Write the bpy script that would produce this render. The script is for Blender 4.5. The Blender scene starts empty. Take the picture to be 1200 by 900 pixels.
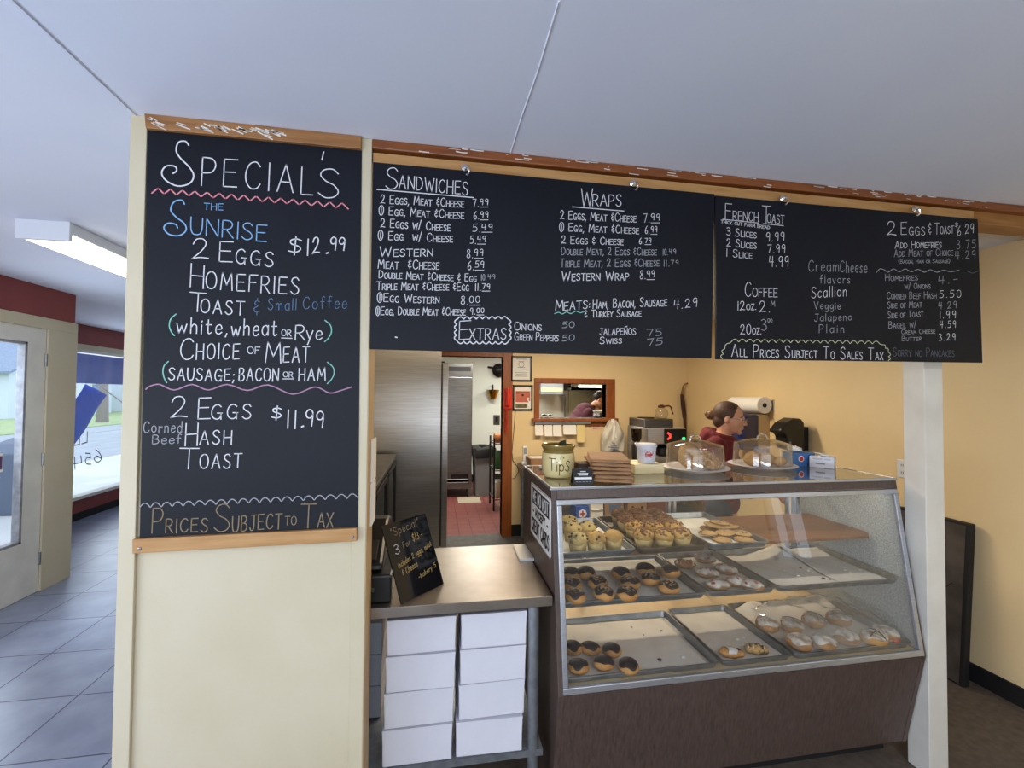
import bpy, bmesh, math, random
from mathutils import Vector, Matrix, Euler
random.seed(7)
SC = bpy.context.scene
COL = SC.collection
R = math.radians
PI = math.pi

# ------------------------------------------------------------------ camera
CAM_H = 1.60
FPX, YAW, PITCH, ROLL = 522.4, 0.1718, 0.0246, 0.00824
_f = Vector((math.sin(YAW)*math.cos(PITCH), math.cos(YAW)*math.cos(PITCH), math.sin(PITCH)))
_r = Vector((math.cos(YAW), -math.sin(YAW), 0))
_u = _r.cross(_f)
CR = _r*math.cos(ROLL) + _u*math.sin(ROLL)
CU = -_r*math.sin(ROLL) + _u*math.cos(ROLL)
CF = _f
cam = bpy.data.cameras.new('camera')
cam.sensor_width = 36
cam.lens = FPX/1200*36
cam.clip_start = 0.02
cam.clip_end = 400
camo = bpy.data.objects.new('camera', cam)
COL.objects.link(camo)
camo.matrix_world = Matrix(((CR.x, CU.x, -CF.x, 0), (CR.y, CU.y, -CF.y, 0), (CR.z, CU.z, -CF.z, CAM_H), (0, 0, 0, 1)))
SC.camera = camo

def P(px, py, X=None, Y=None, Z=None):
    """real point where the line of sight through a photo pixel meets a plane of the room"""
    d = CR*(px-600) + CU*(450-py) + CF*FPX
    if X is not None: t = X/d.x
    elif Y is not None: t = Y/d.y
    else: t = (Z-CAM_H)/d.z
    return Vector((d.x*t, d.y*t, d.z*t+CAM_H))

# ------------------------------------------------------------------ view, world, lights
vs = SC.view_settings
vs.view_transform = 'Standard'
vs.look = 'None'
vs.gamma = 1
vs.use_curve_mapping = False
vs.exposure = -0.6
SKY_STRENGTH = 3.8
DAYLIGHT = (0.74, 0.85, 1.0)
WARM = (1.0, 0.86, 0.66)
SC.cycles.max_bounces = 8
SC.cycles.transparent_max_bounces = 24
SC.cycles.use_denoising = True
SC.cycles.sample_clamp_indirect = 6.0
SC.cycles.caustics_reflective = False
SC.cycles.caustics_refractive = False

w = bpy.data.worlds.new('sky')
SC.world = w
w.use_nodes = True
wn = w.node_tree.nodes
bg = wn['Background']
bg.inputs[0].default_value = (0.80, 0.89, 1.0, 1)
bg.inputs[1].default_value = SKY_STRENGTH

def area(name, loc, rot, sx, sy, power, color, spread=PI):
    l = bpy.data.lights.new(name, 'AREA')
    l.shape = 'RECTANGLE'
    l.size = sx
    l.size_y = sy
    l.energy = power
    l.color = color
    l.spread = spread
    o = bpy.data.objects.new(name, l)
    COL.objects.link(o)
    o.location = loc
    o.rotation_euler = rot
    return o

# daylight entering by the shop-front windows behind the camera and by the side window and door, with added fills
area('daylight_front', (-0.95, -2.96, 1.40), (R(84), 0, 0), 3.9, 1.3, 22, DAYLIGHT)
area('pavement_bounce_fill', (-0.95, -2.90, 0.75), (R(156), 0, 0), 3.9, 0.25, 150, DAYLIGHT)  # fill added to lift the ceiling, standing for light off the pavement
area('daylight_left', (-3.06, -0.6, 1.1), (0, R(-128), 0), 0.8, 2.6, 120, DAYLIGHT)  # added fill from an unseen left opening, brightens ceiling from the left
area('customer_lamp_tube', (1.25, -0.75, 2.325), (0, 0, 0), 1.2, 0.13, 42, (0.97, 0.98, 1.0))  # added out of view to brighten the trays in the case
area('daylight_side', (-4.48, 7.7, 1.2), (0, R(-110), 0), 1.7, 2.4, 70, DAYLIGHT)
area('daylight_door', (-3.22, 3.5, 1.2), (0, R(-110), 0), 1.5, 0.8, 38, DAYLIGHT)
# the tubes of the ceiling lamps, with added case and kitchen fills
area('side_lamp_tube', (-1.905, 3.14, 2.335), (0, 0, 0), 0.16, 1.16, 9, (1.0, 0.96, 0.9))
area('service_lamp_tube', (1.35, 3.62, 2.325), (0, 0, 0), 1.2, 0.13, 60, WARM)
area('service_lamp_tube_second', (0.55, 2.75, 2.325), (0, 0, 0), 0.13, 1.2, 20, WARM)
area('case_lamp_tube', (1.26, 1.742, 1.196), (R(35), 0, 0), 1.45, 0.03, 2.8, (1.0, 0.93, 0.82))  # fill added behind the top rail to brighten the case interior
area('kitchen_lamp_tube_second', (2.3, 7.2, 2.36), (0, 0, 0), 1.0, 0.3, 45, (1.0, 0.96, 0.86))  # extra fill without a fixture, added to brighten the kitchen wall
area('kitchen_lamp_tube', (0.9, 6.4, 2.36), (0, 0, 0), 1.2, 0.3, 90, (1.0, 0.96, 0.86))

# ------------------------------------------------------------------ materials
def lin(h):
    h = h.lstrip('#')
    out = []
    for i in (0, 2, 4):
        c = int(h[i:i+2], 16)/255
        out.append(c/12.92 if c <= 0.04045 else ((c+0.055)/1.055)**2.4)
    return (*out, 1)

def mat(name, col, rough=0.6, metal=0.0, col2=None, scale=8.0, stretch=(1, 1, 1), lo=0.35, hi=0.65, bump=0.0, bscale=None, detail=4, spec=0.5, coat=0.0, emit=None, estr=0, sub=0.0, space='Object'):
    m = bpy.data.materials.new(name)
    m.use_nodes = True
    n = m.node_tree.nodes
    l = m.node_tree.links
    b = n['Principled BSDF']
    b.inputs['Roughness'].default_value = rough
    b.inputs['Metallic'].default_value = metal
    b.inputs['Specular IOR Level'].default_value = spec
    b.inputs['Coat Weight'].default_value = coat
    b.inputs['Base Color'].default_value = lin(col)
    if sub:
        b.inputs['Subsurface Weight'].default_value = sub
        b.inputs['Subsurface Radius'].default_value = (0.02, 0.01, 0.006)
    if emit:
        b.inputs['Emission Color'].default_value = lin(emit)
        b.inputs['Emission Strength'].default_value = estr
    if col2 or bump:
        tc = n.new('ShaderNodeTexCoord')
        mp = n.new('ShaderNodeMapping')
        mp.inputs['Scale'].default_value = stretch
        l.new(tc.outputs[space], mp.inputs[0])
        nz = n.new('ShaderNodeTexNoise')
        nz.inputs['Scale'].default_value = scale
        nz.inputs['Detail'].default_value = detail
        l.new(mp.outputs[0], nz.inputs[0])
        if col2:
            cr = n.new('ShaderNodeValToRGB')
            cr.color_ramp.elements[0].position = lo
            cr.color_ramp.elements[1].position = hi
            cr.color_ramp.elements[0].color = lin(col)
            cr.color_ramp.elements[1].color = lin(col2)
            l.new(nz.outputs[0], cr.inputs[0])
            l.new(cr.outputs[0], b.inputs['Base Color'])
        if bump:
            bp = n.new('ShaderNodeBump')
            bp.inputs['Strength'].default_value = bump
            bp.inputs['Distance'].default_value = 0.01
            nb = nz
            if bscale:
                nb = n.new('ShaderNodeTexNoise')
                nb.inputs['Scale'].default_value = bscale
                nb.inputs['Detail'].default_value = 3
                l.new(mp.outputs[0], nb.inputs[0])
            l.new(nb.outputs[0], bp.inputs['Height'])
            l.new(bp.outputs[0], b.inputs['Normal'])
    return m

def glass(name, tint=(1, 1, 1), ior=1.5, rough=0.0, boost=1.0, haze=0.0, hazecol='#ffffff'):
    """thin clear sheet: straight through, with Fresnel reflection and, if asked, a little milkiness"""
    m = bpy.data.materials.new(name)
    m.use_nodes = True
    n = m.node_tree.nodes
    l = m.node_tree.links
    n.remove(n['Principled BSDF'])
    out = n['Material Output']
    tr = n.new('ShaderNodeBsdfTransparent')
    tr.inputs[0].default_value = (*tint, 1)
    src = tr
    if haze:
        df = n.new('ShaderNodeBsdfDiffuse')
        df.inputs[0].default_value = lin(hazecol)
        mx = n.new('ShaderNodeMixShader')
        mx.inputs[0].default_value = haze
        l.new(tr.outputs[0], mx.inputs[1])
        l.new(df.outputs[0], mx.inputs[2])
        src = mx
    gl = n.new('ShaderNodeBsdfGlossy')
    gl.inputs['Roughness'].default_value = rough
    fr = n.new('ShaderNodeFresnel')
    # the same reflectance on both faces of the sheet
    ge = n.new('ShaderNodeNewGeometry')
    mi = n.new('ShaderNodeMix')
    mi.inputs[2].default_value = ior
    mi.inputs[3].default_value = 1/ior
    l.new(ge.outputs['Backfacing'], mi.inputs[0])
    l.new(mi.outputs[0], fr.inputs[0])
    mu = n.new('ShaderNodeMath')
    mu.operation = 'MULTIPLY'
    mu.use_clamp = True
    mu.inputs[1].default_value = boost
    l.new(fr.outputs[0], mu.inputs[0])
    mix = n.new('ShaderNodeMixShader')
    l.new(mu.outputs[0], mix.inputs[0])
    l.new(src.outputs[0], mix.inputs[1])
    l.new(gl.outputs[0], mix.inputs[2])
    l.new(mix.outputs[0], out.inputs[0])
    return m

def tile_mat(name, a, b, grout, size, rough, off=0.0, bump=0.3, noise=9):
    m = mat(name, a, rough, col2=b, scale=noise, lo=0.3, hi=0.7)
    n = m.node_tree.nodes
    l = m.node_tree.links
    bs = n['Principled BSDF']
    br = n.new('ShaderNodeTexBrick')
    br.offset = off
    br.inputs['Scale'].default_value = 1
    br.inputs['Mortar Size'].default_value = 0.004
    br.inputs['Brick Width'].default_value = size[0]
    br.inputs['Row Height'].default_value = size[1]
    br.inputs['Color1'].default_value = (1, 1, 1, 1)
    br.inputs['Color2'].default_value = (0.86, 0.86, 0.86, 1)
    br.inputs['Mortar'].default_value = lin(grout)
    tc = n['Texture Coordinate']
    l.new(tc.outputs['Object'], br.inputs[0])
    mx = n.new('ShaderNodeMix')
    mx.data_type = 'RGBA'
    mx.blend_type = 'MULTIPLY'
    mx.inputs[0].default_value = 1
    l.new(n['Color Ramp'].outputs[0], mx.inputs[6])
    l.new(br.outputs[0], mx.inputs[7])
    l.new(mx.outputs[2], bs.inputs['Base Color'])
    bp = n.new('ShaderNodeBump')
    bp.inputs['Strength'].default_value = bump
    bp.inputs['Distance'].default_value = 0.004
    bp.invert = True
    l.new(br.outputs['Fac'], bp.inputs['Height'])
    l.new(bp.outputs[0], bs.inputs['Normal'])
    return m

M = dict(
    cream=mat('cream_paint', '#c9bea3', 0.55, col2='#c2b698', scale=3, bump=0.05, bscale=60),
    ceiling=mat('ceiling_paint', '#e2e6f2', 0.85, col2='#dde2f0', scale=2, bump=0.08, bscale=12),
    red=mat('brick_red_paint', '#8a3f3a', 0.6, col2='#82393a', scale=4),
    yellow=mat('yellow_paint', '#e8cfa0', 0.6, col2='#e4ca99', scale=2, bump=0.04, bscale=50),
    white_paint=mat('white_paint', '#dedad0', 0.5, col2='#d2cec4', scale=6),
    kitchen_wall=mat('kitchen_wall_paint', '#eaf0e6', 0.5),
    black=mat('black_plastic', '#121214', 0.35),
    black_matte=mat('black_rubber', '#0d0d10', 0.7),
    board=mat('chalkboard', '#0b0e17', 0.5, col2='#12151f', scale=2.2, lo=0.42, hi=0.75, spec=0.22),
    pine=mat('pine_wood', '#b98d58', 0.5, col2='#a5763f', scale=5, stretch=(1.2, 8, 14), lo=0.3, hi=0.7),
    oak=mat('oak_strip', '#a8773f', 0.5, col2='#8b5c2c', scale=5, stretch=(1, 8, 16), lo=0.3, hi=0.7),
    oak_worn=mat('worn_oak_strip', '#a07040', 0.5, col2='#83562d', scale=5, stretch=(1, 8, 16), lo=0.3, hi=0.7),
    redwood=mat('red_brown_wood', '#8c4f22', 0.4, col2='#6f3b19', scale=5, stretch=(1, 10, 14), lo=0.3, hi=0.7),
    orange_trim=mat('orange_wood_trim', '#9a5420', 0.4, col2='#7f4217', scale=5, stretch=(6, 6, 1), lo=0.3, hi=0.7),
    laminate=mat('dark_wood_laminate', '#42352f', 0.42, col2='#5b4b44', scale=12, stretch=(10, 10, 0.14), lo=0.25, hi=0.75, detail=6),
    shelf_wood=mat('brown_shelf_wood', '#83593c', 0.4, col2='#6f4a31', scale=5, stretch=(1, 9, 9), lo=0.3, hi=0.7),
    grey_laminate=mat('speckled_grey_laminate', '#b4b5b0', 0.5, col2='#8b8d8a', scale=150, lo=0.35, hi=0.7),
    deck=mat('tan_deck', '#d8bf93', 0.5, col2='#cdb287', scale=6),
    alu=mat('aluminium', '#c3c7ce', 0.32, 0.85, col2='#b2b7c0', scale=20, stretch=(1, 20, 20)),
    pan=mat('sheet_pan_metal', '#a3a6a8', 0.36, 0.85, col2='#85888b', scale=14),
    pan_dark=mat('dark_baked_pan', '#6b5b4a', 0.45, 0.6, col2='#43372c', scale=14),
    steel=mat('brushed_steel', '#d6d4d1', 0.27, 1.0, col2='#c6c4c1', scale=6, stretch=(0.6, 0.6, 14), bump=0.02),
    steel_top=mat('worn_steel_top', '#b3aaa0', 0.33, 1.0, col2='#a49a90', scale=9, lo=0.3, hi=0.7, bump=0.04),
    steel_dark=mat('dark_steel', '#858483', 0.34, 1.0, col2='#757473', scale=6, stretch=(1, 1, 14)),
    galv=mat('galvanised_tube', '#a0a6ac', 0.42, 0.8, col2='#8b9197', scale=30),
    chrome=mat('chrome', '#d8d8d8', 0.12, 1.0),
    carton=mat('white_carton', '#d4d4dc', 0.6, col2='#ccccd6', scale=5),
    paper=mat('white_paper', '#ece9e2', 0.75),
    parchment=mat('parchment', '#e8e2d6', 0.6, col2='#d9d2c4', scale=10, lo=0.3, hi=0.7, bump=0.15),
    kraft=mat('brown_kraft_paper', '#a67d58', 0.8, col2='#94704f', scale=14, bump=0.1),
    napkin=mat('dark_napkin', '#5b4a3d', 0.85, col2='#4b3d33', scale=30),
    window_glass=glass('window_glass', (0.96, 0.98, 1.0)),
    case_glass=glass('case_glass', (0.97, 0.98, 0.98), boost=0.9, haze=0.012, hazecol='#c9d3dc'),
    top_glass=glass('top_glass', (0.90, 0.93, 0.89), boost=1.6),
    dome=glass('clear_acrylic', (0.95, 0.94, 0.92), boost=1.2, haze=0.025, hazecol='#f4ead8', rough=0.03),
    film=glass('plastic_film', (0.97, 0.97, 0.97), boost=1.9, haze=0.12, hazecol='#dcdcdc', rough=0.08),
    concrete=mat('sidewalk_concrete', '#c9cbcb', 0.8, col2='#babdbe', scale=1.5),
    asphalt=mat('asphalt', '#8f969f', 0.85, col2='#9da4ad', scale=3, stretch=(3, 0.4, 1)),
    grass=mat('lawn', '#8aa070', 0.9, col2='#a2b083', scale=4, bump=0.5),
    siding=mat('pale_siding', '#cfd8e4', 0.7),
    roof=mat('grey_shingle', '#8795ab', 0.8, col2='#75849c', scale=9),
    brown_floor=mat('brown_carpet_tile', '#4a4038', 0.85, col2='#5f544a', scale=26, lo=0.3, hi=0.7, bump=0.3, bscale=120, detail=8),
    slate=tile_mat('slate_vinyl_tile', '#8088a0', '#9aa2b6', '#666c78', (0.457, 0.457), 0.34, bump=0.5, noise=5),
    red_tile=tile_mat('red_quarry_tile', '#824a46', '#764340', '#b0908c', (0.15, 0.15), 0.5),
    grey_floor=mat('grey_service_floor', '#4b4a4a', 0.7, col2='#5a5958', scale=12),
    tube_light=mat('lamp_diffuser', '#ffffff', 0.4, emit='#fff6e6', estr=5.0),
    tube_warm=mat('warm_lamp_diffuser', '#ffffff', 0.4, emit='#ffd28c', estr=9.0),
    lamp_body=mat('white_enamel', '#d9dce2', 0.4),
)
for k, c in dict(chalk='#d2d2d6', chalk_dim='#9a9ba0', chalk_faint='#5e6168', chalk_blue='#7fa9d0', chalk_blue_dim='#55718f', chalk_pink='#d9848f', chalk_violet='#a8809c', chalk_teal='#7fc0b2', chalk_tan='#86755a', chalk_lime='#b8bd97', chalk_gold='#a88f55', ink='#2a2622', white_ink='#f0f0f0', red_ink='#c23028', grey_ink='#7f8790').items():
    M[k] = mat(k, c, 0.9)

# ------------------------------------------------------------------ mesh helpers
# vertically brushed steel: reflections spread sideways
_n = M['steel'].node_tree.nodes
_tg = _n.new('ShaderNodeTangent')
_tg.direction_type = 'RADIAL'
_tg.axis = 'Z'
M['steel'].node_tree.links.new(_tg.outputs[0], _n['Principled BSDF'].inputs['Tangent'])
_n['Principled BSDF'].inputs['Anisotropic'].default_value = 0.9
_n['Principled BSDF'].inputs['Roughness'].default_value = 0.36

class MB:
    def __init__(s):
        s.bm = bmesh.new()
    def face(s, pts):
        return s.bm.faces.new([s.bm.verts.new(p) for p in pts])
    def box(s, x0, x1, y0, y1, z0, z1):
        return s.hexa([(x0, y0, z0), (x1, y0, z0), (x1, y1, z0), (x0, y1, z0), (x0, y0, z1), (x1, y0, z1), (x1, y1, z1), (x0, y1, z1)])
    def hexa(s, p):
        v = [s.bm.verts.new(q) for q in p]
        for f in ((3, 2, 1, 0), (4, 5, 6, 7), (0, 1, 5, 4), (1, 2, 6, 5), (2, 3, 7, 6), (3, 0, 4, 7)):
            s.bm.faces.new([v[i] for i in f])
        return s
    def prism(s, pts, vec):
        vec = Vector(vec)
        a = [s.bm.verts.new(p) for p in pts]
        b = [s.bm.verts.new(Vector(p)+vec) for p in pts]
        n = len(a)
        s.bm.faces.new(a[::-1])
        s.bm.faces.new(b)
        for i in range(n):
            s.bm.faces.new((a[i], a[(i+1) % n], b[(i+1) % n], b[i]))
        return s
    def loft(s, loops, cap=True, close=False):
        vs_ = [[s.bm.verts.new(p) for p in lp] for lp in loops]
        n = len(vs_[0])
        m = len(vs_)
        for k in range(m if close else m-1):
            a, b = vs_[k], vs_[(k+1) % m]
            for i in range(n):
                s.bm.faces.new((a[i], a[(i+1) % n], b[(i+1) % n], b[i]))
        if cap and not close:
            s.bm.faces.new(vs_[0][::-1])
            s.bm.faces.new(vs_[-1])
        return s
    def tube(s, pts, r, n=8, cap=True):
        pts = [Vector(p) for p in pts]
        rr = r if isinstance(r, (list, tuple)) else [r]*len(pts)
        loops = []
        ref = None
        for i, p in enumerate(pts):
            d = (pts[min(i+1, len(pts)-1)]-pts[max(i-1, 0)]).normalized()
            if ref is None:
                ref = d.orthogonal().normalized()
            else:
                ref = (ref-d*ref.dot(d))
                ref = ref.normalized() if ref.length > 1e-6 else d.orthogonal().normalized()
            q = d.cross(ref)
            loops.append([p+(ref*math.cos(2*PI*k/n)+q*math.sin(2*PI*k/n))*rr[i] for k in range(n)])
        return s.loft(loops, cap)
    def lathe(s, prof, c=(0, 0, 0), n=24, axis='Z', cap=True):
        c = Vector(c)
        loops = []
        for r, z in prof:
            lp = []
            for k in range(n):
                a = 2*PI*k/n
                x, y = r*math.cos(a), r*math.sin(a)
                lp.append(c+(Vector((x, y, z)) if axis == 'Z' else Vector((z, x, y)) if axis == 'X' else Vector((y, z, x))))
            loops.append(lp)
        return s.loft(loops, cap)
    def ell(s, c, r, rot=None, n=16, m=10, fn=None):
        c = Vector(c)
        rm = Euler(rot).to_matrix() if rot else None
        g = bmesh.ops.create_uvsphere(s.bm, u_segments=n, v_segments=m, radius=1)
        for v in g['verts']:
            k = fn(v.co) if fn else 1
            q = Vector((v.co.x*r[0]*k, v.co.y*r[1]*k, v.co.z*r[2]*k))
            v.co = c+(rm @ q if rm else q)
        return s
    def grid(s, fn, nu, nv):
        g = [[s.bm.verts.new(fn(i/nu, j/nv)) for j in range(nv+1)] for i in range(nu+1)]
        for i in range(nu):
            for j in range(nv):
                s.bm.faces.new((g[i][j], g[i+1][j], g[i+1][j+1], g[i][j+1]))
        return s
    def build(s, name, m, parent=None, world=False, smooth=False, bevel=0.0, solid=0.0, seg=2, sharp=40):
        if world and parent is not None:
            off = Vector(parent.location)
            q = parent
            while q.parent is not None:
                q = q.parent
                off += Vector(q.location)
            for v in s.bm.verts:
                v.co -= off
        bmesh.ops.recalc_face_normals(s.bm, faces=s.bm.faces[:]) if not solid else None
        me = bpy.data.meshes.new(name)
        s.bm.to_mesh(me)
        s.bm.free()
        o = bpy.data.objects.new(name, me)
        COL.objects.link(o)
        me.materials.append(m)
        if smooth:
            me.polygons.foreach_set('use_smooth', [True]*len(me.polygons))
            if sharp < 180:
                try: me.set_sharp_from_angle(angle=R(sharp))
                except Exception: pass
        if parent is not None:
            o.parent = parent
        if solid:
            md = o.modifiers.new('thickness', 'SOLIDIFY')
            md.thickness = solid
            md.offset = 0
        if bevel:
            md = o.modifiers.new('bevel', 'BEVEL')
            md.width = bevel
            md.segments = seg
            md.limit_method = 'ANGLE'
            md.angle_limit = R(35)
        return o

def thing(name, label, cat, loc=(0, 0, 0), rz=0.0, group=None, rot=None):
    o = bpy.data.objects.new(name, None)
    o.empty_display_size = 0.05
    COL.objects.link(o)
    o.location = loc
    o.rotation_euler = rot if rot else (0, 0, rz)
    return tag(o, label, cat, group)
def tag(o, label, cat, group=None):
    o['label'] = label
    o['category'] = cat
    if group: o['group'] = group
    return o
def struct(o):
    o['kind'] = 'structure'
    return o
def dup(root, loc=None, rot=None, label=None, group=None):
    kids = {}
    for q in bpy.data.objects:
        if q.parent: kids.setdefault(q.parent.name, []).append(q)
    def cp(o, par):
        c = o.copy()
        COL.objects.link(c)
        if par: c.parent = par
        for ch in kids.get(o.name, []): cp(ch, c)
        return c
    r_ = cp(root, None)
    if loc is not None: r_.location = loc
    if rot is not None: r_.rotation_euler = rot
    if label: r_['label'] = label
    if group: r_['group'] = group
    return r_
def rrect(cx, cy, hx, hy, r, z, n=4):
    out = []
    for (sx, sy, a0) in ((1, 1, 0), (-1, 1, 90), (-1, -1, 180), (1, -1, 270)):
        for k in range(n+1):
            a = R(a0+90*k/n)
            out.append(Vector((cx+sx*(hx-r)+r*math.cos(a), cy+sy*(hy-r)+r*math.sin(a), z)))
    return out
def remesh(o, voxel, it=6):
    m1 = o.modifiers.new('voxel', 'REMESH')
    m1.mode = 'VOXEL'
    m1.voxel_size = voxel
    m2 = o.modifiers.new('smooth', 'SMOOTH')
    m2.factor = 0.5
    m2.iterations = it
    bpy.context.view_layer.update()
    dg = bpy.context.evaluated_depsgraph_get()
    me = bpy.data.meshes.new_from_object(o.evaluated_get(dg))
    mt = o.data.materials[0]
    o.modifiers.clear()
    o.data = me
    me.materials.clear()
    me.materials.append(mt)
    me.polygons.foreach_set('use_smooth', [True]*len(me.polygons))
    return o

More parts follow.
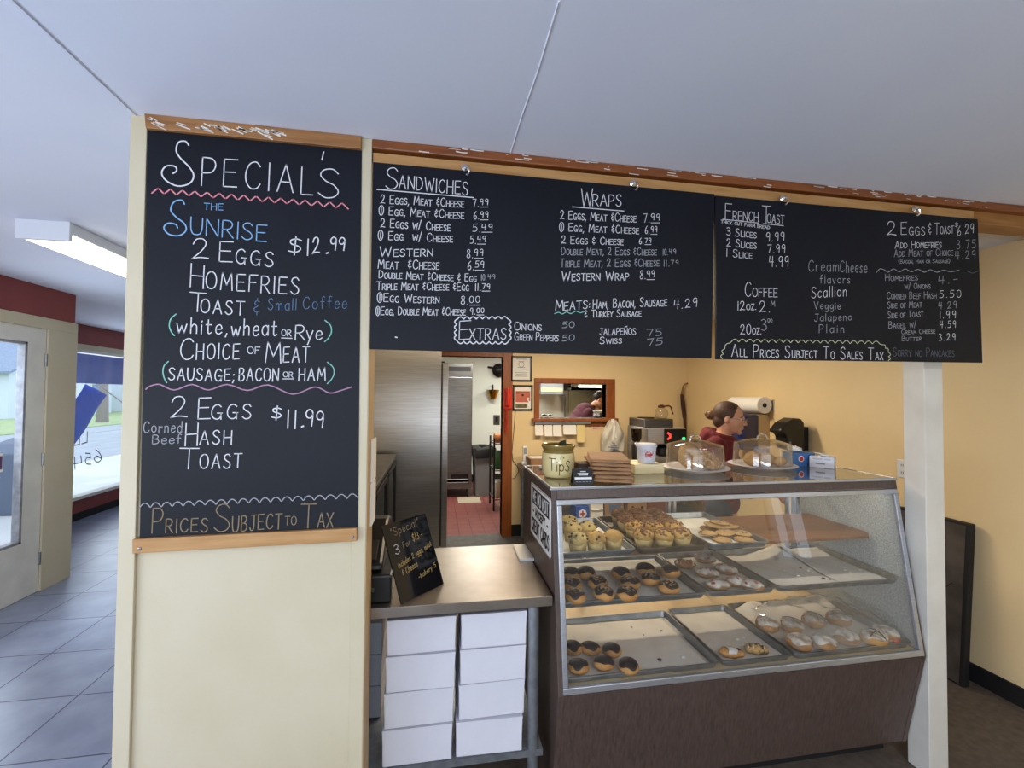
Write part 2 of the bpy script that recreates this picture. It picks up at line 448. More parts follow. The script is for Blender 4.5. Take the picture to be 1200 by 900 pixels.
# ------------------------------------------------------------------ hand lettering: single-stroke letters drawn as narrow ribbons
# each glyph: width, strokes; a stroke is ('L' straight | 'C' smooth, points)
G = {
 'A': (.62, [('L', [(0, 0), (.31, 1), (.62, 0)]), ('L', [(.12, .36), (.5, .36)])]),
 'B': (.52, [('L', [(0, 0), (0, 1)]), ('C', [(0, 1), (.34, .97), (.44, .77), (.3, .56), (0, .52)]), ('C', [(0, .52), (.38, .48), (.51, .26), (.36, .04), (0, 0)])]),
 'C': (.58, [('C', [(.56, .84), (.4, .99), (.16, .9), (.02, .58), (.05, .24), (.24, .02), (.46, .05), (.58, .2)])]),
 'D': (.58, [('L', [(0, 0), (0, 1)]), ('C', [(0, 1), (.32, .94), (.55, .66), (.53, .3), (.3, .05), (0, 0)])]),
 'E': (.5, [('L', [(.5, 1), (0, .98), (0, 0), (.5, .02)]), ('L', [(0, .52), (.42, .54)])]),
 'F': (.48, [('L', [(.5, 1), (0, .98), (0, 0)]), ('L', [(0, .54), (.4, .55)])]),
 'G': (.64, [('C', [(.56, .86), (.38, 1), (.14, .88), (.02, .55), (.06, .2), (.26, .01), (.48, .06), (.58, .3)]), ('L', [(.36, .42), (.64, .42)]), ('L', [(.58, .42), (.58, .0)])]),
 'H': (.56, [('L', [(0, 0), (0, 1)]), ('L', [(.56, 0), (.56, 1)]), ('L', [(0, .5), (.56, .52)])]),
 'I': (.04, [('L', [(.02, 0), (.02, 1)])]),
 'J': (.5, [('L', [(.1, 1), (.55, 1)]), ('C', [(.36, 1), (.37, .3), (.28, .03), (.1, .02), (0, .2)])]),
 'K': (.54, [('L', [(0, 0), (0, 1)]), ('L', [(.5, 1), (.02, .45), (.54, 0)])]),
 'L': (.46, [('L', [(0, 1), (0, 0), (.46, .02)])]),
 'M': (.72, [('L', [(0, 0), (.08, 1), (.36, .3), (.64, 1), (.72, 0)])]),
 'N': (.58, [('L', [(0, 0), (0, 1), (.58, 0), (.58, 1)])]),
 'O': (.64, [('C', [(.32, 1), (.08, .85), (0, .5), (.09, .14), (.32, 0), (.56, .14), (.64, .5), (.55, .86), (.32, 1)])]),
 'P': (.5, [('L', [(0, 0), (0, 1)]), ('C', [(0, 1), (.36, .98), (.5, .76), (.36, .5), (0, .45)])]),
 'Q': (.64, [('C', [(.32, 1), (.08, .85), (0, .5), (.09, .14), (.32, 0), (.56, .14), (.64, .5), (.55, .86), (.32, 1)]), ('L', [(.4, .25), (.66, -.06)])]),
 'R': (.54, [('L', [(0, 0), (0, 1)]), ('C', [(0, 1), (.36, .98), (.48, .76), (.34, .52), (0, .47)]), ('L', [(.18, .48), (.54, 0)])]),
 'S': (.52, [('C', [(.48, .86), (.34, 1), (.12, .95), (.04, .76), (.18, .57), (.38, .45), (.5, .24), (.4, .05), (.18, 0), (.0, .14)])]),
 'T': (.6, [('L', [(0, 1), (.6, 1)]), ('L', [(.3, 1), (.29, 0)])]),
 'U': (.56, [('C', [(0, 1), (.01, .4), (.1, .07), (.28, 0), (.47, .08), (.55, .4), (.56, 1)])]),
 'V': (.58, [('L', [(0, 1), (.29, 0), (.58, 1)])]),
 'W': (.86, [('L', [(0, 1), (.2, 0), (.43, .8), (.66, 0), (.86, 1)])]),
 'X': (.56, [('L', [(0, 1), (.56, 0)]), ('L', [(.56, 1), (0, 0)])]),
 'Y': (.56, [('L', [(0, 1), (.28, .5), (.56, 1)]), ('L', [(.28, .5), (.27, 0)])]),
 'Z': (.54, [('L', [(0, 1), (.54, 1), (0, 0), (.54, 0)])]),
 'a': (.46, [('C', [(.43, .44), (.3, .6), (.06, .5), (.01, .22), (.14, 0), (.32, .03), (.43, .22)]), ('L', [(.44, .6), (.45, .0)])]),
 'b': (.44, [('L', [(.02, 1), (.02, 0)]), ('C', [(.02, .35), (.2, .6), (.42, .42), (.4, .12), (.2, 0), (.02, .12)])]),
 'c': (.4, [('C', [(.4, .5), (.24, .6), (.04, .42), (.05, .12), (.22, 0), (.4, .1)])]),
 'd': (.46, [('L', [(.44, 1), (.44, 0)]), ('C', [(.44, .42), (.24, .6), (.03, .4), (.06, .1), (.26, 0), (.44, .18)])]),
 'e': (.42, [('C', [(.03, .32), (.4, .34), (.36, .56), (.2, .6), (.04, .42), (.06, .1), (.24, 0), (.42, .12)])]),
 'f': (.36, [('C', [(.36, .95), (.22, 1), (.14, .8), (.14, 0)]), ('L', [(0, .56), (.32, .57)])]),
 'g': (.44, [('C', [(.4, .5), (.22, .6), (.03, .42), (.05, .16), (.2, .06), (.38, .25)]), ('C', [(.41, .58), (.42, .0), (.36, -.32), (.15, -.36), (.03, -.22)])]),
 'h': (.42, [('L', [(.02, 1), (.02, 0)]), ('C', [(.02, .34), (.18, .58), (.36, .52), (.4, .3), (.4, 0)])]),
 'i': (.06, [('L', [(.03, .58), (.03, 0)]), ('L', [(.03, .8), (.05, .84)])]),
 'j': (.3, [('C', [(.25, .58), (.25, -.1), (.15, -.34), (0, -.26)]), ('L', [(.25, .8), (.27, .84)])]),
 'k': (.4, [('L', [(.02, 1), (.02, 0)]), ('L', [(.36, .58), (.04, .26), (.4, 0)])]),
 'l': (.06, [('L', [(.03, 1), (.03, 0)])]),
 'm': (.68, [('L', [(.02, .58), (.02, 0)]), ('C', [(.02, .36), (.16, .58), (.3, .5), (.33, 0)]), ('C', [(.33, .36), (.48, .58), (.62, .5), (.66, 0)])]),
 'n': (.42, [('L', [(.02, .58), (.02, 0)]), ('C', [(.02, .34), (.18, .58), (.36, .52), (.4, 0)])]),
 'o': (.46, [('C', [(.23, .6), (.04, .48), (.02, .18), (.22, 0), (.42, .14), (.44, .44), (.23, .6)])]),
 'p': (.44, [('L', [(.02, .6), (.02, -.36)]), ('C', [(.02, .38), (.2, .6), (.42, .42), (.4, .12), (.2, 0), (.02, .14)])]),
 'q': (.44, [('L', [(.42, .6), (.42, -.36)]), ('C', [(.42, .4), (.22, .6), (.03, .4), (.06, .1), (.24, 0), (.42, .18)])]),
 'r': (.34, [('L', [(.02, .58), (.02, 0)]), ('C', [(.02, .32), (.14, .54), (.34, .56)])]),
 's': (.36, [('C', [(.34, .52), (.2, .6), (.05, .48), (.18, .32), (.33, .18), (.2, 0), (0, .08)])]),
 't': (.36, [('C', [(.14, .9), (.14, .15), (.22, 0), (.36, .08)]), ('L', [(0, .58), (.34, .59)])]),
 'u': (.44, [('C', [(.02, .58), (.03, .15), (.18, 0), (.36, .15), (.41, .58)]), ('L', [(.41, .58), (.43, 0)])]),
 'v': (.4, [('L', [(0, .58), (.2, 0), (.4, .58)])]),
 'w': (.62, [('L', [(0, .58), (.15, 0), (.31, .48), (.47, 0), (.62, .58)])]),
 'x': (.4, [('L', [(0, .58), (.4, 0)]), ('L', [(.4, .58), (0, 0)])]),
 'y': (.42, [('L', [(0, .58), (.2, .05)]), ('L', [(.42, .58), (.1, -.36)])]),
 'z': (.4, [('L', [(0, .58), (.38, .58), (0, 0), (.4, 0)])]),
 '0': (.52, [('C', [(.26, 1), (.06, .85), (0, .5), (.07, .14), (.26, 0), (.45, .14), (.52, .5), (.45, .86), (.26, 1)])]),
 '1': (.06, [('L', [(.03, 1), (.03, 0)])]),
 '2': (.54, [('C', [(.02, .74), (.12, .97), (.34, .98), (.44, .74), (.3, .4), (.0, .02)]), ('C', [(.0, .02), (.25, .08), (.54, .04)])]),
 '3': (.48, [('C', [(.02, .9), (.24, 1), (.44, .82), (.3, .58), (.16, .53)]), ('C', [(.16, .53), (.42, .46), (.48, .2), (.28, 0), (.0, .1)])]),
 '4': (.52, [('L', [(.06, 1), (0, .44), (.52, .46)]), ('L', [(.42, 1), (.38, 0)])]),
 '5': (.5, [('L', [(.5, 1), (.1, .98), (.06, .58)]), ('C', [(.06, .58), (.34, .62), (.5, .36), (.36, .06), (.0, .04)])]),
 '6': (.5, [('C', [(.4, 1), (.14, .7), (.02, .3), (.16, .02), (.38, .04), (.48, .28), (.3, .48), (.06, .3)])]),
 '7': (.5, [('L', [(0, .98), (.5, 1), (.2, 0)])]),
 '8': (.5, [('C', [(.44, .86), (.24, 1), (.06, .82), (.2, .58), (.42, .38), (.46, .14), (.24, 0), (.03, .16), (.12, .4), (.36, .6), (.44, .86)])]),
 '9': (.46, [('C', [(.42, .72), (.3, .5), (.08, .52), (.02, .78), (.2, 1), (.4, .9), (.43, .6), (.38, 0)])]),
 '$': (.5, [('C', [(.48, .82), (.3, .92), (.08, .84), (.1, .62), (.38, .46), (.46, .26), (.28, .1), (.0, .18)]), ('L', [(.27, 1.08), (.23, -.06)])]),
 '&': (.4, [('C', [(.36, .8), (.16, .84), (.06, .68), (.26, .54), (.04, .42), (.1, .2), (.38, .22)]), ('L', [(.22, 1), (.22, .84)]), ('L', [(.22, .2), (.22, .02)])]),
 '@': (.56, [('C', [(.28, 1.08), (.06, .9), (0, .5), (.08, .1), (.28, -.08), (.48, .1), (.56, .5), (.5, .9), (.28, 1.08)]), ('L', [(.28, .85), (.28, .15)])]),
 '.': (.08, [('L', [(.02, .0), (.06, .04)])]),
 ',': (.1, [('L', [(.08, .06), (.0, -.16)])]),
 "'": (.1, [('L', [(.06, 1.05), (.0, .8)])]),
 '"': (.2, [('L', [(.04, 1.05), (.0, .8)]), ('L', [(.18, 1.05), (.14, .8)])]),
 ':': (.08, [('L', [(.02, .1), (.06, .14)]), ('L', [(.02, .5), (.06, .54)])]),
 ';': (.1, [('L', [(.08, .06), (.0, -.16)]), ('L', [(.04, .5), (.08, .54)])]),
 '-': (.4, [('L', [(.02, .42), (.4, .44)])]),
 '/': (.3, [('L', [(.3, 1.1), (.0, -.1)])]),
 '(': (.24, [('C', [(.24, 1.1), (.04, .8), (.0, .4), (.1, .05), (.22, -.15)])]),
 ')': (.24, [('C', [(.0, 1.1), (.2, .8), (.24, .4), (.14, .05), (.02, -.15)])]),
 '~': (.56, [('C', [(.0, .9), (.2, 1.1), (.34, .9), (.56, 1.1)])]),
 ' ': (.3, []),
 'Ñ': (.58, [('L', [(0, 0), (0, 1), (.58, 0), (.58, 1)]), ('C', [(.1, 1.2), (.24, 1.32), (.36, 1.2), (.52, 1.32)])]),
}
def smooth_pts(pts, k=6):
    if len(pts) < 3: return pts
    out = []
    closed = pts[0] == pts[-1]
    n = len(pts)
    for i in range(n-1):
        p0 = pts[i-1] if i > 0 else (pts[-2] if closed else pts[0])
        p1, p2 = pts[i], pts[i+1]
        p3 = pts[i+2] if i+2 < n else (pts[1] if closed else pts[-1])
        for j in range(k):
            t = j/k
            out.append(tuple(0.5*((2*p1[a])+(-p0[a]+p2[a])*t+(2*p0[a]-5*p1[a]+4*p2[a]-p3[a])*t*t+(-p0[a]+3*p1[a]-3*p2[a]+p3[a])*t**3) for a in (0, 1)))
    out.append(pts[-1])
    return out
def layout(text, small=0.72, lower=False, gap=0.2):
    """strokes of a line of lettering, cap height 1; lower-case letters become small capitals unless lower=True"""
    x = 0
    out = []
    for ch in text:
        sc = 1
        g = ch
        if not lower and ch.islower():
            g, sc = ch.upper(), small
        if g not in G: g = ' '
        wd, st = G[g]
        jit = random.uniform(-.03, .03)
        for kind, pts in st:
            q = smooth_pts(pts) if kind == 'C' else pts
            out.append([(x+a*sc, b*sc+jit) for a, b in q])
        x += wd*sc+gap*(sc if sc < 1 else 1)
    return out, max(x-gap, .01)
def ribbon(mb, pts, wd, mp):
    n = len(pts)
    a, b = [], []
    for i, p in enumerate(pts):
        q0, q1 = pts[max(i-1, 0)], pts[min(i+1, n-1)]
        dx, dy = q1[0]-q0[0], q1[1]-q0[1]
        d = math.hypot(dx, dy) or 1e-9
        dx, dy = dx/d, dy/d
        e = wd/2
        ox = -dx*e if i == 0 else dx*e if i == n-1 else 0
        oy = -dy*e if i == 0 else dy*e if i == n-1 else 0
        a.append(mb.bm.verts.new(mp(p[0]+ox-dy*e, p[1]+oy+dx*e)))
        b.append(mb.bm.verts.new(mp(p[0]+ox+dy*e, p[1]+oy-dx*e)))
    for i in range(n-1):
        mb.bm.faces.new((a[i], b[i], b[i+1], a[i+1]))
def letter(mb, text, mp, u0, v0, u1, v1, h, wd, small=0.72, lower=False, gap=0.2, slant=0.0, fine=False):
    st, W = layout(text, small, lower, gap)
    du, dv = u1-u0, v1-v0
    L = math.hypot(du, dv)
    ex, ey = du/L, dv/L
    s = L/W
    for pts in st:
        q = []
        for a, b in pts:
            q.append((u0+ex*a*s+slant*b*h, v0+ey*a*s+b*h))
        # straight strokes with corners are split so that ribbons stay crisp
        if fine:
            q = [tuple(q[i][a]+(q[i+1][a]-q[i][a])*j/6 for a in (0, 1)) for i in range(len(q)-1) for j in range(6)]+[q[-1]]
            ribbon(mb, q, wd, mp)
        elif len(pts) < 6:
            for i in range(len(q)-1): ribbon(mb, [q[i], q[i+1]], wd, mp)
        else:
            ribbon(mb, q, wd, mp)

# ================================================================== THE ROOM
CEIL = 2.44
XR, YB = 3.03, 5.02            # right wall, yellow back wall
XD, XW = -3.10, -4.36          # door wall, side window wall
YP = 1.52                      # face of the partition and of the header over the counter

LEFT = [(-3.15, -3.1), (-0.6, -3.1), (-0.6, 10), (-4.46, 10), (-4.46, 6.17), (-3.15, 4.44)]
mb = MB(); mb.prism([(x, y, -.1) for x, y in LEFT], (0, 0, .1))
struct(mb.build('floor', M['slate']))
mb = MB(); mb.box(-0.6, 3.3, -3.2, YB+0.1, -0.1, 0)
struct(mb.build('floor', M['brown_floor']))
mb = MB(); mb.box(-0.6, 1.98, 2.35, YB+0.1, 0.0, 0.004)
struct(mb.build('floor', M['grey_floor']))
mb = MB(); mb.box(-0.6, 3.3, YB+0.1, 8.6, -0.1, 0)
struct(mb.build('floor', M['red_tile']))
mb = MB(); mb.prism([(x, y, CEIL) for x, y in LEFT], (0, 0, .1)); mb.box(-0.6, 3.3, -3.2, 10.0, CEIL, CEIL+0.1)
ceil_o = struct(mb.build('ceiling', M['ceiling']))
# seams of the ceiling boards
mb = MB(); mb.box(-0.912, -0.902, -3.0, 9.9, CEIL-0.004, CEIL)
struct(mb.build('trim_1', M['ceiling'], ceil_o))
mb = MB()
a, b = P(655, 1, Z=CEIL), P(598, 181, Z=CEIL)
mb.tube([(a.x, a.y, CEIL), ((a.x*2+b.x)/3+.003, (a.y*2+b.y)/3, CEIL), ((a.x+b.x*2)/3-.002, (a.y+b.y*2)/3, CEIL), (b.x, b.y, CEIL)], 0.003, 5)
struct(mb.build('trim_2', M['ceiling'], ceil_o))

# wall behind the camera with the shop-front windows
mb = MB()
mb.box(-3.2, 3.2, -3.1, -3.0, 0, 0.6); mb.box(-3.2, 3.2, -3.1, -3.0, 2.1, CEIL)
mb.box(-3.2, -2.9, -3.1, -3.0, 0.6, 2.1); mb.box(1.0, 3.2, -3.1, -3.0, 0.6, 2.1)
mb.box(-0.7, -0.55, -3.1, -3.0, 0.6, 2.1)
struct(mb.build('wall_front', M['cream']))
# right wall
RW = (-.42, .02, .75, 2.05)      # narrow side light in the right wall, beside the camera
mb = MB(); mb.box(XR, XR+0.1, RW[1], 8.6, 0, CEIL); mb.box(XR, XR+0.1, -3.1, RW[0], 0, CEIL)
mb.box(XR, XR+0.1, RW[0], RW[1], 0, RW[2]); mb.box(XR, XR+0.1, RW[0], RW[1], RW[3], CEIL)
struct(mb.build('wall_right', M['yellow']))
mb = MB()
for q in ((RW[0], RW[1], RW[2], RW[2]+.03), (RW[0], RW[1], RW[3]-.03, RW[3]), (RW[0], RW[0]+.03, RW[2], RW[3]), (RW[1]-.03, RW[1], RW[2], RW[3]), (RW[0]+.2, RW[0]+.225, RW[2], RW[3])): mb.box(XR+.02, XR+.07, *q)
struct(mb.build('window_3', M['white_paint']))
mb = MB(); mb.box(XR-0.012, XR, -3.0, YB, 0, 0.10)
struct(mb.build('baseboard_right', M['black_matte'], None))
# yellow back wall with doorway and pass-through window
wa, wb = P(632, 449, Y=YB), P(710, 490, Y=YB)      # clear opening of the pass-through
DX0, DX1, DZ = -0.12, 0.765, 2.03
mb = MB()
y0, y1 = YB, YB+0.12
mb.box(-0.80, DX0, y0, y1, 0, CEIL); mb.box(DX0, DX1, y0, y1, DZ, CEIL)
mb.box(DX1, wa.x, y0, y1, 0, CEIL); mb.box(wb.x, XR, y0, y1, 0, CEIL)
mb.box(wa.x, wb.x, y0, y1, 0, wb.z); mb.box(wa.x, wb.x, y0, y1, wa.z, CEIL)
struct(mb.build('wall_back', M['yellow']))
mb = MB(); mb.box(DX1+0.11, XR, YB-0.012, YB, 0, 0.13)
struct(mb.build('baseboard_back', M['black_matte']))
# doorway trim
mb = MB()
mb.box(DX1, DX1+0.11, YB-0.02, YB+0.14, 0, DZ+0.11)
mb.box(DX0-0.1, DX0, YB-0.02, YB+0.14, 0, DZ+0.11)
mb.box(DX0, DX1, YB-0.02, YB+0.14, DZ, DZ+0.11)
struct(mb.build('trim_3', M['orange_trim'], bevel=.004))
# pass-through frame
oa, ob = P(626, 443, Y=YB), P(720, 497, Y=YB)
mb = MB()
d = YB-0.022
mb.box(oa.x, ob.x, d, YB+0.13, wa.z, oa.z)
mb.box(oa.x, wa.x, d, YB+0.13, wb.z, wa.z); mb.box(wb.x, ob.x, d, YB+0.13, wb.z, wa.z)
mb.box(oa.x-0.03, ob.x+0.02, d-0.05, YB+0.13, wb.z-0.035, wb.z)
mb.box(oa.x, ob.x, d, YB, wb.z-0.09, wb.z-0.035)
struct(mb.build('window_2', M['orange_trim'], bevel=.004))

# kitchen beyond
KY = 8.2
mb = MB(); mb.box(-0.7, 3.1, KY, KY+0.1, 0, CEIL)
struct(mb.build('wall_kitchen', M['kitchen_wall']))
mb = MB(); mb.box(-0.7, -0.6, YB+0.12, KY, 0, CEIL)
struct(mb.build('wall_kitchen_left', M['kitchen_wall']))
mb = MB(); mb.box(-0.6, 3.03, KY-0.015, KY, 0, 0.14)
struct(mb.build('baseboard_kitchen', M['black_matte']))
kx0, kx1 = P(666, 470, Y=KY).x, 3.02
mb = MB(); mb.box(kx0, kx1, KY-0.02, KY, 0.9, 2.2)
struct(mb.build('trim_4', mat('kitchen_splash_panel', '#b4bdaf', 0.4, 0.3, col2='#a2ab9e', scale=3)))

# partition with the specials board
mb = MB(); mb.box(-0.915, -0.215, YP, YP+0.12, 0, CEIL)
struct(mb.build('wall_partition', M['cream'], bevel=0.003))
mb = MB(); mb.box(-0.255, -0.213, YP-0.012, YP, 0, CEIL)
struct(mb.build('trim_5', M['cream'], bevel=0.002))
mb = MB(); mb.box(-0.917, -0.872, YP-0.012, YP, 0, CEIL)
struct(mb.build('trim_6', M['cream'], bevel=0.002))
mb = MB(); mb.box(-0.2145, -0.211, YP-0.010, YP+0.122, 0, 2.36)
struct(mb.build('trim_7', mat('tan_end_board', '#c2a57c', 0.6, col2='#b3956b', scale=6, stretch=(6, 6, 1))))

# header over the counter
mb = MB(); mb.box(-0.213, XR, YP+0.015, YP+0.10, 2.355, CEIL)
struct(mb.build('trim_8', M['oak']))
mb = MB(); mb.box(-0.213, XR, YP-0.015, YP+0.02, 2.408, CEIL)
struct(mb.build('trim_9', M['redwood'], bevel=.004))
mb = MB(); mb.box(-0.21, P(1139, 250, Y=YP).x, YP-0.006, YP+0.016, 2.30, 2.398)
struct(mb.build('trim_10', M['pine']))
# flaked white paint left along the rail and the board
mb = MB()
for k in range(60):
    x = random.choice((random.uniform(.2, 1.2), random.uniform(1.5, 2.35), random.uniform(-.1, 2.4)))
    l_ = random.uniform(.004, .05)
    z = 2.437 - random.random()**2*.03
    ribbon(mb, [(x, z), (x+l_*.5, z-random.uniform(0, .002)), (x+l_, z-.001)], random.uniform(.0012, .004), lambda u, v: Vector((u, YP-.0156, v)))
struct(mb.build('trim_11', M['white_paint']))

# column
mb = MB(); mb.box(2.075, 2.172, 1.585, 1.675, 0, CEIL-0.085)
struct(mb.build('column', M['white_paint'], bevel=0.003))

# side wall with the door
DY0, DY1, DTOP = 3.28, 4.19, 2.10
mb = MB()
mb.box(XD-0.1, XD, 0.75, DY0, 0, CEIL); mb.box(XD-0.1, XD, -3.0, -1.95, 0, CEIL); mb.box(XD-0.1, XD, -1.95, .75, 0, .62); mb.box(XD-0.1, XD, -1.95, .75, 2.05, CEIL); mb.box(XD-0.1, XD, DY1, 4.475, 0, CEIL)  # unseen opening near the camera is added to go with the left fill
mb.box(XD-0.1, XD, DY0, DY1, DTOP, CEIL)
mb.prism([(XD-.1, 4.40, 0), (XD-.1, 4.475, 0), (XW-.02, 6.25, 0), (XW-.1, 6.17, 0)], (0, 0, CEIL))
struct(mb.build('wall_left', M['red']))
# cream boards round the door
mb = MB()
mb.box(XD, XD+0.016, DY1, 4.478, 0, DTOP); mb.box(XD, XD+0.016, DY0-0.1, 4.478, DTOP, 2.19)
mb.box(XD, XD+0.016, DY0-0.1, DY0, 0, DTOP); mb.box(XD-0.1, XD+0.016, 4.475, 4.487, 0, 2.19)
struct(mb.build('trim_12', M['cream'], bevel=.003))
# door
dr = struct(thing('door_1', 'x', 'x', (XD-0.03, DY0, 0)))
for k in ('label', 'category'): del dr[k]
mb = MB()
gz0, gz1, gy0, gy1 = 0.43, 1.98, DY0+0.16, P(28, 402, X=XD-.03).y
for bx in ((DY0, DY1, 0.005, gz0), (DY0, DY1, gz1, DTOP), (DY0, gy0, gz0, gz1), (gy1, DY1, gz0, gz1)):
    mb.box(XD-0.05, XD-0.0005, *bx)
mb.build('door_slab', M['white_paint'], dr, world=True)
mb = MB()
for bx in ((gy0, gy1, gz0, gz0+.022), (gy0, gy1, gz1-.022, gz1), (gy0, gy0+.022, gz0, gz1), (gy1-.022, gy1, gz0, gz1)):
    mb.box(XD-0.055, XD-0.002, *bx)
mb.build('glazing_bead', mat('worn_grey_bead', '#9d9c9e', 0.5, col2='#7f7e82', scale=18), dr, world=True, bevel=.003)
mb = MB(); mb.box(XD-0.034, XD-0.028, gy0+.01, gy1-.01, gz0+.01, gz1-.01)
mb.build('door_pane', M['window_glass'], dr, world=True)
for py_ in (422, 538, 652):
    c = P(51, py_, X=XD)
    mb = MB(); mb.tube([(XD+.004, DY1, c.z-.05), (XD+.004, DY1, c.z+.05)], .011, 8); mb.box(XD-.007, XD-.004, DY1-.035, DY1+.01, c.z-.045, c.z+.045)
    mb.build('hinge', M['steel_dark'], dr, world=True)
mb = MB(); mb.box(XD-0.006, XD-0.001, gy1+.03, DY1-.05, 0.30, 0.36)
mb.build('kick_scuff', mat('scuffed_paint', '#b9b5ae', .7, col2='#8d8a86', scale=40), dr, world=True)

# window wall
WZ0, WZ1, WY0, WY1 = 0.30, 2.10, 6.24, 9.2
mb = MB()
mb.box(XW-0.1, XW, WY1, 10, 0, CEIL)
mb.box(XW-0.1, XW, WY0, WY1, 0, WZ0-.04); mb.box(XW-0.1, XW, WY0, WY1, WZ1+.09, CEIL)
struct(mb.build('wall_left', M['red']))
mb = MB(); mb.box(XW, XW+0.014, WY0, 9.9, 0, 0.09)
struct(mb.build('baseboard_left', M['black_matte']))
wn1 = struct(bpy.data.objects.new('window_1', None)); COL.objects.link(wn1); wn1.location = (XW, WY0, WZ0)
mb = MB()
mb.box(XW-.1, XW+.015, WY0, WY1, WZ1+.02, WZ1+.092)
mb.build('window_head', M['cream'], wn1, world=True)
mb = MB()
mb.box(XW-.09, XW+.03, WY0, WY1, WZ1-.015, WZ1+.02); mb.box(XW-.09, XW+.05, WY0, WY1, WZ0-.04, WZ0)
mb.box(XW-.09, XW, WY0, WY0+.05, WZ0, WZ1); mb.box(XW-.09, XW, WY1-.05, WY1, WZ0, WZ1)
mb.build('window_frame', M['white_paint'], wn1, world=True, bevel=.004)
mb = MB(); mb.box(XW-.055, XW-.05, WY0+.04, WY1-.04, WZ0, WZ1)
mb.build('window_pane', M['window_glass'], wn1, world=True)
# painted street number seen from inside, so it reads mirrored
mb = MB()
mpw = lambda u, v: Vector((XW-.048, u, v))
for txt, xa, xb, ya, yb, hh in (('6', 119, 110, 541, 541, 14), ('5', 106.5, 100, 544, 544, 13), ('4', 95.5, 85, 548, 550, 14), ('2', 83, 78, 553, 554, 10), ('L', 102, 96, 518, 520, 12), ('L', 93, 84.5, 521, 523, 11)):
    q0, q1 = P(xa, ya, X=XW-.048), P(xb, yb, X=XW-.048)
    h_ = P(xa, ya-hh, X=XW-.048).z-q0.z
    letter(mb, txt, mpw, q0.y, q0.z, q1.y, q1.z, h_, .014)
mb.build('painted_number', M['grey_ink'], wn1, world=True)
mb = MB(); mb.box(XW, XD+0.2, 9.9, 10, 0, CEIL); mb.box(XD+.2, -0.6, 9.9, 10, 0, CEIL)
struct(mb.build('wall_rear', M['cream']))
mb = MB(); mb.box(-0.915, -0.80, YP+.12, 9.9, 0, CEIL)
struct(mb.build('wall_passage', M['cream']))

# ================================================================== OUTSIDE
GZ = -0.15
def slab(name, x0, x1, m, dz):
    mb = MB(); mb.box(x0, x1, -30, 140, GZ-.3, GZ+dz)
    return struct(mb.build(name, m))
slab('ground', -8.6, -3.12-1.35, M['concrete'], 0.0)
slab('ground', -14.5, -8.6, M['asphalt'], -0.03)
slab('ground', -16.8, -14.5, M['asphalt'], -0.02)
slab('ground', -90, -16.8, M['grass'], 0.02)
mb = MB(); mb.prism([(-4.47, -30, GZ), (-3.2, -30, GZ), (-3.2, 4.36, GZ), (-4.47, 6.12, GZ)], (0, 0, -.3))
struct(mb.build('ground', M['concrete']))

def house(label, cx, cy, L_, W_, h, rh, side):
    t = thing('house', label, 'house', (cx, cy, GZ))
    mb = MB(); mb.box(-W_/2, W_/2, -L_/2, L_/2, 0, h)
    if side: mb.prism([(-W_/2, -L_/2, h), (W_/2, -L_/2, h), (0, -L_/2, h+rh)], (0, L_, 0))
    else: mb.prism([(-W_/2, -L_/2, h), (-W_/2, L_/2, h), (-W_/2, 0, h+rh)], (W_, 0, 0))
    for k in range(int(h/.16)): mb.box(W_/2, W_/2+.015, -L_/2, L_/2, k*.16, k*.16+.13)
    mb.build('house_wall', M['siding'], t)
    mb = MB()
    e = .4
    if side:
        for s in (-1, 1):
            mb.prism([(0, -L_/2-e, h+rh), (s*(W_/2+e), -L_/2-e, h-e*rh/W_*2), (s*(W_/2+e), -L_/2-e, h-e*rh/W_*2+.15), (0, -L_/2-e, h+rh+.17)], (0, L_+2*e, 0))
    else:
        for s in (-1, 1):
            mb.prism([(-W_/2-e, 0, h+rh), (-W_/2-e, s*(L_/2+e), h-e*rh/L_*2), (-W_/2-e, s*(L_/2+e), h-e*rh/L_*2+.15), (-W_/2-e, 0, h+rh+.17)], (W_+2*e, 0, 0))
    mb.build('house_roof', M['roof'], t)
    for yy in (-L_*.3, 0.0, L_*.3):
        mb = MB()
        for b_ in ((yy-.5, yy-.42, .9, 2.3), (yy+.42, yy+.5, .9, 2.3), (yy-.5, yy+.5, .82, .9), (yy-.5, yy+.5, 2.3, 2.4), (yy-.42, yy+.42, 1.57, 1.63)):
            mb.box(W_/2, W_/2+.06, *b_)
        f_ = mb.build('house_window', M['white_paint'], t)
        mb = MB(); mb.box(W_/2, W_/2+.03, yy-.42, yy+.42, .9, 2.3)
        mb.build('pane', mat('far_pane', '#6f86a5', .2), f_)
    return t
house('pale grey gabled house across the road, seen through the glazed door', -30.0, 37.0, 9.0, 8.0, 3.0, 2.3, False)
house('white house with eaves across the road, seen through the side window', -24.5, 48.5, 9.0, 8.0, 3.4, 2.6, True)
t = thing('tree', 'tree trunk with bare crown on the lawn outside the side window', 'tree', (*P(120, 482, X=-18.5).xy, GZ))
mb = MB(); mb.tube([(0, 0, -.1), (.03, 0, 1.2), (-.05, .1, 2.6), (0, 0, 4)], [.30, .24, .2, .15], 10)
mb.build('trunk', mat('bark', '#8b8580', .9, col2='#77706b', scale=14), t, smooth=True)
mb = MB()
for k in range(9):
    a = k*.7
    mb.tube([(0, 0, 3.2+k*.12), (math.cos(a)*.9, math.sin(a)*.9, 4.4+k*.2), (math.cos(a)*1.9, math.sin(a)*1.9, 5.6+k*.25)], [.1, .06, .02], 6)
mb.build('branch', M['grey_ink'], t, smooth=True)
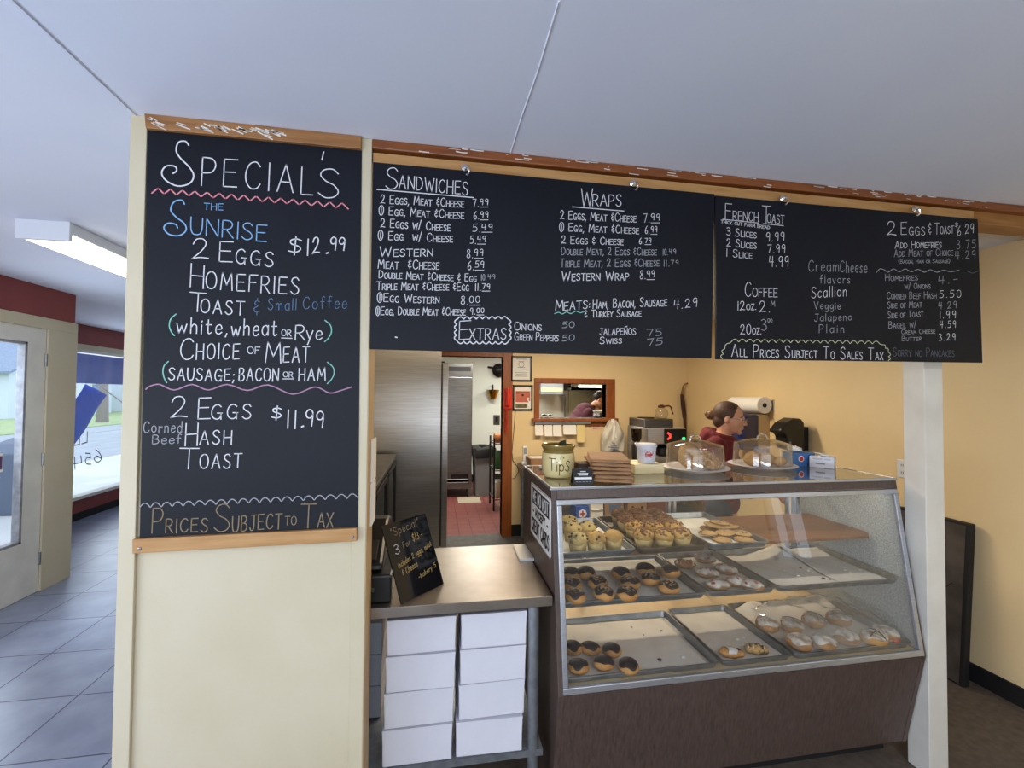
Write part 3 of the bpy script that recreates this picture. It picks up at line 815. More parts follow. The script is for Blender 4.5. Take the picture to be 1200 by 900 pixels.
# blue feather flag hung from a slanting pole outside the side window
t = thing('flag', 'bright blue cloth flag hanging on a slanting pole outside the side window', 'flag', (XW-.9, 5.0, 1.2))
XF = XW-.9
mb = MB(); mb.tube([P(112, 449, X=XF), P(126, 459, X=XF), P(152, 478, X=XF), (XW-.115, P(172, 492, X=XF).y, P(172, 492, X=XF).z)], .012, 8)
mb.build('pole', M['white_paint'], t, world=True)
tl, tr_, bl, br_ = P(100, 450, X=XF), P(125, 463, X=XF), P(60, 508, X=XF), P(86, 523, X=XF)
def fl(u, v):
    p = (tl.lerp(tr_, u)).lerp(bl.lerp(br_, u), v)
    return p+Vector((.012*math.sin(v*7+u*3), 0, 0))
mb = MB(); mb.grid(fl, 8, 16)
mb.build('cloth', mat('blue_flag_cloth', '#2f62d8', .7, col2='#2a58c6', scale=10), t, world=True, smooth=True, solid=.004)
# blue awning valance above the window, on its frame
t = thing('awning', 'blue canvas awning with drop valance above the side window outside', 'awning', (XW-.1, 7.9, 2.0))
mb = MB()
XA = XW-.75
za = P(120, 450, X=XA).z
mb.grid(lambda u, v: Vector((XA+.02*math.sin(u*40), 6.95+u*2.85, za+v*.42)), 60, 4)
mb.grid(lambda u, v: Vector((XA+v*.63, 6.95+u*2.85, za+.42+v*.5)), 10, 4)
mb.build('canvas', mat('blue_canvas', '#6f83cf', .7, col2='#5c71bd', scale=3, sub=0.0), t, world=True, solid=.004)
for yy in (6.97, 9.78):
    mb = MB(); mb.tube([(XA, yy, za+.42), (XW-.1, yy, za+.42), (XW-.1, yy, za+.92), (XA, yy, za+.42)], .012, 6)
    mb.build('awning_frame', M['galv'], t, world=True)
# bin and notice on the pavement seen through the door
c = P(13, 553, Z=GZ)
t = thing('trash_bin', 'dark blue-grey bin on the pavement outside the glazed door', 'bin', (-6.0, 0, GZ))
q = P(14, 540, X=-6.0); q1 = P(19, 520, X=-6.0)
t.location = (-6.0, q.y, GZ)
mb = MB(); mb.prism([(-.25, -.22, 0), (-.25, .3, 0), (-.25, .3, 1.05), (-.25, .02, .98), (-.25, -.22, .86)], (.5, 0, 0))
mb.build('bin_body', mat('blue_grey_plastic', '#4b5970', .5), t, bevel=.02)
mb = MB(); mb.tube([(0, .31, .95), (0, .33, 1.3), (.02, .35, 1.42)], .02, 6)
mb.build('bin_handle', M['black'], t)
t = thing('notice', 'small white and purple notice stuck inside the glass of the door', 'sign', (XD-.027, gy1-.14, 1.1))
pa = P(4, 531, X=XD-.026); pb = P(-14, 556, X=XD-.026)
t.location = (XD-.026, pa.y, pb.z)
hh = pa.z-pb.z
mb = MB(); mb.box(-.0008, .0008, pb.y-pa.y, 0, 0, hh)
mb.build('notice_sheet', M['paper'], t)
mb = MB(); mb.box(.0008, .0016, pb.y-pa.y+.01, -.008, .02, hh-.02)
mb.build('notice_print', mat('purple_print', '#5a3a66', .6), t)

# ================================================================== CHALKBOARDS
def board_text(parent, y, items):
    """items: text, x0, base0, x1, base1, cap px, colour [, options]"""
    mbs = {}
    mp = lambda u, v: Vector((u, y, v))
    last = None
    for n_, it in enumerate(items):
        txt, x0, b0, x1, b1, h, colr = it[:7]
        op = it[7] if len(it) > 7 else {}
        # words written on after one another in one chalk make one piece of writing
        if not (last and last[2] == colr and abs(b0-last[1]) < 10 and -4 < x0-last[0] < 14): key = (colr, n_)
        last = (x1, b1, colr)
        mb = mbs.setdefault(key, MB())
        p0, p1 = P(x0, b0, Y=y), P(x1, b1, Y=y)
        h_ = P(x0, b0-h, Y=y).z-p0.z
        wd = op.get('w', 1.35)*.0023
        letter(mb, txt, mp, p0.x, p0.z, p1.x, p1.z, h_, wd, op.get('s', .72), op.get('lower', False), op.get('gap', .2), op.get('slant', 0.02))
    return mbs
def board_line(mbs, y, colr, pts, wd=1.3, sm=True):
    mb = mbs.setdefault((colr, 'line', pts[0]), MB())
    q = [tuple(P(a, b, Y=y)[i] for i in (0, 2)) for a, b in pts]
    if sm: q = smooth_pts(q, 4)
    if sm: ribbon(mb, q, wd*.0026, lambda u, v: Vector((u, y, v)))
    else:
        for i in range(len(q)-1): ribbon(mb, q[i:i+2], wd*.0026, lambda u, v: Vector((u, y, v)))
def scallop(x0, y0, x1, y1, n, bul, k=5):
    """points of a row of bumps along a line; bulge in pixels to the left of travel"""
    L_ = math.hypot(x1-x0, y1-y0)
    nx, ny = (y1-y0)/L_, -(x1-x0)/L_
    out = []
    for i in range(n):
        for j in range(k+(i == n-1)):
            t_ = (i+j/k)/n
            e = abs(math.sin(PI*j/k))*bul if j < k else 0
            out.append((x0+(x1-x0)*t_+nx*e, y0+(y1-y0)*t_+ny*e))
    return out
def finish(mbs, parent, name='chalk_writing'):
    for key, mb in mbs.items():
        k = key[0]
        o = mb.build(name if key[1] != 'line' else 'chalk_line', M[k], parent, world=True)
        o['label'] = {'chalk': 'white', 'chalk_dim': 'grey white', 'chalk_faint': 'faded grey', 'chalk_blue': 'light blue', 'chalk_blue_dim': 'faded blue', 'chalk_pink': 'pink', 'chalk_violet': 'violet', 'chalk_teal': 'teal', 'chalk_tan': 'tan', 'chalk_lime': 'pale yellow', 'chalk_gold': 'gold', 'ink': 'black', 'white_ink': 'white', 'red_ink': 'red', 'grey_ink': 'grey'}[k]+' chalk'

YS = YP-0.014
t = thing('chalkboard', "tall black chalkboard headed SPECIAL'S on the cream partition at left", 'chalkboard', (-0.555, YS, 1.13))
def quad_panel(mb, tl, tr, br, bl, y0, y1):
    mb.hexa([(bl.x, y0, bl.z), (br.x, y0, br.z), (br.x, y1, br.z), (bl.x, y1, bl.z), (tl.x, y0, tl.z), (tr.x, y0, tr.z), (tr.x, y1, tr.z), (tl.x, y1, tl.z)])
mb = MB(); quad_panel(mb, P(173.3, 150, Y=YS), P(424, 175, Y=YS), P(419.4, 622, Y=YS), P(163.5, 634, Y=YS), YS, YP)
mb.build('panel', M['board'], t, world=True)
mb = MB(); quad_panel(mb, P(171.8, 135.6, Y=YS), P(424, 161.5, Y=YS), P(424, 176.5, Y=YS), P(173.3, 152.5, Y=YS), YS-.012, YP)
mb.build('top_strip', M['oak_worn'], t, world=True, bevel=.002)
mb = MB(); quad_panel(mb, P(158.4, 630.5, Y=YS), P(419, 617.5, Y=YS), P(419, 632.7, Y=YS), P(158.4, 647, Y=YS), YS-.014, YP)
mb.build('bottom_strip', M['pine'], t, world=True, bevel=.002)
for px, py in ((163.5, 643), (413, 629.5)):
    c = P(px, py, Y=YS-.014)
    mb = MB(); mb.lathe([(.001, -.003), (.0045, -.002), (.005, 0)], c=(c.x, c.y, c.z), n=10, axis='Y')
    mb.build('screw', M['steel_dark'], t, world=True)
for part_ in (range(28), range(28, 34)):
  mb = MB()
  for k in part_:
    u = random.random()**.7 if k % 3 else random.random()
    px = 205+u*120 if k < 28 else 172+random.random()*12
    py = 135.6+(px-171.8)*.103+random.random()*7+1.0
    p0 = P(px, py, Y=YS-.0125); l_ = random.uniform(.008, .045)
    ribbon(mb, [(p0.x, p0.z), (p0.x+l_, p0.z-.1*l_-random.uniform(0, .4)*l_)], random.uniform(.002, .005), lambda u_, v_: Vector((u_, YS-.0126, v_)))
  mb.build('paint_smear', M['white_paint'], t, world=True)
y = YS-.0009
L_ = dict(lower=True)
items = [
 ('PECIAL', 236, 217, 366, 228.5, 33, 'chalk', dict(w=1.5, gap=.32)), ('S', 373, 230, 397, 232, 34, 'chalk', dict(w=1.5)), ("'", 376, 216, 379, 216, 37, 'chalk', dict(w=1.5)),
 ('THE', 239, 245.5, 261, 246.5, 7.5, 'chalk_blue', dict(w=1)),
 ('UNRISE', 223, 274.5, 312, 283, 20, 'chalk_blue'),
 ('2', 225, 304, 244, 304, 24, 'chalk'), ('E', 257, 306, 272, 307, 24, 'chalk'), ('GGS', 276, 309, 320, 312.5, 17, 'chalk', dict(gap=.3)),
 ('$', 338, 297, 353, 297, 19, 'chalk', dict(w=1.6)), ('12', 360, 299, 374, 296.5, 19, 'chalk', dict(w=1.6, gap=.35)), ('.', 382, 297, 385, 297, 16, 'chalk', dict(w=2)), ('99', 387, 292.5, 404, 293, 15, 'chalk', dict(w=1.6)),
 ('H', 223, 336, 238, 338, 27, 'chalk'), ('OMEFRIES', 241, 338, 350, 345.5, 20, 'chalk', dict(gap=.28)),
 ('T', 222, 364.5, 241, 366, 22, 'chalk'), ('OAST', 235, 366.5, 286, 369, 16, 'chalk', dict(gap=.3)),
 ('&', 297, 370, 304, 370, 20, 'chalk_blue_dim', dict(w=1)), ('Small', 314, 363, 347, 363, 13, 'chalk_blue_dim', dict(lower=True, w=1, gap=.3)), ('Coffee', 355, 362, 406, 361, 14, 'chalk_blue_dim', dict(lower=True, w=1, gap=.3)),
 ('(', 198, 390, 205, 390, 20, 'chalk_teal'), ('white,', 207, 390, 266, 392, 18, 'chalk', dict(lower=True, gap=.26)), ('wheat', 271, 393.5, 324, 393, 19, 'chalk', dict(lower=True, gap=.26)), ('OR', 330, 393, 341, 394, 7, 'chalk', dict(w=1)), ('R', 346, 398, 357, 398, 17, 'chalk'), ('ye', 359, 398, 377, 398, 17, 'chalk', L_), (')', 380, 397, 388, 397, 20, 'chalk_teal'),
 ('C', 211, 421, 226, 421, 25, 'chalk'), ('HOICE', 230, 421, 280, 420.5, 18, 'chalk', dict(gap=.3)), ('OF', 290, 414, 304, 415, 8, 'chalk', dict(w=1)), ('M', 311, 424, 329, 425, 24, 'chalk'), ('EAT', 332, 424, 362, 424, 18, 'chalk', dict(gap=.3)),
 ('(', 190.5, 445, 196, 446, 20, 'chalk_teal'), ('SAUSAGE;', 197.5, 445.5, 274, 446.5, 14, 'chalk', dict(gap=.24)), ('BACON', 280, 446, 326, 446.5, 15, 'chalk', dict(gap=.26)), ('OR', 332, 441.5, 343, 442, 6, 'chalk', dict(w=1)), ('HAM', 350, 446, 381, 445.5, 14.5, 'chalk', dict(gap=.3)), (')', 383, 446, 391, 446, 20, 'chalk_teal'),
 ('2', 200, 490.5, 219, 490, 25, 'chalk'), ('E', 232, 490.5, 246, 490.5, 25, 'chalk'), ('GGS', 247.5, 491, 294, 491, 17, 'chalk', dict(gap=.3)),
 ('$', 318, 491, 330, 491, 14, 'chalk', dict(w=1.6)), ('11', 337, 501, 346, 502, 21, 'chalk', dict(w=1.6, gap=1)), ('.', 353, 500, 356, 500, 18, 'chalk', dict(w=2)), ('99', 358, 499, 379, 501, 19, 'chalk', dict(w=1.6)),
 ('Corned', 168, 507, 213, 507, 13, 'chalk_dim', dict(lower=True, w=1.1, gap=.26)), ('Beef', 178.5, 520, 212, 519.5, 10.5, 'chalk_dim', dict(lower=True, w=1.1)),
 ('H', 217, 522, 231, 521.5, 26, 'chalk'), ('ASH', 234, 521, 271, 520.5, 16, 'chalk', dict(gap=.3)),
 ('T', 210, 549, 232, 549, 24, 'chalk'), ('OAST', 234, 549.5, 283, 548, 16.5, 'chalk', dict(gap=.3)),
 ('P', 178, 624.5, 190, 624, 29, 'chalk_tan'), ('RICES', 194, 624, 243, 623.5, 16, 'chalk_tan', dict(gap=.28)), ('S', 251, 624, 269, 623.5, 32, 'chalk_tan'), ('UBJECT', 272, 623, 330, 619.5, 18, 'chalk_tan', dict(gap=.26)), ('TO', 334, 615, 347, 615, 10, 'chalk_tan', dict(w=1.1)), ('T', 352, 619, 370, 618.5, 28, 'chalk_tan'), ('AX', 372, 618.5, 390, 617.5, 17, 'chalk_tan'),
]
mbs = board_text(t, y, items)
# the two tall scrolled capitals
board_line(mbs, y, 'chalk', [(221, 170), (217, 165.5), (209, 167), (206.5, 177), (212, 186), (222, 196), (227, 206), (222, 215), (208, 218), (194, 211), (189.5, 202), (195, 194.5), (205, 195), (207, 200), (203, 203)], 1.6)
board_line(mbs, y, 'chalk_blue', [(216, 239), (213, 234.5), (204, 236.5), (200, 246), (206, 254), (216, 262), (218, 270), (210, 276), (198, 274.5), (192, 267), (197, 261.5), (206, 263), (208, 267)], 1.5)
zz = []
for k in range(33): zz.append((178+k*230/32, 223+k*18.5/32+(3.2 if k % 2 == 0 else -3.2)))
board_line(mbs, y, 'chalk_pink', zz, 1.5, sm=False)
board_line(mbs, y, 'chalk_violet', [(171, 456), (176, 452.5), (187, 450.5), (204, 457), (225, 450.5), (244, 457), (266, 450.5), (290, 457.5), (314, 451), (343, 462), (369, 453.5), (386, 460.5), (398, 458), (412, 453.5)], 1.4)
board_line(mbs, y, 'chalk_dim', scallop(163.5, 595, 419.5, 583.5, 20, 5), 1.1)
board_line(mbs, y, 'chalk', [(330, 396), (342, 396.5)], 1, sm=False)
board_line(mbs, y, 'chalk', [(331.5, 444), (344, 444)], 1, sm=False)
finish(mbs, t)

YM = YP-0.020
def menu(label, tl, tr, br, bl):
    cx = (P(*bl, Y=YM).x+P(*br, Y=YM).x)/2
    t = thing('menu_board', label, 'chalkboard', (cx, YM, 1.745))
    mb = MB(); quad_panel(mb, P(*tl, Y=YM), P(*tr, Y=YM), P(*br, Y=YM), P(*bl, Y=YM), YM, YM+.011)
    mb.build('panel', M['board'], t, world=True, bevel=.001)
    return t
t = menu('wide black menu board listing sandwiches, wraps and extras over the steel table', (437.3, 189.7), (837.5, 227.3), (834, 419.9), (433, 408.9))
y = YM-.0009
W = lambda txt_, *a, **k: (txt_, *a, dict(dict(w=1.0, gap=.2), **k))
def price(main, cents, x0, b0, x1, h, colr='chalk'):
    """figure with small underlined pence raised beside it"""
    xm = x0+(x1-x0)*.42
    return [(main, x0, b0, xm-1, b0, h, colr, dict(w=.9, gap=.3)), (cents, xm+1, b0-h*.25, x1, b0-h*.25, h*.75, colr, dict(w=.9, gap=.3))], [(xm+1, b0+.6), (x1, b0+.6)]
items, lines = [], []
def pr(*a):
    i_, l_ = price(*a)
    items.extend(i_); lines.append((a[-1] if isinstance(a[-1], str) else 'chalk', l_))
items += [('S', 452, 222, 466, 222, 25, 'chalk', dict(w=1.2)), ('ANDWICHES', 467.5, 221, 548, 228.5, 15.5, 'chalk', dict(w=1.2, gap=.22)),
 W('2 Eggs, Meat &Cheese', 446, 238, 543, 243, 10, 'chalk'), W('@ Egg, Meat &Cheese', 444, 251.5, 543, 256.5, 10, 'chalk'),
 W('2 Eggs w/ Cheese', 446, 266, 527, 271, 10, 'chalk'), W('@ Egg  w/ Cheese', 443, 280.5, 530, 284, 10, 'chalk'),
 W('Western', 445, 300.5, 506, 300, 11.5, 'chalk', w=1.15), W('Meat  &Cheese', 443, 314.5, 514, 315.5, 11, 'chalk'),
 W('Double Meat &Cheese & Egg', 444, 326, 558, 330, 9, 'chalk'), W('Triple Meat &Cheese &Egg', 441.5, 339.5, 549, 340.5, 9.5, 'chalk'),
 W('@Egg Western', 442, 353.5, 514, 355.5, 10, 'chalk'), W('@Egg, Double Meat &Cheese', 440.5, 369, 545, 369.5, 9.5, 'chalk'),
 ('E', 538, 397.5, 551, 397, 22, 'chalk', dict(w=1.2)), ('XTRAS', 550, 398, 593, 397.5, 13, 'chalk', dict(w=1.2)),
 W('Onions', 603, 386.5, 634, 387.5, 9.5, 'chalk'), W('Green Peppers', 603, 398.5, 654, 400, 9.5, 'chalk'), W('50', 659, 384.5, 673, 383.5, 7, 'chalk_dim'), W('50', 659, 400, 673, 399, 7, 'chalk_dim'),
 ('W', 681, 241.5, 694, 241.5, 21, 'chalk', dict(w=1.15)), ('RAPS', 694.5, 241, 728, 242, 13.5, 'chalk', dict(w=1.15)),
 W('2 Eggs, Meat &Cheese', 656.5, 256.5, 745, 260.5, 10, 'chalk'), W('@ Egg, Meat &Cheese', 655.5, 270.5, 748, 274, 9.5, 'chalk'), W('2 Eggs & Cheese', 658, 285.5, 730, 287, 9, 'chalk'),
 W('Double Meat, 2 Eggs &Cheese', 658, 298.5, 769, 299, 9, 'chalk_dim'), W('Triple Meat, 2 Eggs &Cheese', 656.5, 313, 772, 312, 9.5, 'chalk_dim'), W('Western Wrap', 658.5, 329, 736, 328, 11, 'chalk', w=1.2),
 W('M', 651, 364.5, 660, 364.5, 13, 'chalk', w=1.2), W('EATS:', 661, 364, 691, 361, 9.5, 'chalk', w=1.1), W('Ham, Bacon, Sausage', 695, 361.5, 781, 358.5, 10.5, 'chalk', w=1.1), W('& Turkey Sausage', 685, 372, 751, 371, 8.5, 'chalk'),
 W('4.29', 790, 362, 817, 359.5, 10.5, 'chalk', gap=.3), W('JALAPEÑOS', 703, 392.5, 745, 392, 7.5, 'chalk'), W('Swiss', 703, 403, 728, 402.5, 8, 'chalk'), W('75', 758, 393.5, 775, 393.5, 8, 'chalk_dim'), W('75', 758.5, 405.5, 776, 404, 8, 'chalk_dim')]
for a in (('7.', '99', 554, 242, 572, 9), ('6.', '99', 555, 257, 572, 9), ('5.', '49', 554, 271.5, 577, 9), ('5.', '49', 551, 285.5, 569, 9), ('8.', '99', 547, 302, 566, 10), ('6.', '59', 548, 316, 567, 10), ('8.', '00', 540, 357, 562, 10), ('9.', '00', 551, 368.5, 567, 7.5), ('7.', '99', 754, 260.5, 773, 10), ('6.', '99', 756, 274, 770, 9), ('6.', '79', 749, 286, 763, 7), ('8.', '99', 750, 327, 767, 10), ('11.', '79', 557, 340.5, 574, 8)): pr(*a)
for a in (('10.', '49', 564, 328.5, 580, 7, 'chalk_dim'), ('10.', '49', 777, 299, 792, 7, 'chalk_dim'), ('11.', '79', 778, 312, 795, 7, 'chalk_dim')):
    i_, l_ = price(*a); items += i_
mbs = board_text(t, y, items)
for c_, l_ in lines: board_line(mbs, y, 'chalk', l_, .8, sm=False)
board_line(mbs, y, 'chalk', [(442, 222), (555, 231.5)], 1.2, sm=False)
board_line(mbs, y, 'chalk', [(671, 242.3), (731, 247.3)], 1.1, sm=False)
board_line(mbs, y, 'chalk_teal', [(650, 367.5), (655, 366), (659, 368), (664, 365.5), (669, 367.5), (675, 364.5), (680, 366.5), (687, 364)], 1)
cl = scallop(536, 374, 595, 373.5, 8, 2.6)+scallop(596, 374, 596.5, 399, 4, 2.6)+scallop(595.5, 400.5, 536, 400, 8, 2.6)+scallop(535, 399, 535.5, 374, 4, 2.6)
board_line(mbs, y, 'chalk', cl, 1.4)
board_line(mbs, y, 'chalk', [(463.5, 395), (465, 395.4)], 1.6, sm=False)
finish(mbs, t)

t = menu('black menu board with French toast, coffee and side prices nearest the white column', (838.6, 229), (1146, 256.7), (1151.6, 424.9), (839.8, 420.8))
items, lines = [], []
items += [W('F', 850, 257, 857, 258, 18.5, 'chalk'), W('RENCH', 859, 258, 888.5, 260, 11, 'chalk'), W('T', 893, 261, 903, 261.5, 20, 'chalk'), W('OAST', 899, 261, 919, 262.5, 10, 'chalk'),
 W('THICK CUT FARM BREAD', 845, 261.5, 902, 268.5, 3.6, 'chalk', w=.8), W('3 Slices', 851.5, 275.5, 886, 279, 9, 'chalk'), W('2 Slices', 851.5, 288.5, 886, 291.5, 9, 'chalk'), W('1 Slice', 851.5, 300.5, 881, 303, 9, 'chalk'),
 W('9.99', 898, 282.5, 919, 282, 10, 'chalk', gap=.3), W('7.99', 899.5, 296.5, 920, 296, 9.5, 'chalk', gap=.3), W('4.99', 901.5, 312, 924, 312.5, 12, 'chalk', gap=.3),
 W('C', 873, 348, 880, 348, 17, 'chalk'), W('OFFEE', 882, 347.5, 911, 348, 10, 'chalk'), W('12oz.', 864.5, 364, 886, 363, 10.5, 'chalk', s=.65), W('2.', 890, 366, 902, 366, 13, 'chalk', gap=.3), W('M', 903.5, 358.5, 908, 359, 6, 'chalk_dim', w=.9),
 W('3', 892, 387, 898, 387, 13, 'chalk_dim'), W('00', 899.5, 377.5, 905, 377.5, 4, 'chalk_dim', w=.8), W('20oz.', 867.5, 392, 892, 391.5, 11.5, 'chalk', s=.62),
 W('Cream', 947.5, 318, 983, 318, 13, 'chalk_dim', lower=True, gap=.26), W('Cheese', 984.5, 319, 1016, 319.5, 13, 'chalk_dim', lower=True, gap=.26), W('flavors', 961, 332, 996, 332, 9.5, 'chalk_dim', lower=True, gap=.3), W('Scallion', 951, 349, 992, 347, 12.5, 'chalk', lower=True, gap=.26), W('Veggie', 954, 362, 985, 362.5, 8.5, 'chalk_dim', lower=True, gap=.26), W('Jalapeno', 954.5, 376.5, 998, 375, 8.5, 'chalk_dim', lower=True, gap=.26), W('Plain', 960, 390, 989, 389.5, 9.5, 'chalk_dim', lower=True, gap=.4),
 W('All Prices Subject To Sales Tax', 857.5, 418, 1034, 421.5, 14.5, 'chalk', s=.62, gap=.22, w=1.1),
 W('2', 1039.5, 275, 1050, 275.5, 16, 'chalk', w=1.2), W('Eggs', 1056, 275, 1083, 275.5, 14.5, 'chalk', s=.66), W('&', 1088, 275, 1091.5, 275, 14, 'chalk'), W('Toast', 1095.5, 274.5, 1117, 273.5, 13, 'chalk', s=.66), W('$', 1119, 266, 1122.5, 266, 5, 'chalk', w=.8), W('6.29', 1122, 276, 1141, 273, 11, 'chalk', gap=.3),
 W('Add Homefries', 1049, 291, 1103, 290, 8.5, 'chalk'), W('Add Meat of Choice', 1048, 301, 1116.5, 299.5, 8.5, 'chalk_dim'), W('(Bacon, Ham or Sausage)', 1053, 308.5, 1113, 308, 4.6, 'chalk_dim', w=.85), W('3.75', 1121, 291.5, 1143, 291, 10, 'chalk_dim', gap=.4), W('4.29', 1119.5, 304, 1143, 303, 9.5, 'chalk_dim', gap=.4),
 W('Homefries', 1037.5, 329, 1075, 328.5, 7.5, 'chalk_dim'), W('w/ Onions', 1060, 338.5, 1090, 338, 6.5, 'chalk_dim'), W('4.-', 1100, 333, 1122, 331, 9, 'chalk_dim', gap=.4), W('Corned Beef Hash', 1039.5, 350.5, 1097, 349.5, 8, 'chalk_dim'), W('5.50', 1101, 349, 1126, 348.5, 8.5, 'chalk', gap=.4), W('Side of Meat', 1040, 361.5, 1080, 360, 7.5, 'chalk_dim'), W('4.29', 1100, 362, 1121, 361, 8, 'chalk_dim', gap=.4), W('Side of Toast', 1040.5, 373, 1081.5, 371, 7.5, 'chalk_dim'), W('1.99', 1101.5, 373, 1120, 372.5, 8.5, 'chalk', gap=.4), W('Bagel w/', 1041.5, 385, 1073.5, 383.5, 8, 'chalk_dim'), W('4.59', 1101.5, 384.5, 1120, 383.5, 8, 'chalk', gap=.4), W('Cream Cheese', 1056.5, 391.5, 1095.5, 390.5, 5.5, 'chalk_dim', w=.9), W('Butter', 1057, 399.5, 1079.5, 399, 5.5, 'chalk_dim', w=.9), W('3.29', 1100, 399.5, 1119.5, 398.5, 8, 'chalk', gap=.4), W('Sorry no Pancakes', 1046.5, 417.5, 1118, 418, 10, 'chalk_faint', lower=False)]
mbs = board_text(t, y, items)
board_line(mbs, y, 'chalk', [(847, 257), (889, 261.3)], 1, sm=False)
board_line(mbs, y, 'chalk', [(894.5, 262), (918, 264.5)], 1, sm=False)
board_line(mbs, y, 'chalk_dim', [(1027, 319.5), (1031, 315), (1036, 316), (1041, 319), (1047, 315), (1054, 318.5), (1061, 315), (1068, 318.5), (1076, 315.5), (1083, 319), (1090, 316), (1098, 319), (1106, 316.5), (1114, 318.5), (1124, 316.5)], .9)
board_line(mbs, y, 'chalk_faint', [(1134, 318), (1140, 320), (1146, 317.5)], .9)
board_line(mbs, y, 'chalk_lime', scallop(846.5, 420.5, 849, 409, 2, 2.5)+scallop(849.5, 408, 855, 402, 1, 2)+scallop(857, 400.5, 1031, 403, 20, 3.2)+scallop(1034, 404, 1041, 412, 2, 2)+scallop(1041.5, 413, 1041, 422.5, 2, 2.2), 1.0)
finish(mbs, t)
# bright screw hooks the two boards hang from
hk = [(546, 199, 'second menu board heading SANDWICHES'), (742.5, 217, 'heading WRAPS'), (918, 234.5, 'heading French Toast'), (1072, 247.5, 'heading 2 Eggs and Toast')]
for i, (px, py, wd) in enumerate(hk):
    c = P(px, py, Y=YM-.006)
    o = thing('hook', 'shiny metal screw hook on the header above the '+wd.replace('second menu board ', ''), 'hook', (c.x, YM, c.z), group='hooks holding the menu boards')
    mb = MB(); mb.lathe([(.012, -.006), (.012, -.009), (.005, -.013), (.001, -.014)], c=(-.004, 0, .006), n=12, axis='Y')
    mb.build('hook_plate', M['chrome'], o)
    mb = MB(); mb.tube([(0, .0, .008), (.002, -.014, .008), (.008, -.020, .0), (.010, -.018, -.012), (.006, -.012, -.020), (.0, -.012, -.018)], .0032, 7)
    mb.build('hook_wire', M['chrome'], o, smooth=True)

# ================================================================== STEEL TABLE WITH CARTONS
TZ = 0.845
TX0, TX1, TY0, TY1 = -0.80, 0.448, 1.645, 2.24
tb = thing('work_table', 'stainless steel work table between the partition and the pastry case', 'table', (-0.17, 1.94, 0))
mb = MB()
mb.box(TX0, TX1, TY0, TY1, TZ-0.004, TZ); mb.box(TX0, TX1, TY0, TY0+.004, TZ-.038, TZ); mb.box(TX0, TX1, TY1-.004, TY1, TZ-.038, TZ)
mb.box(TX0, TX0+.004, TY0, TY1, TZ-.038, TZ); mb.box(TX1-.004, TX1, TY0, TY1, TZ-.038, TZ)
mb.build('table_top', M['steel_top'], tb, world=True, bevel=.002)
mb = MB(); mb.box(TX0+.06, TX1-.03, TY0+.02, TY1-.04, .245, .27)
mb.build('undershelf', M['galv'], tb, world=True)
for x, yy in ((TX1-.065, TY0+.04), (TX1-.065, TY1-.05), (TX0+.06, TY0+.04), (TX0+.06, TY1-.05)):
    mb = MB(); mb.tube([(x, yy, .0), (x, yy, TZ-.004)], .0215, 14)
    lg = mb.build('leg', M['galv'], tb, world=True, smooth=True)
    mb = MB(); mb.lathe([(.016, 0), (.028, .02), (.026, .09), (.0225, .10)], c=(x, yy, 0), n=14)
    mb.build('foot', M['galv'], lg, world=True, smooth=True)

def carton(label, x, yy, z, wx, dy, h, rz, group, tilt=0):
    t = thing('pastry_box', label, 'box', (x, yy, z), group=group, rot=(0, 0, rz))
    mb = MB(); mb.box(-wx/2, wx/2, 0, dy, 0, h-.004)
    mb.build('tray', M['carton'], t, bevel=.002)
    mb = MB()
    mb.hexa([(-wx/2-.002, -.003, h-.006), (wx/2+.002, -.003, h-.006), (wx/2+.002, dy, h-.004), (-wx/2-.002, dy, h-.004), (-wx/2-.002, -.003, h), (wx/2+.002, -.003, h), (wx/2+.002, dy, h), (-wx/2-.002, dy, h)])
    mb.build('lid', M['carton'], t)
    mb = MB()
    mb.prism([(-wx/2-.0015, -.002, h-.002), (wx/2+.0015, -.002, h-.002), (wx/2-.004, -.007, .006), (-wx/2+.004, -.007, .006)], (0, .0014, 0))
    mb.build('front_flap', M['carton'], t)
    return t
names = ['bottom', 'second from bottom', 'third from bottom', 'top']
z = .271
for i in range(4):
    h = (.128, .126, .128, .126)[i]
    carton('flat white pastry carton, %s of the left stack under the steel table' % names[i], (-.045, -.041, -.037, -.035)[i], 1.672+(0, .006, .004, .012)[i], z, .245, .25, h, (.0, .01, -.008, .012)[i], 'pastry cartons under the table')
    z += h+.0005
z = .271
for i in range(4):
    h = (.126, .128, .127, .126)[i]
    carton('flat white pastry carton, %s of the stack beside the table leg' % names[i], (.216, .226, .229, .232)[i], 1.672+(0, .012, .010, .014)[i], z, .245, .25, h, (-.03, .012, .0, -.01)[i], 'pastry cartons under the table')
    z += h+.0005
z = .271
for i in range(3):
    carton('white pastry carton in shade behind the partition edge, %s of three' % ('bottom', 'middle', 'top')[i], -.325, 1.93, z, .245, .25, .128, 0, 'pastry cartons under the table')
    z += .1285

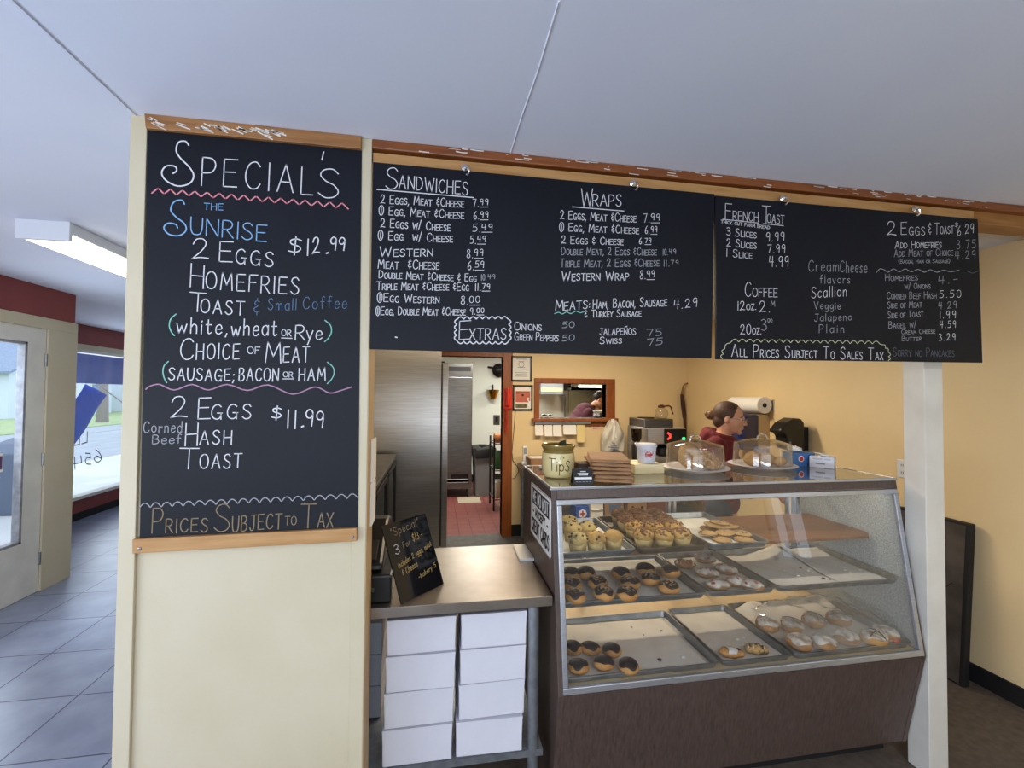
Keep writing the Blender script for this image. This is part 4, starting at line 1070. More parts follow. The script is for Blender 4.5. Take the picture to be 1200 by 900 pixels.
# cash register
t = thing('cash_register', 'black cash register half hidden behind the cream partition edge', 'cash register', (-0.235, 1.88, TZ))
mb = MB(); mb.box(-.25, .092, -.20, .18, .0, .10)
mb.build('cash_drawer', M['black'], t, bevel=.008)
mb = MB(); mb.prism([(-.18, -.17, .10), (-.18, .17, .10), (-.18, .17, .22), (-.18, .06, .235), (-.18, -.05, .19), (-.18, -.17, .125)], (.235, 0, 0))
mb.build('register_body', M['black'], t, bevel=.014)
mb = MB(); mb.hexa([(-.15, -.15, .133), (.03, -.15, .133), (.03, -.06, .178), (-.15, -.06, .178), (-.15, -.155, .142), (.03, -.155, .142), (.03, -.065, .187), (-.15, -.065, .187)])
mb.build('keypad', M['black_matte'], t, bevel=.003)
mb = MB(); mb.box(.0555, .057, -.04, .06, .135, .175)
mb.build('label_plate', M['lamp_body'], t)
mb = MB(); mb.box(-.02, .03, -.206, -.199, .045, .06)
mb.build('drawer_lock', M['steel_dark'], t)

# glossy black notice leaning on the register
p_bl, p_br = P(470.5, 708, Z=TZ+.001), P(520, 684, Z=TZ+.001)
ex = (p_br-p_bl).normalized()
wd_ = (p_br-p_bl).length
nb = Vector((-ex.y, ex.x, 0))
ht_ = .285
up = (Vector((0, 0, 1))*math.cos(R(16))+nb*math.sin(R(16))-ex*math.sin(R(6))).normalized()
t = thing('table_sign', 'glossy black hand-lettered Special notice leaning against the cash register', 'sign', p_bl)
nrm = ex.cross(up).normalized()
mb = MB(); mb.prism([Vector((0, 0, 0)), ex*wd_, ex*wd_+up*ht_, up*ht_], -nrm*.006)
mb.build('sign_plate', mat('glossy_black_board', '#0c0d11', .08, spec=.6), t)
mpS = lambda u, v: ex*(u*wd_)+up*(v*ht_)+nrm*.0008
def sign_txt(rows, wd=.0028):
    for txt, u0, v0, u1, v1, h, c_, lo in rows:
        mb = MB()
        letter(mb, txt, lambda a, b: ex*a+up*b+nrm*.0008, u0*wd_, v0*ht_, u1*wd_, v1*ht_, h*ht_, wd*.8, lower=lo, gap=.26)
        mb.build('sign_lettering', M[c_], t)
sign_txt([('"Special"', .14, .83, .78, .87, .10, 'chalk_tan', True), ('3', .13, .60, .22, .60, .12, 'chalk', True), ('For', .32, .64, .49, .66, .08, 'chalk_tan', True), ('$13.-', .56, .68, .80, .70, .10, 'chalk_gold', True),
          ('includes 2 eggs, meat', .12, .42, .94, .55, .07, 'chalk_gold', True), ('& Cheese', .17, .31, .52, .36, .08, 'chalk_gold', True), ('-bakery 5', .48, .19, .92, .26, .06, 'chalk_gold', True)])

# little pile of white cards
c = P(616, 648, Z=TZ)
t = thing('card_pile', 'small pile of white order slips on the steel table', 'paper', (c.x-.005, c.y-.01, TZ), rz=-.03)
for k in range(5):
    mb = MB(); o_ = random.uniform(-.003, .003)
    mb.box(-.042+o_, .042+o_, -.10, .10, .0003+k*.0024, .0025+k*.0024)
    mb.build('slip', M['paper'], t)

# ================================================================== PASTRY CASE
CX0, CX1, CYB, CTOP = .455, 2.065, 2.25, 1.238
gY = lambda z: 1.587+(z-.51)*.1544
pc = thing('display_case', 'long slant-front pastry display case in dark wood laminate with glass front', 'display case', ((CX0+CX1)/2, 1.95, 0))
prof = [(1.703, CTOP-.006), (1.5855, .508), (1.671, .092), (1.755, .092), (1.755, 0), (CYB, 0), (CYB, CTOP-.006)]
for x in (CX0, CX1-.022):
    mb = MB(); mb.prism([(x, a, b) for a, b in prof], (.022, 0, 0))
    mb.build('end_panel', M['laminate'], pc, world=True, bevel=.0015)
mb = MB(); mb.prism([(CX0+.022, 1.5875, .508), (CX0+.022, 1.673, .094), (CX0+.022, 1.693, .094), (CX0+.022, 1.61, .508)], (CX1-CX0-.044, 0, 0))
mb.build('front_panel', M['laminate'], pc, world=True)
mb = MB(); mb.prism([(CX0+.022, 1.704, CTOP-.006), (CX0+.022, gY(1.19)+.001, 1.195), (CX0+.022, gY(1.19)+.025, 1.195), (CX0+.022, 1.73, CTOP-.006)], (CX1-CX0-.044, 0, 0))
mb.build('top_rail', M['laminate'], pc, world=True)
mb = MB(); mb.box(CX0+.022, CX1-.022, 1.755, 1.77, 0, .10)
mb.build('kick_plate', M['black_matte'], pc, world=True)
mb = MB(); mb.box(CX1-.0215, CX1-.019, 1.62, CYB-.02, .53, 1.22)
mb.bm.verts.ensure_lookup_table()
mb = MB(); mb.prism([(CX1-.024, gY(.53)+.014, .53), (CX1-.024, CYB-.03, .53), (CX1-.024, CYB-.03, 1.225), (CX1-.024, gY(1.19)+.02, 1.225)], (.0025, 0, 0))
mb.build('end_liner', M['grey_laminate'], pc, world=True)
mb = MB(); mb.prism([(CX0+.0215, gY(.53)+.014, .53), (CX0+.0215, CYB-.03, .53), (CX0+.0215, CYB-.03, 1.225), (CX0+.0215, gY(1.19)+.02, 1.225)], (.0025, 0, 0))
mb.build('end_liner', M['grey_laminate'], pc, world=True)
# aluminium glazing frame in the slanting plane
FX0, FX1 = CX0+.018, CX1-.012
def slant(x0, x1, z0, z1, out=.006, inn=.010):
    return [(x0, gY(z0)-out, z0), (x1, gY(z0)-out, z0), (x1, gY(z0)+inn, z0), (x0, gY(z0)+inn, z0), (x0, gY(z1)-out, z1), (x1, gY(z1)-out, z1), (x1, gY(z1)+inn, z1), (x0, gY(z1)+inn, z1)]
for q in ((FX0, FX1, .512, .535), (FX0, FX1, 1.172, 1.192), (FX0, FX0+.02, .535, 1.172), (FX1-.02, FX1, .535, 1.172)):
    mb = MB(); mb.hexa(slant(*q))
    mb.build('glazing_frame', M['alu'], pc, world=True, bevel=.0025)
mb = MB(); mb.hexa(slant(FX0+.012, FX1-.012, .525, 1.18, -.001, .004))
mb.build('front_glass', M['case_glass'], pc, world=True)
# top: glass sheet in an aluminium edge
mb = MB()
mb.box(CX0-.003, CX1+.003, 1.698, 1.706, CTOP-.010, CTOP+.002); mb.box(CX0-.003, CX1+.003, CYB-.008, CYB, CTOP-.010, CTOP+.002)
mb.box(CX0-.003, CX0+.006, 1.706, CYB-.008, CTOP-.010, CTOP+.002); mb.box(CX1-.006, CX1+.003, 1.706, CYB-.008, CTOP-.010, CTOP+.002)
mb.build('top_edging', M['alu'], pc, world=True, bevel=.002)
mb = MB(); mb.box(CX0+.006, CX1-.006, 1.706, CYB-.008, CTOP-.005, CTOP)
mb.build('top_glass', M['top_glass'], pc, world=True)
mb = MB(); mb.box(CX0+.024, CX1-.024, 1.60, CYB-.01, .50, .528)
mb.build('deck', M['deck'], pc, world=True)
mb = MB(); mb.box(CX0+.024, CX1-.03, 1.73, 2.10, .772, .784)
mb.build('shelf', M['deck'], pc, world=True)
xs1 = CX1-.028
SZ = .962
mb = MB(); mb.prism([(CX0+.024, 1.765, SZ-.012), (xs1-.05, 1.765, SZ-.012), (xs1-.012, 1.80, SZ-.012), (xs1, 1.84, SZ-.012), (xs1, 2.16, SZ-.012), (CX0+.024, 2.16, SZ-.012)], (0, 0, .012))
mb.build('shelf', M['shelf_wood'], pc, world=True, bevel=.002)['label'] = 'brown wooden top shelf'
mb = MB(); mb.box(CX0+.022, CX1-.022, CYB-.03, CYB-.005, 1.20, CTOP-.01); mb.box(CX0+.022, CX1-.022, CYB-.03, CYB-.005, .50, .53)
for x in (1.24, 1.27): mb.box(x, x+.014, CYB-.03, CYB-.008, .53, 1.20)
for x in (CX1-.06, CX1-.10): mb.box(x, x+.012, CYB-.03, CYB-.008, .53, 1.20)
mb.build('rear_track', M['alu'], pc, world=True)
mb = MB()
for x in (.75, 1.45): mb.box(x, x+.02, 2.215, 2.235, .53, .95); mb.box(x, x+.02, 1.80, 2.22, .757, .772); mb.box(x, x+.02, 1.80, 2.22, .935, .95)
mb.build('shelf_bracket', M['alu'], pc, world=True)

mb = MB(); mb.tube([(CX0+.06, 1.735, 1.208), (CX1-.06, 1.735, 1.208)], .009, 10)
mb.build('case_lamp', M['lamp_body'], pc, world=True, smooth=True)  # hidden tube added to go with the fill inside the case

# credit card notice on the end panel
XE = CX0-.0025
qs = [P(622.5, 563, X=XE), P(645.5, 584, X=XE), P(643.5, 655, X=XE), P(622.5, 626, X=XE)]
cy_, cz_ = sum(q.y for q in qs)/4, sum(q.z for q in qs)/4
t = thing('notice', 'white WE DO NOT ACCEPT CREDIT CARDS notice on the end of the pastry case', 'sign', (XE, cy_, cz_))
ya, yb_ = 1.985-.10+.0, 0
y_near, y_far = qs[1].y, qs[0].y
z_t, z_b = max(qs[0].z, qs[1].z)-.005, min(qs[2].z, qs[3].z)+.008
mb = MB(); mb.prism([(XE, y_far-.01, z_t), (XE, y_near+.01, z_t), (XE, y_near, z_t-.01), (XE, y_near, z_b+.01), (XE, y_near+.01, z_b), (XE, y_far-.01, z_b), (XE, y_far, z_b+.01), (XE, y_far, z_t-.01)], (.002, 0, 0))
mb.build('notice_sheet', M['paper'], t, world=True)
Wn, Hn = y_far-y_near, z_t-z_b
mpc = lambda u, v: Vector((XE-.0008, y_far-u, z_b+v))
mb = MB(); mb.box(XE-.0006, XE, y_far-Wn*.93, y_far-Wn*.07, z_b+Hn*.63, z_b+Hn*.93)
mb.build('notice_band', mat('notice_black', '#17171a', .5), t, world=True)
mb = MB(); letter(mb, 'WE DO NOT', mpc, Wn*.11, Hn*.675, Wn*.89, Hn*.675, Hn*.21, .0085, gap=.2)
mb.build('notice_lettering', M['white_ink'], t, world=True)['label'] = 'white lettering'
mb = MB()
letter(mb, '- ACCEPT -', mpc, Wn*.14, Hn*.43, Wn*.88, Hn*.43, Hn*.14, .009, gap=.22)
letter(mb, 'CREDIT CARDS', mpc, Wn*.07, Hn*.10, Wn*.93, Hn*.10, Hn*.24, .010, gap=.22)
for v_ in (.985, .015): ribbon(mb, [(Wn*.04, Hn*v_), (Wn*.96, Hn*v_)], .002, mpc)
for u_ in (.03, .97): ribbon(mb, [(Wn*u_, Hn*.03), (Wn*u_, Hn*.97)], .002, mpc)
mb.build('notice_lettering', M['ink'], t, world=True)['label'] = 'black lettering'

# ------------------------------------------------------------------ sheet pans and parchment
def sheet_pan(label, x0, x1, y0, y1, z, m='pan', h=.026, rx=0):
    cx, cy, hx, hy = (x0+x1)/2, (y0+y1)/2, (x1-x0)/2, (y1-y0)/2
    t = thing('sheet_pan', label, 'baking tray', (cx, cy, z), group='trays in the pastry case', rot=(rx, 0, 0))
    mb = MB()
    L = lambda dx, zz, r: rrect(0, 0, hx-dx, hy-dx, r, zz)
    mb.loft([L(.012, 0, .018), L(.004, h-.004, .018), L(0, h-.005, .02), L(0, h, .02), L(.006, h, .02), L(.0145, .0018, .016)])
    o = mb.build('tray', M[m], t, smooth=True, sharp=50)
    return t
def liner(label, x0, x1, y0, y1, z, fn=None, m='parchment', nu=26, nv=22):
    cx, cy = (x0+x1)/2, (y0+y1)/2
    mb = MB()
    def f(u, v):
        x, yy = x0+(x1-x0)*u, y0+(y1-y0)*v
        dz = fn(u, v) if fn else 0
        dz += .0012*math.sin(u*17+v*5)*math.sin(v*13+u*4)+.0014
        return Vector((x-cx, yy-cy, max(dz, .0004)))
    mb.grid(f, nu, nv)
    o = mb.build('parchment_sheet', M[m], None, smooth=True, solid=.0005, sharp=180)
    o.location = (cx, cy, z)
    tag(o, label, 'baking paper', 'baking paper in the trays')
    return o
ZB, ZM, ZT = .529, .785, .963
sheet_pan('wide sheet pan of plain chocolate doughnuts, bottom level left', CX0+.028, 1.125, 1.612, 2.045, ZB)
sheet_pan('narrow sheet pan holding two iced rolls, bottom level middle', 1.135, 1.452, 1.612, 2.055, ZB)
sheet_pan('wide sheet pan of glazed doughnuts under plastic, bottom level right', 1.462, CX1-.03, 1.612, 2.06, ZB)
sheet_pan('wide sheet pan of sprinkled chocolate doughnuts, middle level left', CX0+.028, 1.098, 1.655, 2.085, ZM)
sheet_pan('narrow sheet pan of red and white iced danishes, middle level', 1.106, 1.416, 1.655, 2.10, ZM)
sheet_pan('wide sheet pan with rumpled empty paper, middle level right', 1.424, CX1-.035, 1.655, 2.10, ZM)
sheet_pan('narrow sheet pan with a few pale muffins, top shelf left', CX0+.028, .805, 1.685, 2.15, ZT)
sheet_pan('dark baked pan crowded with crumb muffins, top shelf', .815, 1.125, 1.685, 2.165, ZT, 'pan_dark')
sheet_pan('narrow sheet pan of flat cookies on paper, top shelf', 1.135, 1.415, 1.69, 2.175, ZT)
pz = .0022
liner('grey-lit baking paper under the plain chocolate doughnuts', CX0+.045, 1.10, 1.632, 2.028, ZB+pz)
liner('baking paper under the two iced rolls', 1.152, 1.434, 1.632, 2.035, ZB+pz, lambda u, v: .012*max(0, v-.85)*6*.15)
liner('baking paper with curled back edge under the glazed doughnuts', 1.48, CX1-.05, 1.632, 2.04, ZB+pz, lambda u, v: .035*max(0, v-.72)/.28*max(0, math.sin(u*7.2))**2)
liner('baking paper under the sprinkled chocolate doughnuts', CX0+.045, 1.075, 1.675, 2.066, ZM+pz, lambda u, v: .01*max(0, v-.9)*10)
liner('baking paper under the iced danishes', 1.124, 1.398, 1.675, 2.08, ZM+pz)
liner('crumb-strewn baking paper with raised corner in the right-hand middle tray', 1.442, 1.76, 1.675, 2.082, ZM+pz, lambda u, v: .05*max(0, u-.45)**1.5*max(0, v-.3)*3)
liner('second loose sheet of baking paper by the grey end wall, middle tray', 1.765, CX1-.052, 1.70, 2.08, ZM+pz, lambda u, v: .05*max(0, .35-u)*max(0, v-.2)*3+.03*max(0, v-.75)*2)
liner('baking paper under the pale muffins', CX0+.045, .787, 1.705, 2.13, ZT+pz)
liner('baking paper turned up at the back corner under the cookies', 1.15, 1.40, 1.71, 2.15, ZT+pz, lambda u, v: .06*max(0, .25-u)*4*max(0, v-.55)*2)
# crumbs left on the paper
def crumbs(label, spots, z, cat='crumb'):
    mb = MB()
    for px, py, s in spots:
        c = P(px, py, Z=z+.003); mb.ell((c.x, c.y, z+.0035), (s*.004, s*.0035, s*.0015), n=7, m=5)
    o = mb.build('icing_crumbs', mat(label[:20], '#e9e6df' if 'white' in label else '#3a241a', .6), None, smooth=True)
    tag(o, label, 'crumbs'); o['kind'] = 'stuff'
crumbs('white icing flakes scattered on the empty paper of the middle right tray', [(919.5, 669, 2), (935, 675, 2.6), (947, 668.5, 2), (949, 667, 1.6), (953.5, 666, 1.4), (934, 658, 1.5), (990, 668, 2), (996, 671, 1.6), (1008, 668, 1.8), (1022, 668, 2), (1026, 666, 1.6), (946, 684, 1), (952, 684, 1)], ZM+.005)
crumbs('dark chocolate crumbs on the baking papers', [(922, 660.5, 2), (926, 662, 1.4), (938, 666, 1.8), (965, 677.5, 2), (973, 679, 1.2), ], ZM+.005)
crumbs('chocolate crumbs beside the plain chocolate doughnuts', [(773, 773, 2.4), (775, 739, 1.4), (754, 744, 1.2), (740.5, 735, 1)], ZB+.005)
crumbs('white sugar flakes beside the two iced rolls', [(864, 749, 2.6), (871, 747, 2), (847, 739, 1.2), (800, 770, 3)], ZB+.005)

# ------------------------------------------------------------------ baked goods
dough = mat('fried_dough', '#c38b43', .6, col2='#b0762f', scale=16, sub=.05)
dough_b = mat('browned_dough', '#a9763f', .6, col2='#8f5c2c', scale=18)
choc = mat('chocolate_icing', '#1d0e09', .38, col2='#2b160f', scale=12, spec=.28)
sprinkle = mat('pale_sprinkles', '#a5774c', .6, col2='#d6b48a', scale=120)
glaze = mat('white_glaze', '#d2c8bb', .3, col2='#8e745c', scale=34, lo=.42, hi=.66)
cherry = mat('red_fruit_filling', '#8f2f2a', .3, col2='#b5524a', scale=30)
muf = mat('muffin_crumb', '#bb9148', .75, col2='#8c6730', scale=26, lo=.35, hi=.7, bump=.5, bscale=70)
muf_g = mat('blueberry_muffin_crumb', '#b59a5c', .75, col2='#55482f', scale=26, lo=.5, hi=.68, bump=.5, bscale=70)
cup = mat('muffin_paper_cup', '#bfa468', .7, col2='#977c48', scale=30)
crumbtop = mat('brown_crumb_topping', '#8a5f38', .85, col2='#5d3d24', scale=40, bump=.9, bscale=110)
cookie_m = mat('cookie_dough', '#ad8854', .75, col2='#8f6a38', scale=18, lo=.4, hi=.75, bump=.5, bscale=50)
chip_m = mat('chocolate_chip', '#3a2316', .5)
pst = mat('iced_roll_dough', '#b98e4d', .6, col2='#4a3a22', scale=34, lo=.5, hi=.62)

def lumpy(seed, amt):
    rnd = random.Random(seed)
    ph = [rnd.uniform(0, 6.28) for _ in range(6)]
    return lambda c: 1+amt*(math.sin(c.x*3+ph[0])*math.sin(c.y*3+ph[1])+.6*math.sin(c.x*5+c.z*4+ph[2])*math.sin(c.y*6+ph[3]))
def cap_icing(mb, rx, ry, z0, rz, seed, drop=.35, n=26, m=8, lift=.0025):
    """a dripping icing cap over the top of an ellipsoid body"""
    rnd = random.Random(seed)
    ph = [rnd.uniform(0, 6.28) for _ in range(4)]
    loops = []
    for j in range(m+1):
        lp = []
        for k in range(n):
            a = 2*PI*k/n
            lim = PI*.5*(1-drop)+ .16*math.sin(3*a+ph[0])+.12*math.sin(5*a+ph[1])
            th = max(.02, lim*j/m)
            lf = lift if j < m else lift*.2
            lp.append(Vector(((rx+lf)*math.sin(th)*math.cos(a), (ry+lf)*math.sin(th)*math.sin(a), z0+(rz+lf)*math.cos(th))))
        loops.append(lp)
    mb.loft(loops, cap=True)
def doughnut(seed, r=.044, h=.052, sprinkled=True, dimple=False):
    t = thing('doughnut', 'x', 'doughnut')
    mb = MB(); mb.ell((0, 0, h*.5), (r, r*.96, h*.5), n=22, m=14, fn=lumpy(seed, .03))
    mb.build('bun', dough, t, smooth=True, sharp=180)
    mb = MB(); cap_icing(mb, r*.98, r*.94, h*.5, h*.5, seed, .28)
    ic = mb.build('chocolate_icing', choc, t, smooth=True, sharp=180)
    if sprinkled:
        mb = MB()
        rnd = random.Random(seed*3)
        for k in range(46):
            a, th = rnd.uniform(0, 2*PI), rnd.uniform(.05, .85)
            p = Vector((r*math.sin(th)*math.cos(a), r*.96*math.sin(th)*math.sin(a), h*.5+(h*.5+.004)*math.cos(th)))
            d = Vector((rnd.uniform(-1, 1), rnd.uniform(-1, 1), 0)).normalized()*.003
            mb.tube([p-d, p+d], .0011, 4)
        mb.build('sprinkles', sprinkle, ic)
    return t
def put(proto_fn, spots, z, hc, group, rots=None, ymin=0):
    for i, (px, py, label) in enumerate(spots):
        t = proto_fn(i)
        c = P(px, py, Z=z+hc)
        t.location = (min(1.962, max(.538, c.x)), max(c.y, ymin), z)
        t.rotation_euler = (rots[i][0] if rots else 0, rots[i][1] if rots else 0, random.uniform(0, 6.28))
        t['label'] = label
        t['group'] = group
Q = 'chocolate-topped sprinkled doughnut in the middle left tray, '
put(lambda i: doughnut(i+1, sprinkled=(i not in (0, 2, 4, 6, 7))), [
 (687, 673, 'plain-topped dark chocolate doughnut at the back left of the middle tray'), (700.6, 684.5, Q+'second row, left'), (727.5, 673.5, 'plain dark chocolate doughnut at the back centre of the middle tray'),
 (738, 684.5, Q+'second row, centre'), (756, 668.5, 'plain dark chocolate doughnut at the back right of centre, middle tray'), (762.5, 680, Q+'leaning against its right-hand neighbours'),
 (785.5, 671, 'dark chocolate doughnut in the far right corner of the middle tray'), (669, 674, 'chocolate doughnut at the far left behind the frame, middle tray, rear'),
 (784, 690, Q+'front row, right end'), (735, 697.5, Q+'front row, centre'), (707.5, 697.5, Q+'front row, left of centre'), (674, 700.5, Q+'front row, cut by the frame'), (669.5, 687, Q+'middle of the left edge')],
 ZM+.006, .021, 'chocolate doughnuts on the middle level')
Q = 'smooth chocolate-topped filled doughnut in the bottom tray, '
put(lambda i: doughnut(i+31, .042, .046, False), [
 (691.7, 760, Q+'back row, second from left'), (717.5, 762, Q+'back row, right'), (671, 759, Q+'back row, left behind the frame'),
 (707.5, 777, Q+'front row, middle'), (737, 780, Q+'front row, right end'), (678, 781, Q+'front row, left end')],
 ZB+.006, .024, 'plain chocolate doughnuts on the bottom level', [(-.1, .06), (.05, -.08), (0, 0), (-.08, .05), (-.1, -.05), (-.05, 0)])

def glazed(seed, r=.052, h=.056, fill=None):
    t = thing('glazed_doughnut', 'x', 'doughnut')
    rnd = random.Random(seed)
    mb = MB(); mb.ell((0, 0, h*.5), (r*rnd.uniform(.95, 1.1), r*rnd.uniform(.85, 1), h*.5), n=20, m=12, fn=lumpy(seed, .06))
    mb.build('bun', dough_b if seed % 2 else dough, t, smooth=True, sharp=180)
    mb = MB(); cap_icing(mb, r*1.0, r*.94, h*.5, h*.5, seed, .25, lift=.003)
    mb.build('white_icing', glaze, t, smooth=True, sharp=180)
    if fill:
        mb = MB(); mb.ell((r*.5, -r*.6, h*.35), (.018, .012, .012), n=10, m=8, fn=lumpy(seed, .1))
        mb.build('fruit_filling', cherry, t, smooth=True, sharp=180)
    mb = MB()
    for k in range(4):
        a = rnd.uniform(0, 3.1)
        pts = [Vector((math.cos(a)*u*r*.8-math.sin(a)*.01*(k-1.5), math.sin(a)*u*r*.8+math.cos(a)*.012*(k-1.5), h*.5+math.sqrt(max(.05, 1-(u*.8)**2-.05*k))*h*.5+.003)) for u in (-1, -.6, -.2, .2, .6, 1)]
        mb.tube(pts, .0018, 5)
    mb.build('chocolate_drizzle', chip_m if seed % 2 == 0 else glaze, t, smooth=True)
    return t
Q = 'white-glazed doughnut under plastic wrap in the bottom right tray, '
put(lambda i: glazed(i+3, fill=(i in (4, 8))), [
 (899, 733, Q+'leftmost, set apart'), (928, 734, Q+'second row, left'), (937, 754, Q+'front row, left end'), (954, 728, Q+'back row, centre'), (966, 754, Q+'front row, second, showing red'),
 (983, 726, Q+'back row, right'), (992, 748, Q+'front row, third, widest'), (1024, 749, Q+'front row, fourth'), (1050, 743, 'white-glazed doughnut with red filling in the right corner of the bottom tray')],
 ZB+.006, .024, 'glazed doughnuts on the bottom level')
# plastic wrap over them
mb = MB()
x0, x1, y0, y1 = 1.55, CX1-.04, 1.625, 1.99
def wrap(u, v):
    e = min(u, 1-u, v, 1-v)
    hgt = .078*min(1, e*6)+.006*math.sin(u*23+v*7)*min(1, e*8)+.004*math.sin(v*31-u*9)*min(1, e*8)
    return Vector((x0+(x1-x0)*u-1.8, y0+(y1-y0)*v-1.8, .006+max(.004, hgt)))
mb.grid(wrap, 30, 22)
o = mb.build('plastic_wrap', M['film'], None, smooth=True, sharp=180)
o.location = (1.8, 1.8, ZB+.018)
tag(o, 'crinkled clear plastic wrap over the glazed doughnuts', 'plastic wrap')

def iced_roll(i):
    t = thing('pastry_roll', 'x', 'pastry')
    mb = MB()
    mb.ell((0, 0, .018), (.05, .026, .019), n=22, m=12, fn=lambda c: 1+.08*math.sin(c.x*9+i))
    mb.build('pastry', pst if i else dough, t, smooth=True, sharp=180)
    mb = MB()
    if i == 0: mb.grid(lambda u, v: Vector((-.018+.034*u+.006*math.sin(v*7), (v-.5)*.052, .0205+.0195*math.sqrt(max(0, 1-((v-.5)*2)**2*.96)))), 8, 12)
    else:
        for k in range(4): mb.tube([(-.035+k*.02, -.02, .03), (-.03+k*.02, 0, .0385), (-.022+k*.02, .02, .03)], .002, 5)
    mb.build('icing', glaze, t, smooth=True, sharp=180, solid=.002 if i == 0 else 0)
    mb = MB()
    rnd = random.Random(i)
    for k in range(9):
        a = rnd.uniform(-.04, .04); b = rnd.uniform(-.016, .016)
        mb.ell((a, b, .018+.019*math.sqrt(max(.1, 1-(a/.05)**2-(b/.026)**2))), (.005, .004, .0025), n=8, m=6)
    mb.build('chocolate_bits', chip_m, t, smooth=True)
    return t
put(iced_roll, [(856.7, 764.7, 'iced pastry roll with white band alone in the bottom middle tray'), (886, 760.5, 'dark-flecked pastry roll at the right of the bottom middle tray')], ZB+.006, .018, 'pastry rolls on the bottom level')
for o in [q for q in bpy.data.objects if q.name.startswith('pastry_roll')]: o.rotation_euler = (0, 0, -.35)

def danish(i):
    t = thing('danish', 'x', 'pastry')
    wh = i not in (0,)
    mb = MB(); mb.ell((0, 0, .017), (.05, .036, .018), n=22, m=12, fn=lumpy(i+50, .08))
    mb.build('pastry', dough_b, t, smooth=True, sharp=180)
    mb = MB()
    if wh: cap_icing(mb, .049, .036, .017, .018, i+9, .12, lift=.004)
    else:
        for k in range(5): mb.tube([(-.04+k*.018, -.028, .024), (-.034+k*.018, 0, .0365), (-.03+k*.018, .028, .024)], .003, 6)
    mb.build('white_icing', glaze, t, smooth=True, sharp=180)
    mb = MB()
    rnd = random.Random(i)
    for k in range(5 if wh else 3):
        a, b = rnd.uniform(-.035, .035), rnd.uniform(-.022, .022)
        mb.ell((a, b, .018+.017*math.sqrt(max(.1, 1-(a/.05)**2-(b/.036)**2))), (.012, .006, .005), rot=(0, 0, rnd.uniform(0, 3)), n=10, m=7)
    mb.build('fruit_filling', cherry, t, smooth=True, sharp=180)
    return t
Q = 'red and white iced danish in the middle tray, '
put(danish, [(803, 660, 'dark red striped danish at the back left of the danish tray'), (826, 654, Q+'at the very back'), (829, 671, Q+'centre left'), (851, 667, Q+'centre right'), (841, 685, Q+'front left'), (864, 681, Q+'front middle'), (880, 685, Q+'front right corner')], ZM+.006, .02, 'danishes on the middle level')
for o in [q for q in bpy.data.objects if q.name.startswith('danish')]: o.rotation_euler = (0, 0, random.uniform(-.9, -.3))

def muffin(i, top, r=.040, h=.078, kind='plain'):
    t = thing('muffin', 'x', 'muffin')
    mb = MB()
    n = 28
    mb.lathe([(r*.78, 0), (r*.84, h*.2), (r*1.02, h*.66), (r*.95, h*.66), (r*.76, h*.1)], n=n)
    for v in mb.bm.verts:
        a = math.atan2(v.co.y, v.co.x); f = 1+.02*math.sin(a*14); v.co.x *= f; v.co.y *= f
    mb.build('paper_cup', cup, t, smooth=True, sharp=180)
    mb = MB(); mb.ell((0, 0, h*.66), (r*1.06, r*1.06, h*.36), n=22, m=14, fn=lumpy(i+5, .05))
    mt_ = mb.build('muffin_top', top, t, smooth=True, sharp=180)
    if kind == 'crumb':
        mb = MB(); rnd = random.Random(i)
        for k in range(60):
            a, th = rnd.uniform(0, 2*PI), rnd.uniform(0, 1.25)
            mb.ell((r*1.1*math.sin(th)*math.cos(a), r*1.1*math.sin(th)*math.sin(a), h*.66+h*.36*math.cos(th)), (rnd.uniform(.004, .007), rnd.uniform(.004, .006), .0045), n=7, m=5, fn=lumpy(k, .15))
        mb.build('crumb_topping', crumbtop, mt_)
    elif kind == 'berry':
        mb = MB(); rnd = random.Random(i)
        for k in range(8):
            a, th = rnd.uniform(0, 2*PI), rnd.uniform(.3, 1.5)
            mb.ell((r*1.1*math.sin(th)*math.cos(a), r*1.04*math.sin(th)*math.sin(a), h*.66+h*.35*math.cos(th)), (.005, .005, .005), n=8, m=6)
        mb.build('berries', chip_m, mt_, smooth=True)
    return t
put(lambda i: muffin(i, muf_g if i in (0, 3, 4, 5) else muf, kind='berry' if i in (0, 1, 3, 4, 5) else 'plain'), [
 (678, 640, 'berry-speckled muffin at the front left of the top left tray'), (698.5, 638, 'pale muffin in the front middle of the top left tray'), (718.5, 635.5, 'yellow muffin standing at the front right of the top left tray'),
 (688, 624.5, 'wide speckled muffin in the second row of the top left tray'), (670.5, 626, 'speckled muffin by the frame in the second row, top left tray'), (666.5, 617, 'dark muffin at the back corner behind the frame, top left tray')],
 ZT+.004, .028, 'pale muffins on the top shelf', ymin=1.742)
Q = 'brown crumb-topped muffin in the dark pan, '
rows = [('front row', [(754, 634), (778, 634.5), (800, 634)]), ('second row', [(743, 623), (766, 623.5), (789, 623.5)]), ('third row', [(733, 615), (755, 615), (777, 615)]), ('back row', [(726, 608.5), (746, 608.5), (767, 608.5)])]
sp = []
for rn, ps in rows:
    for (px, py), sd in zip(ps, ('left', 'centre', 'right')): sp.append((px, py, Q+rn+', '+sd))
put(lambda i: muffin(i+20, muf if i < 6 else crumbtop, .040, .076, 'crumb'), sp, ZT+.004, .026, 'crumb muffins on the top shelf', ymin=1.744)

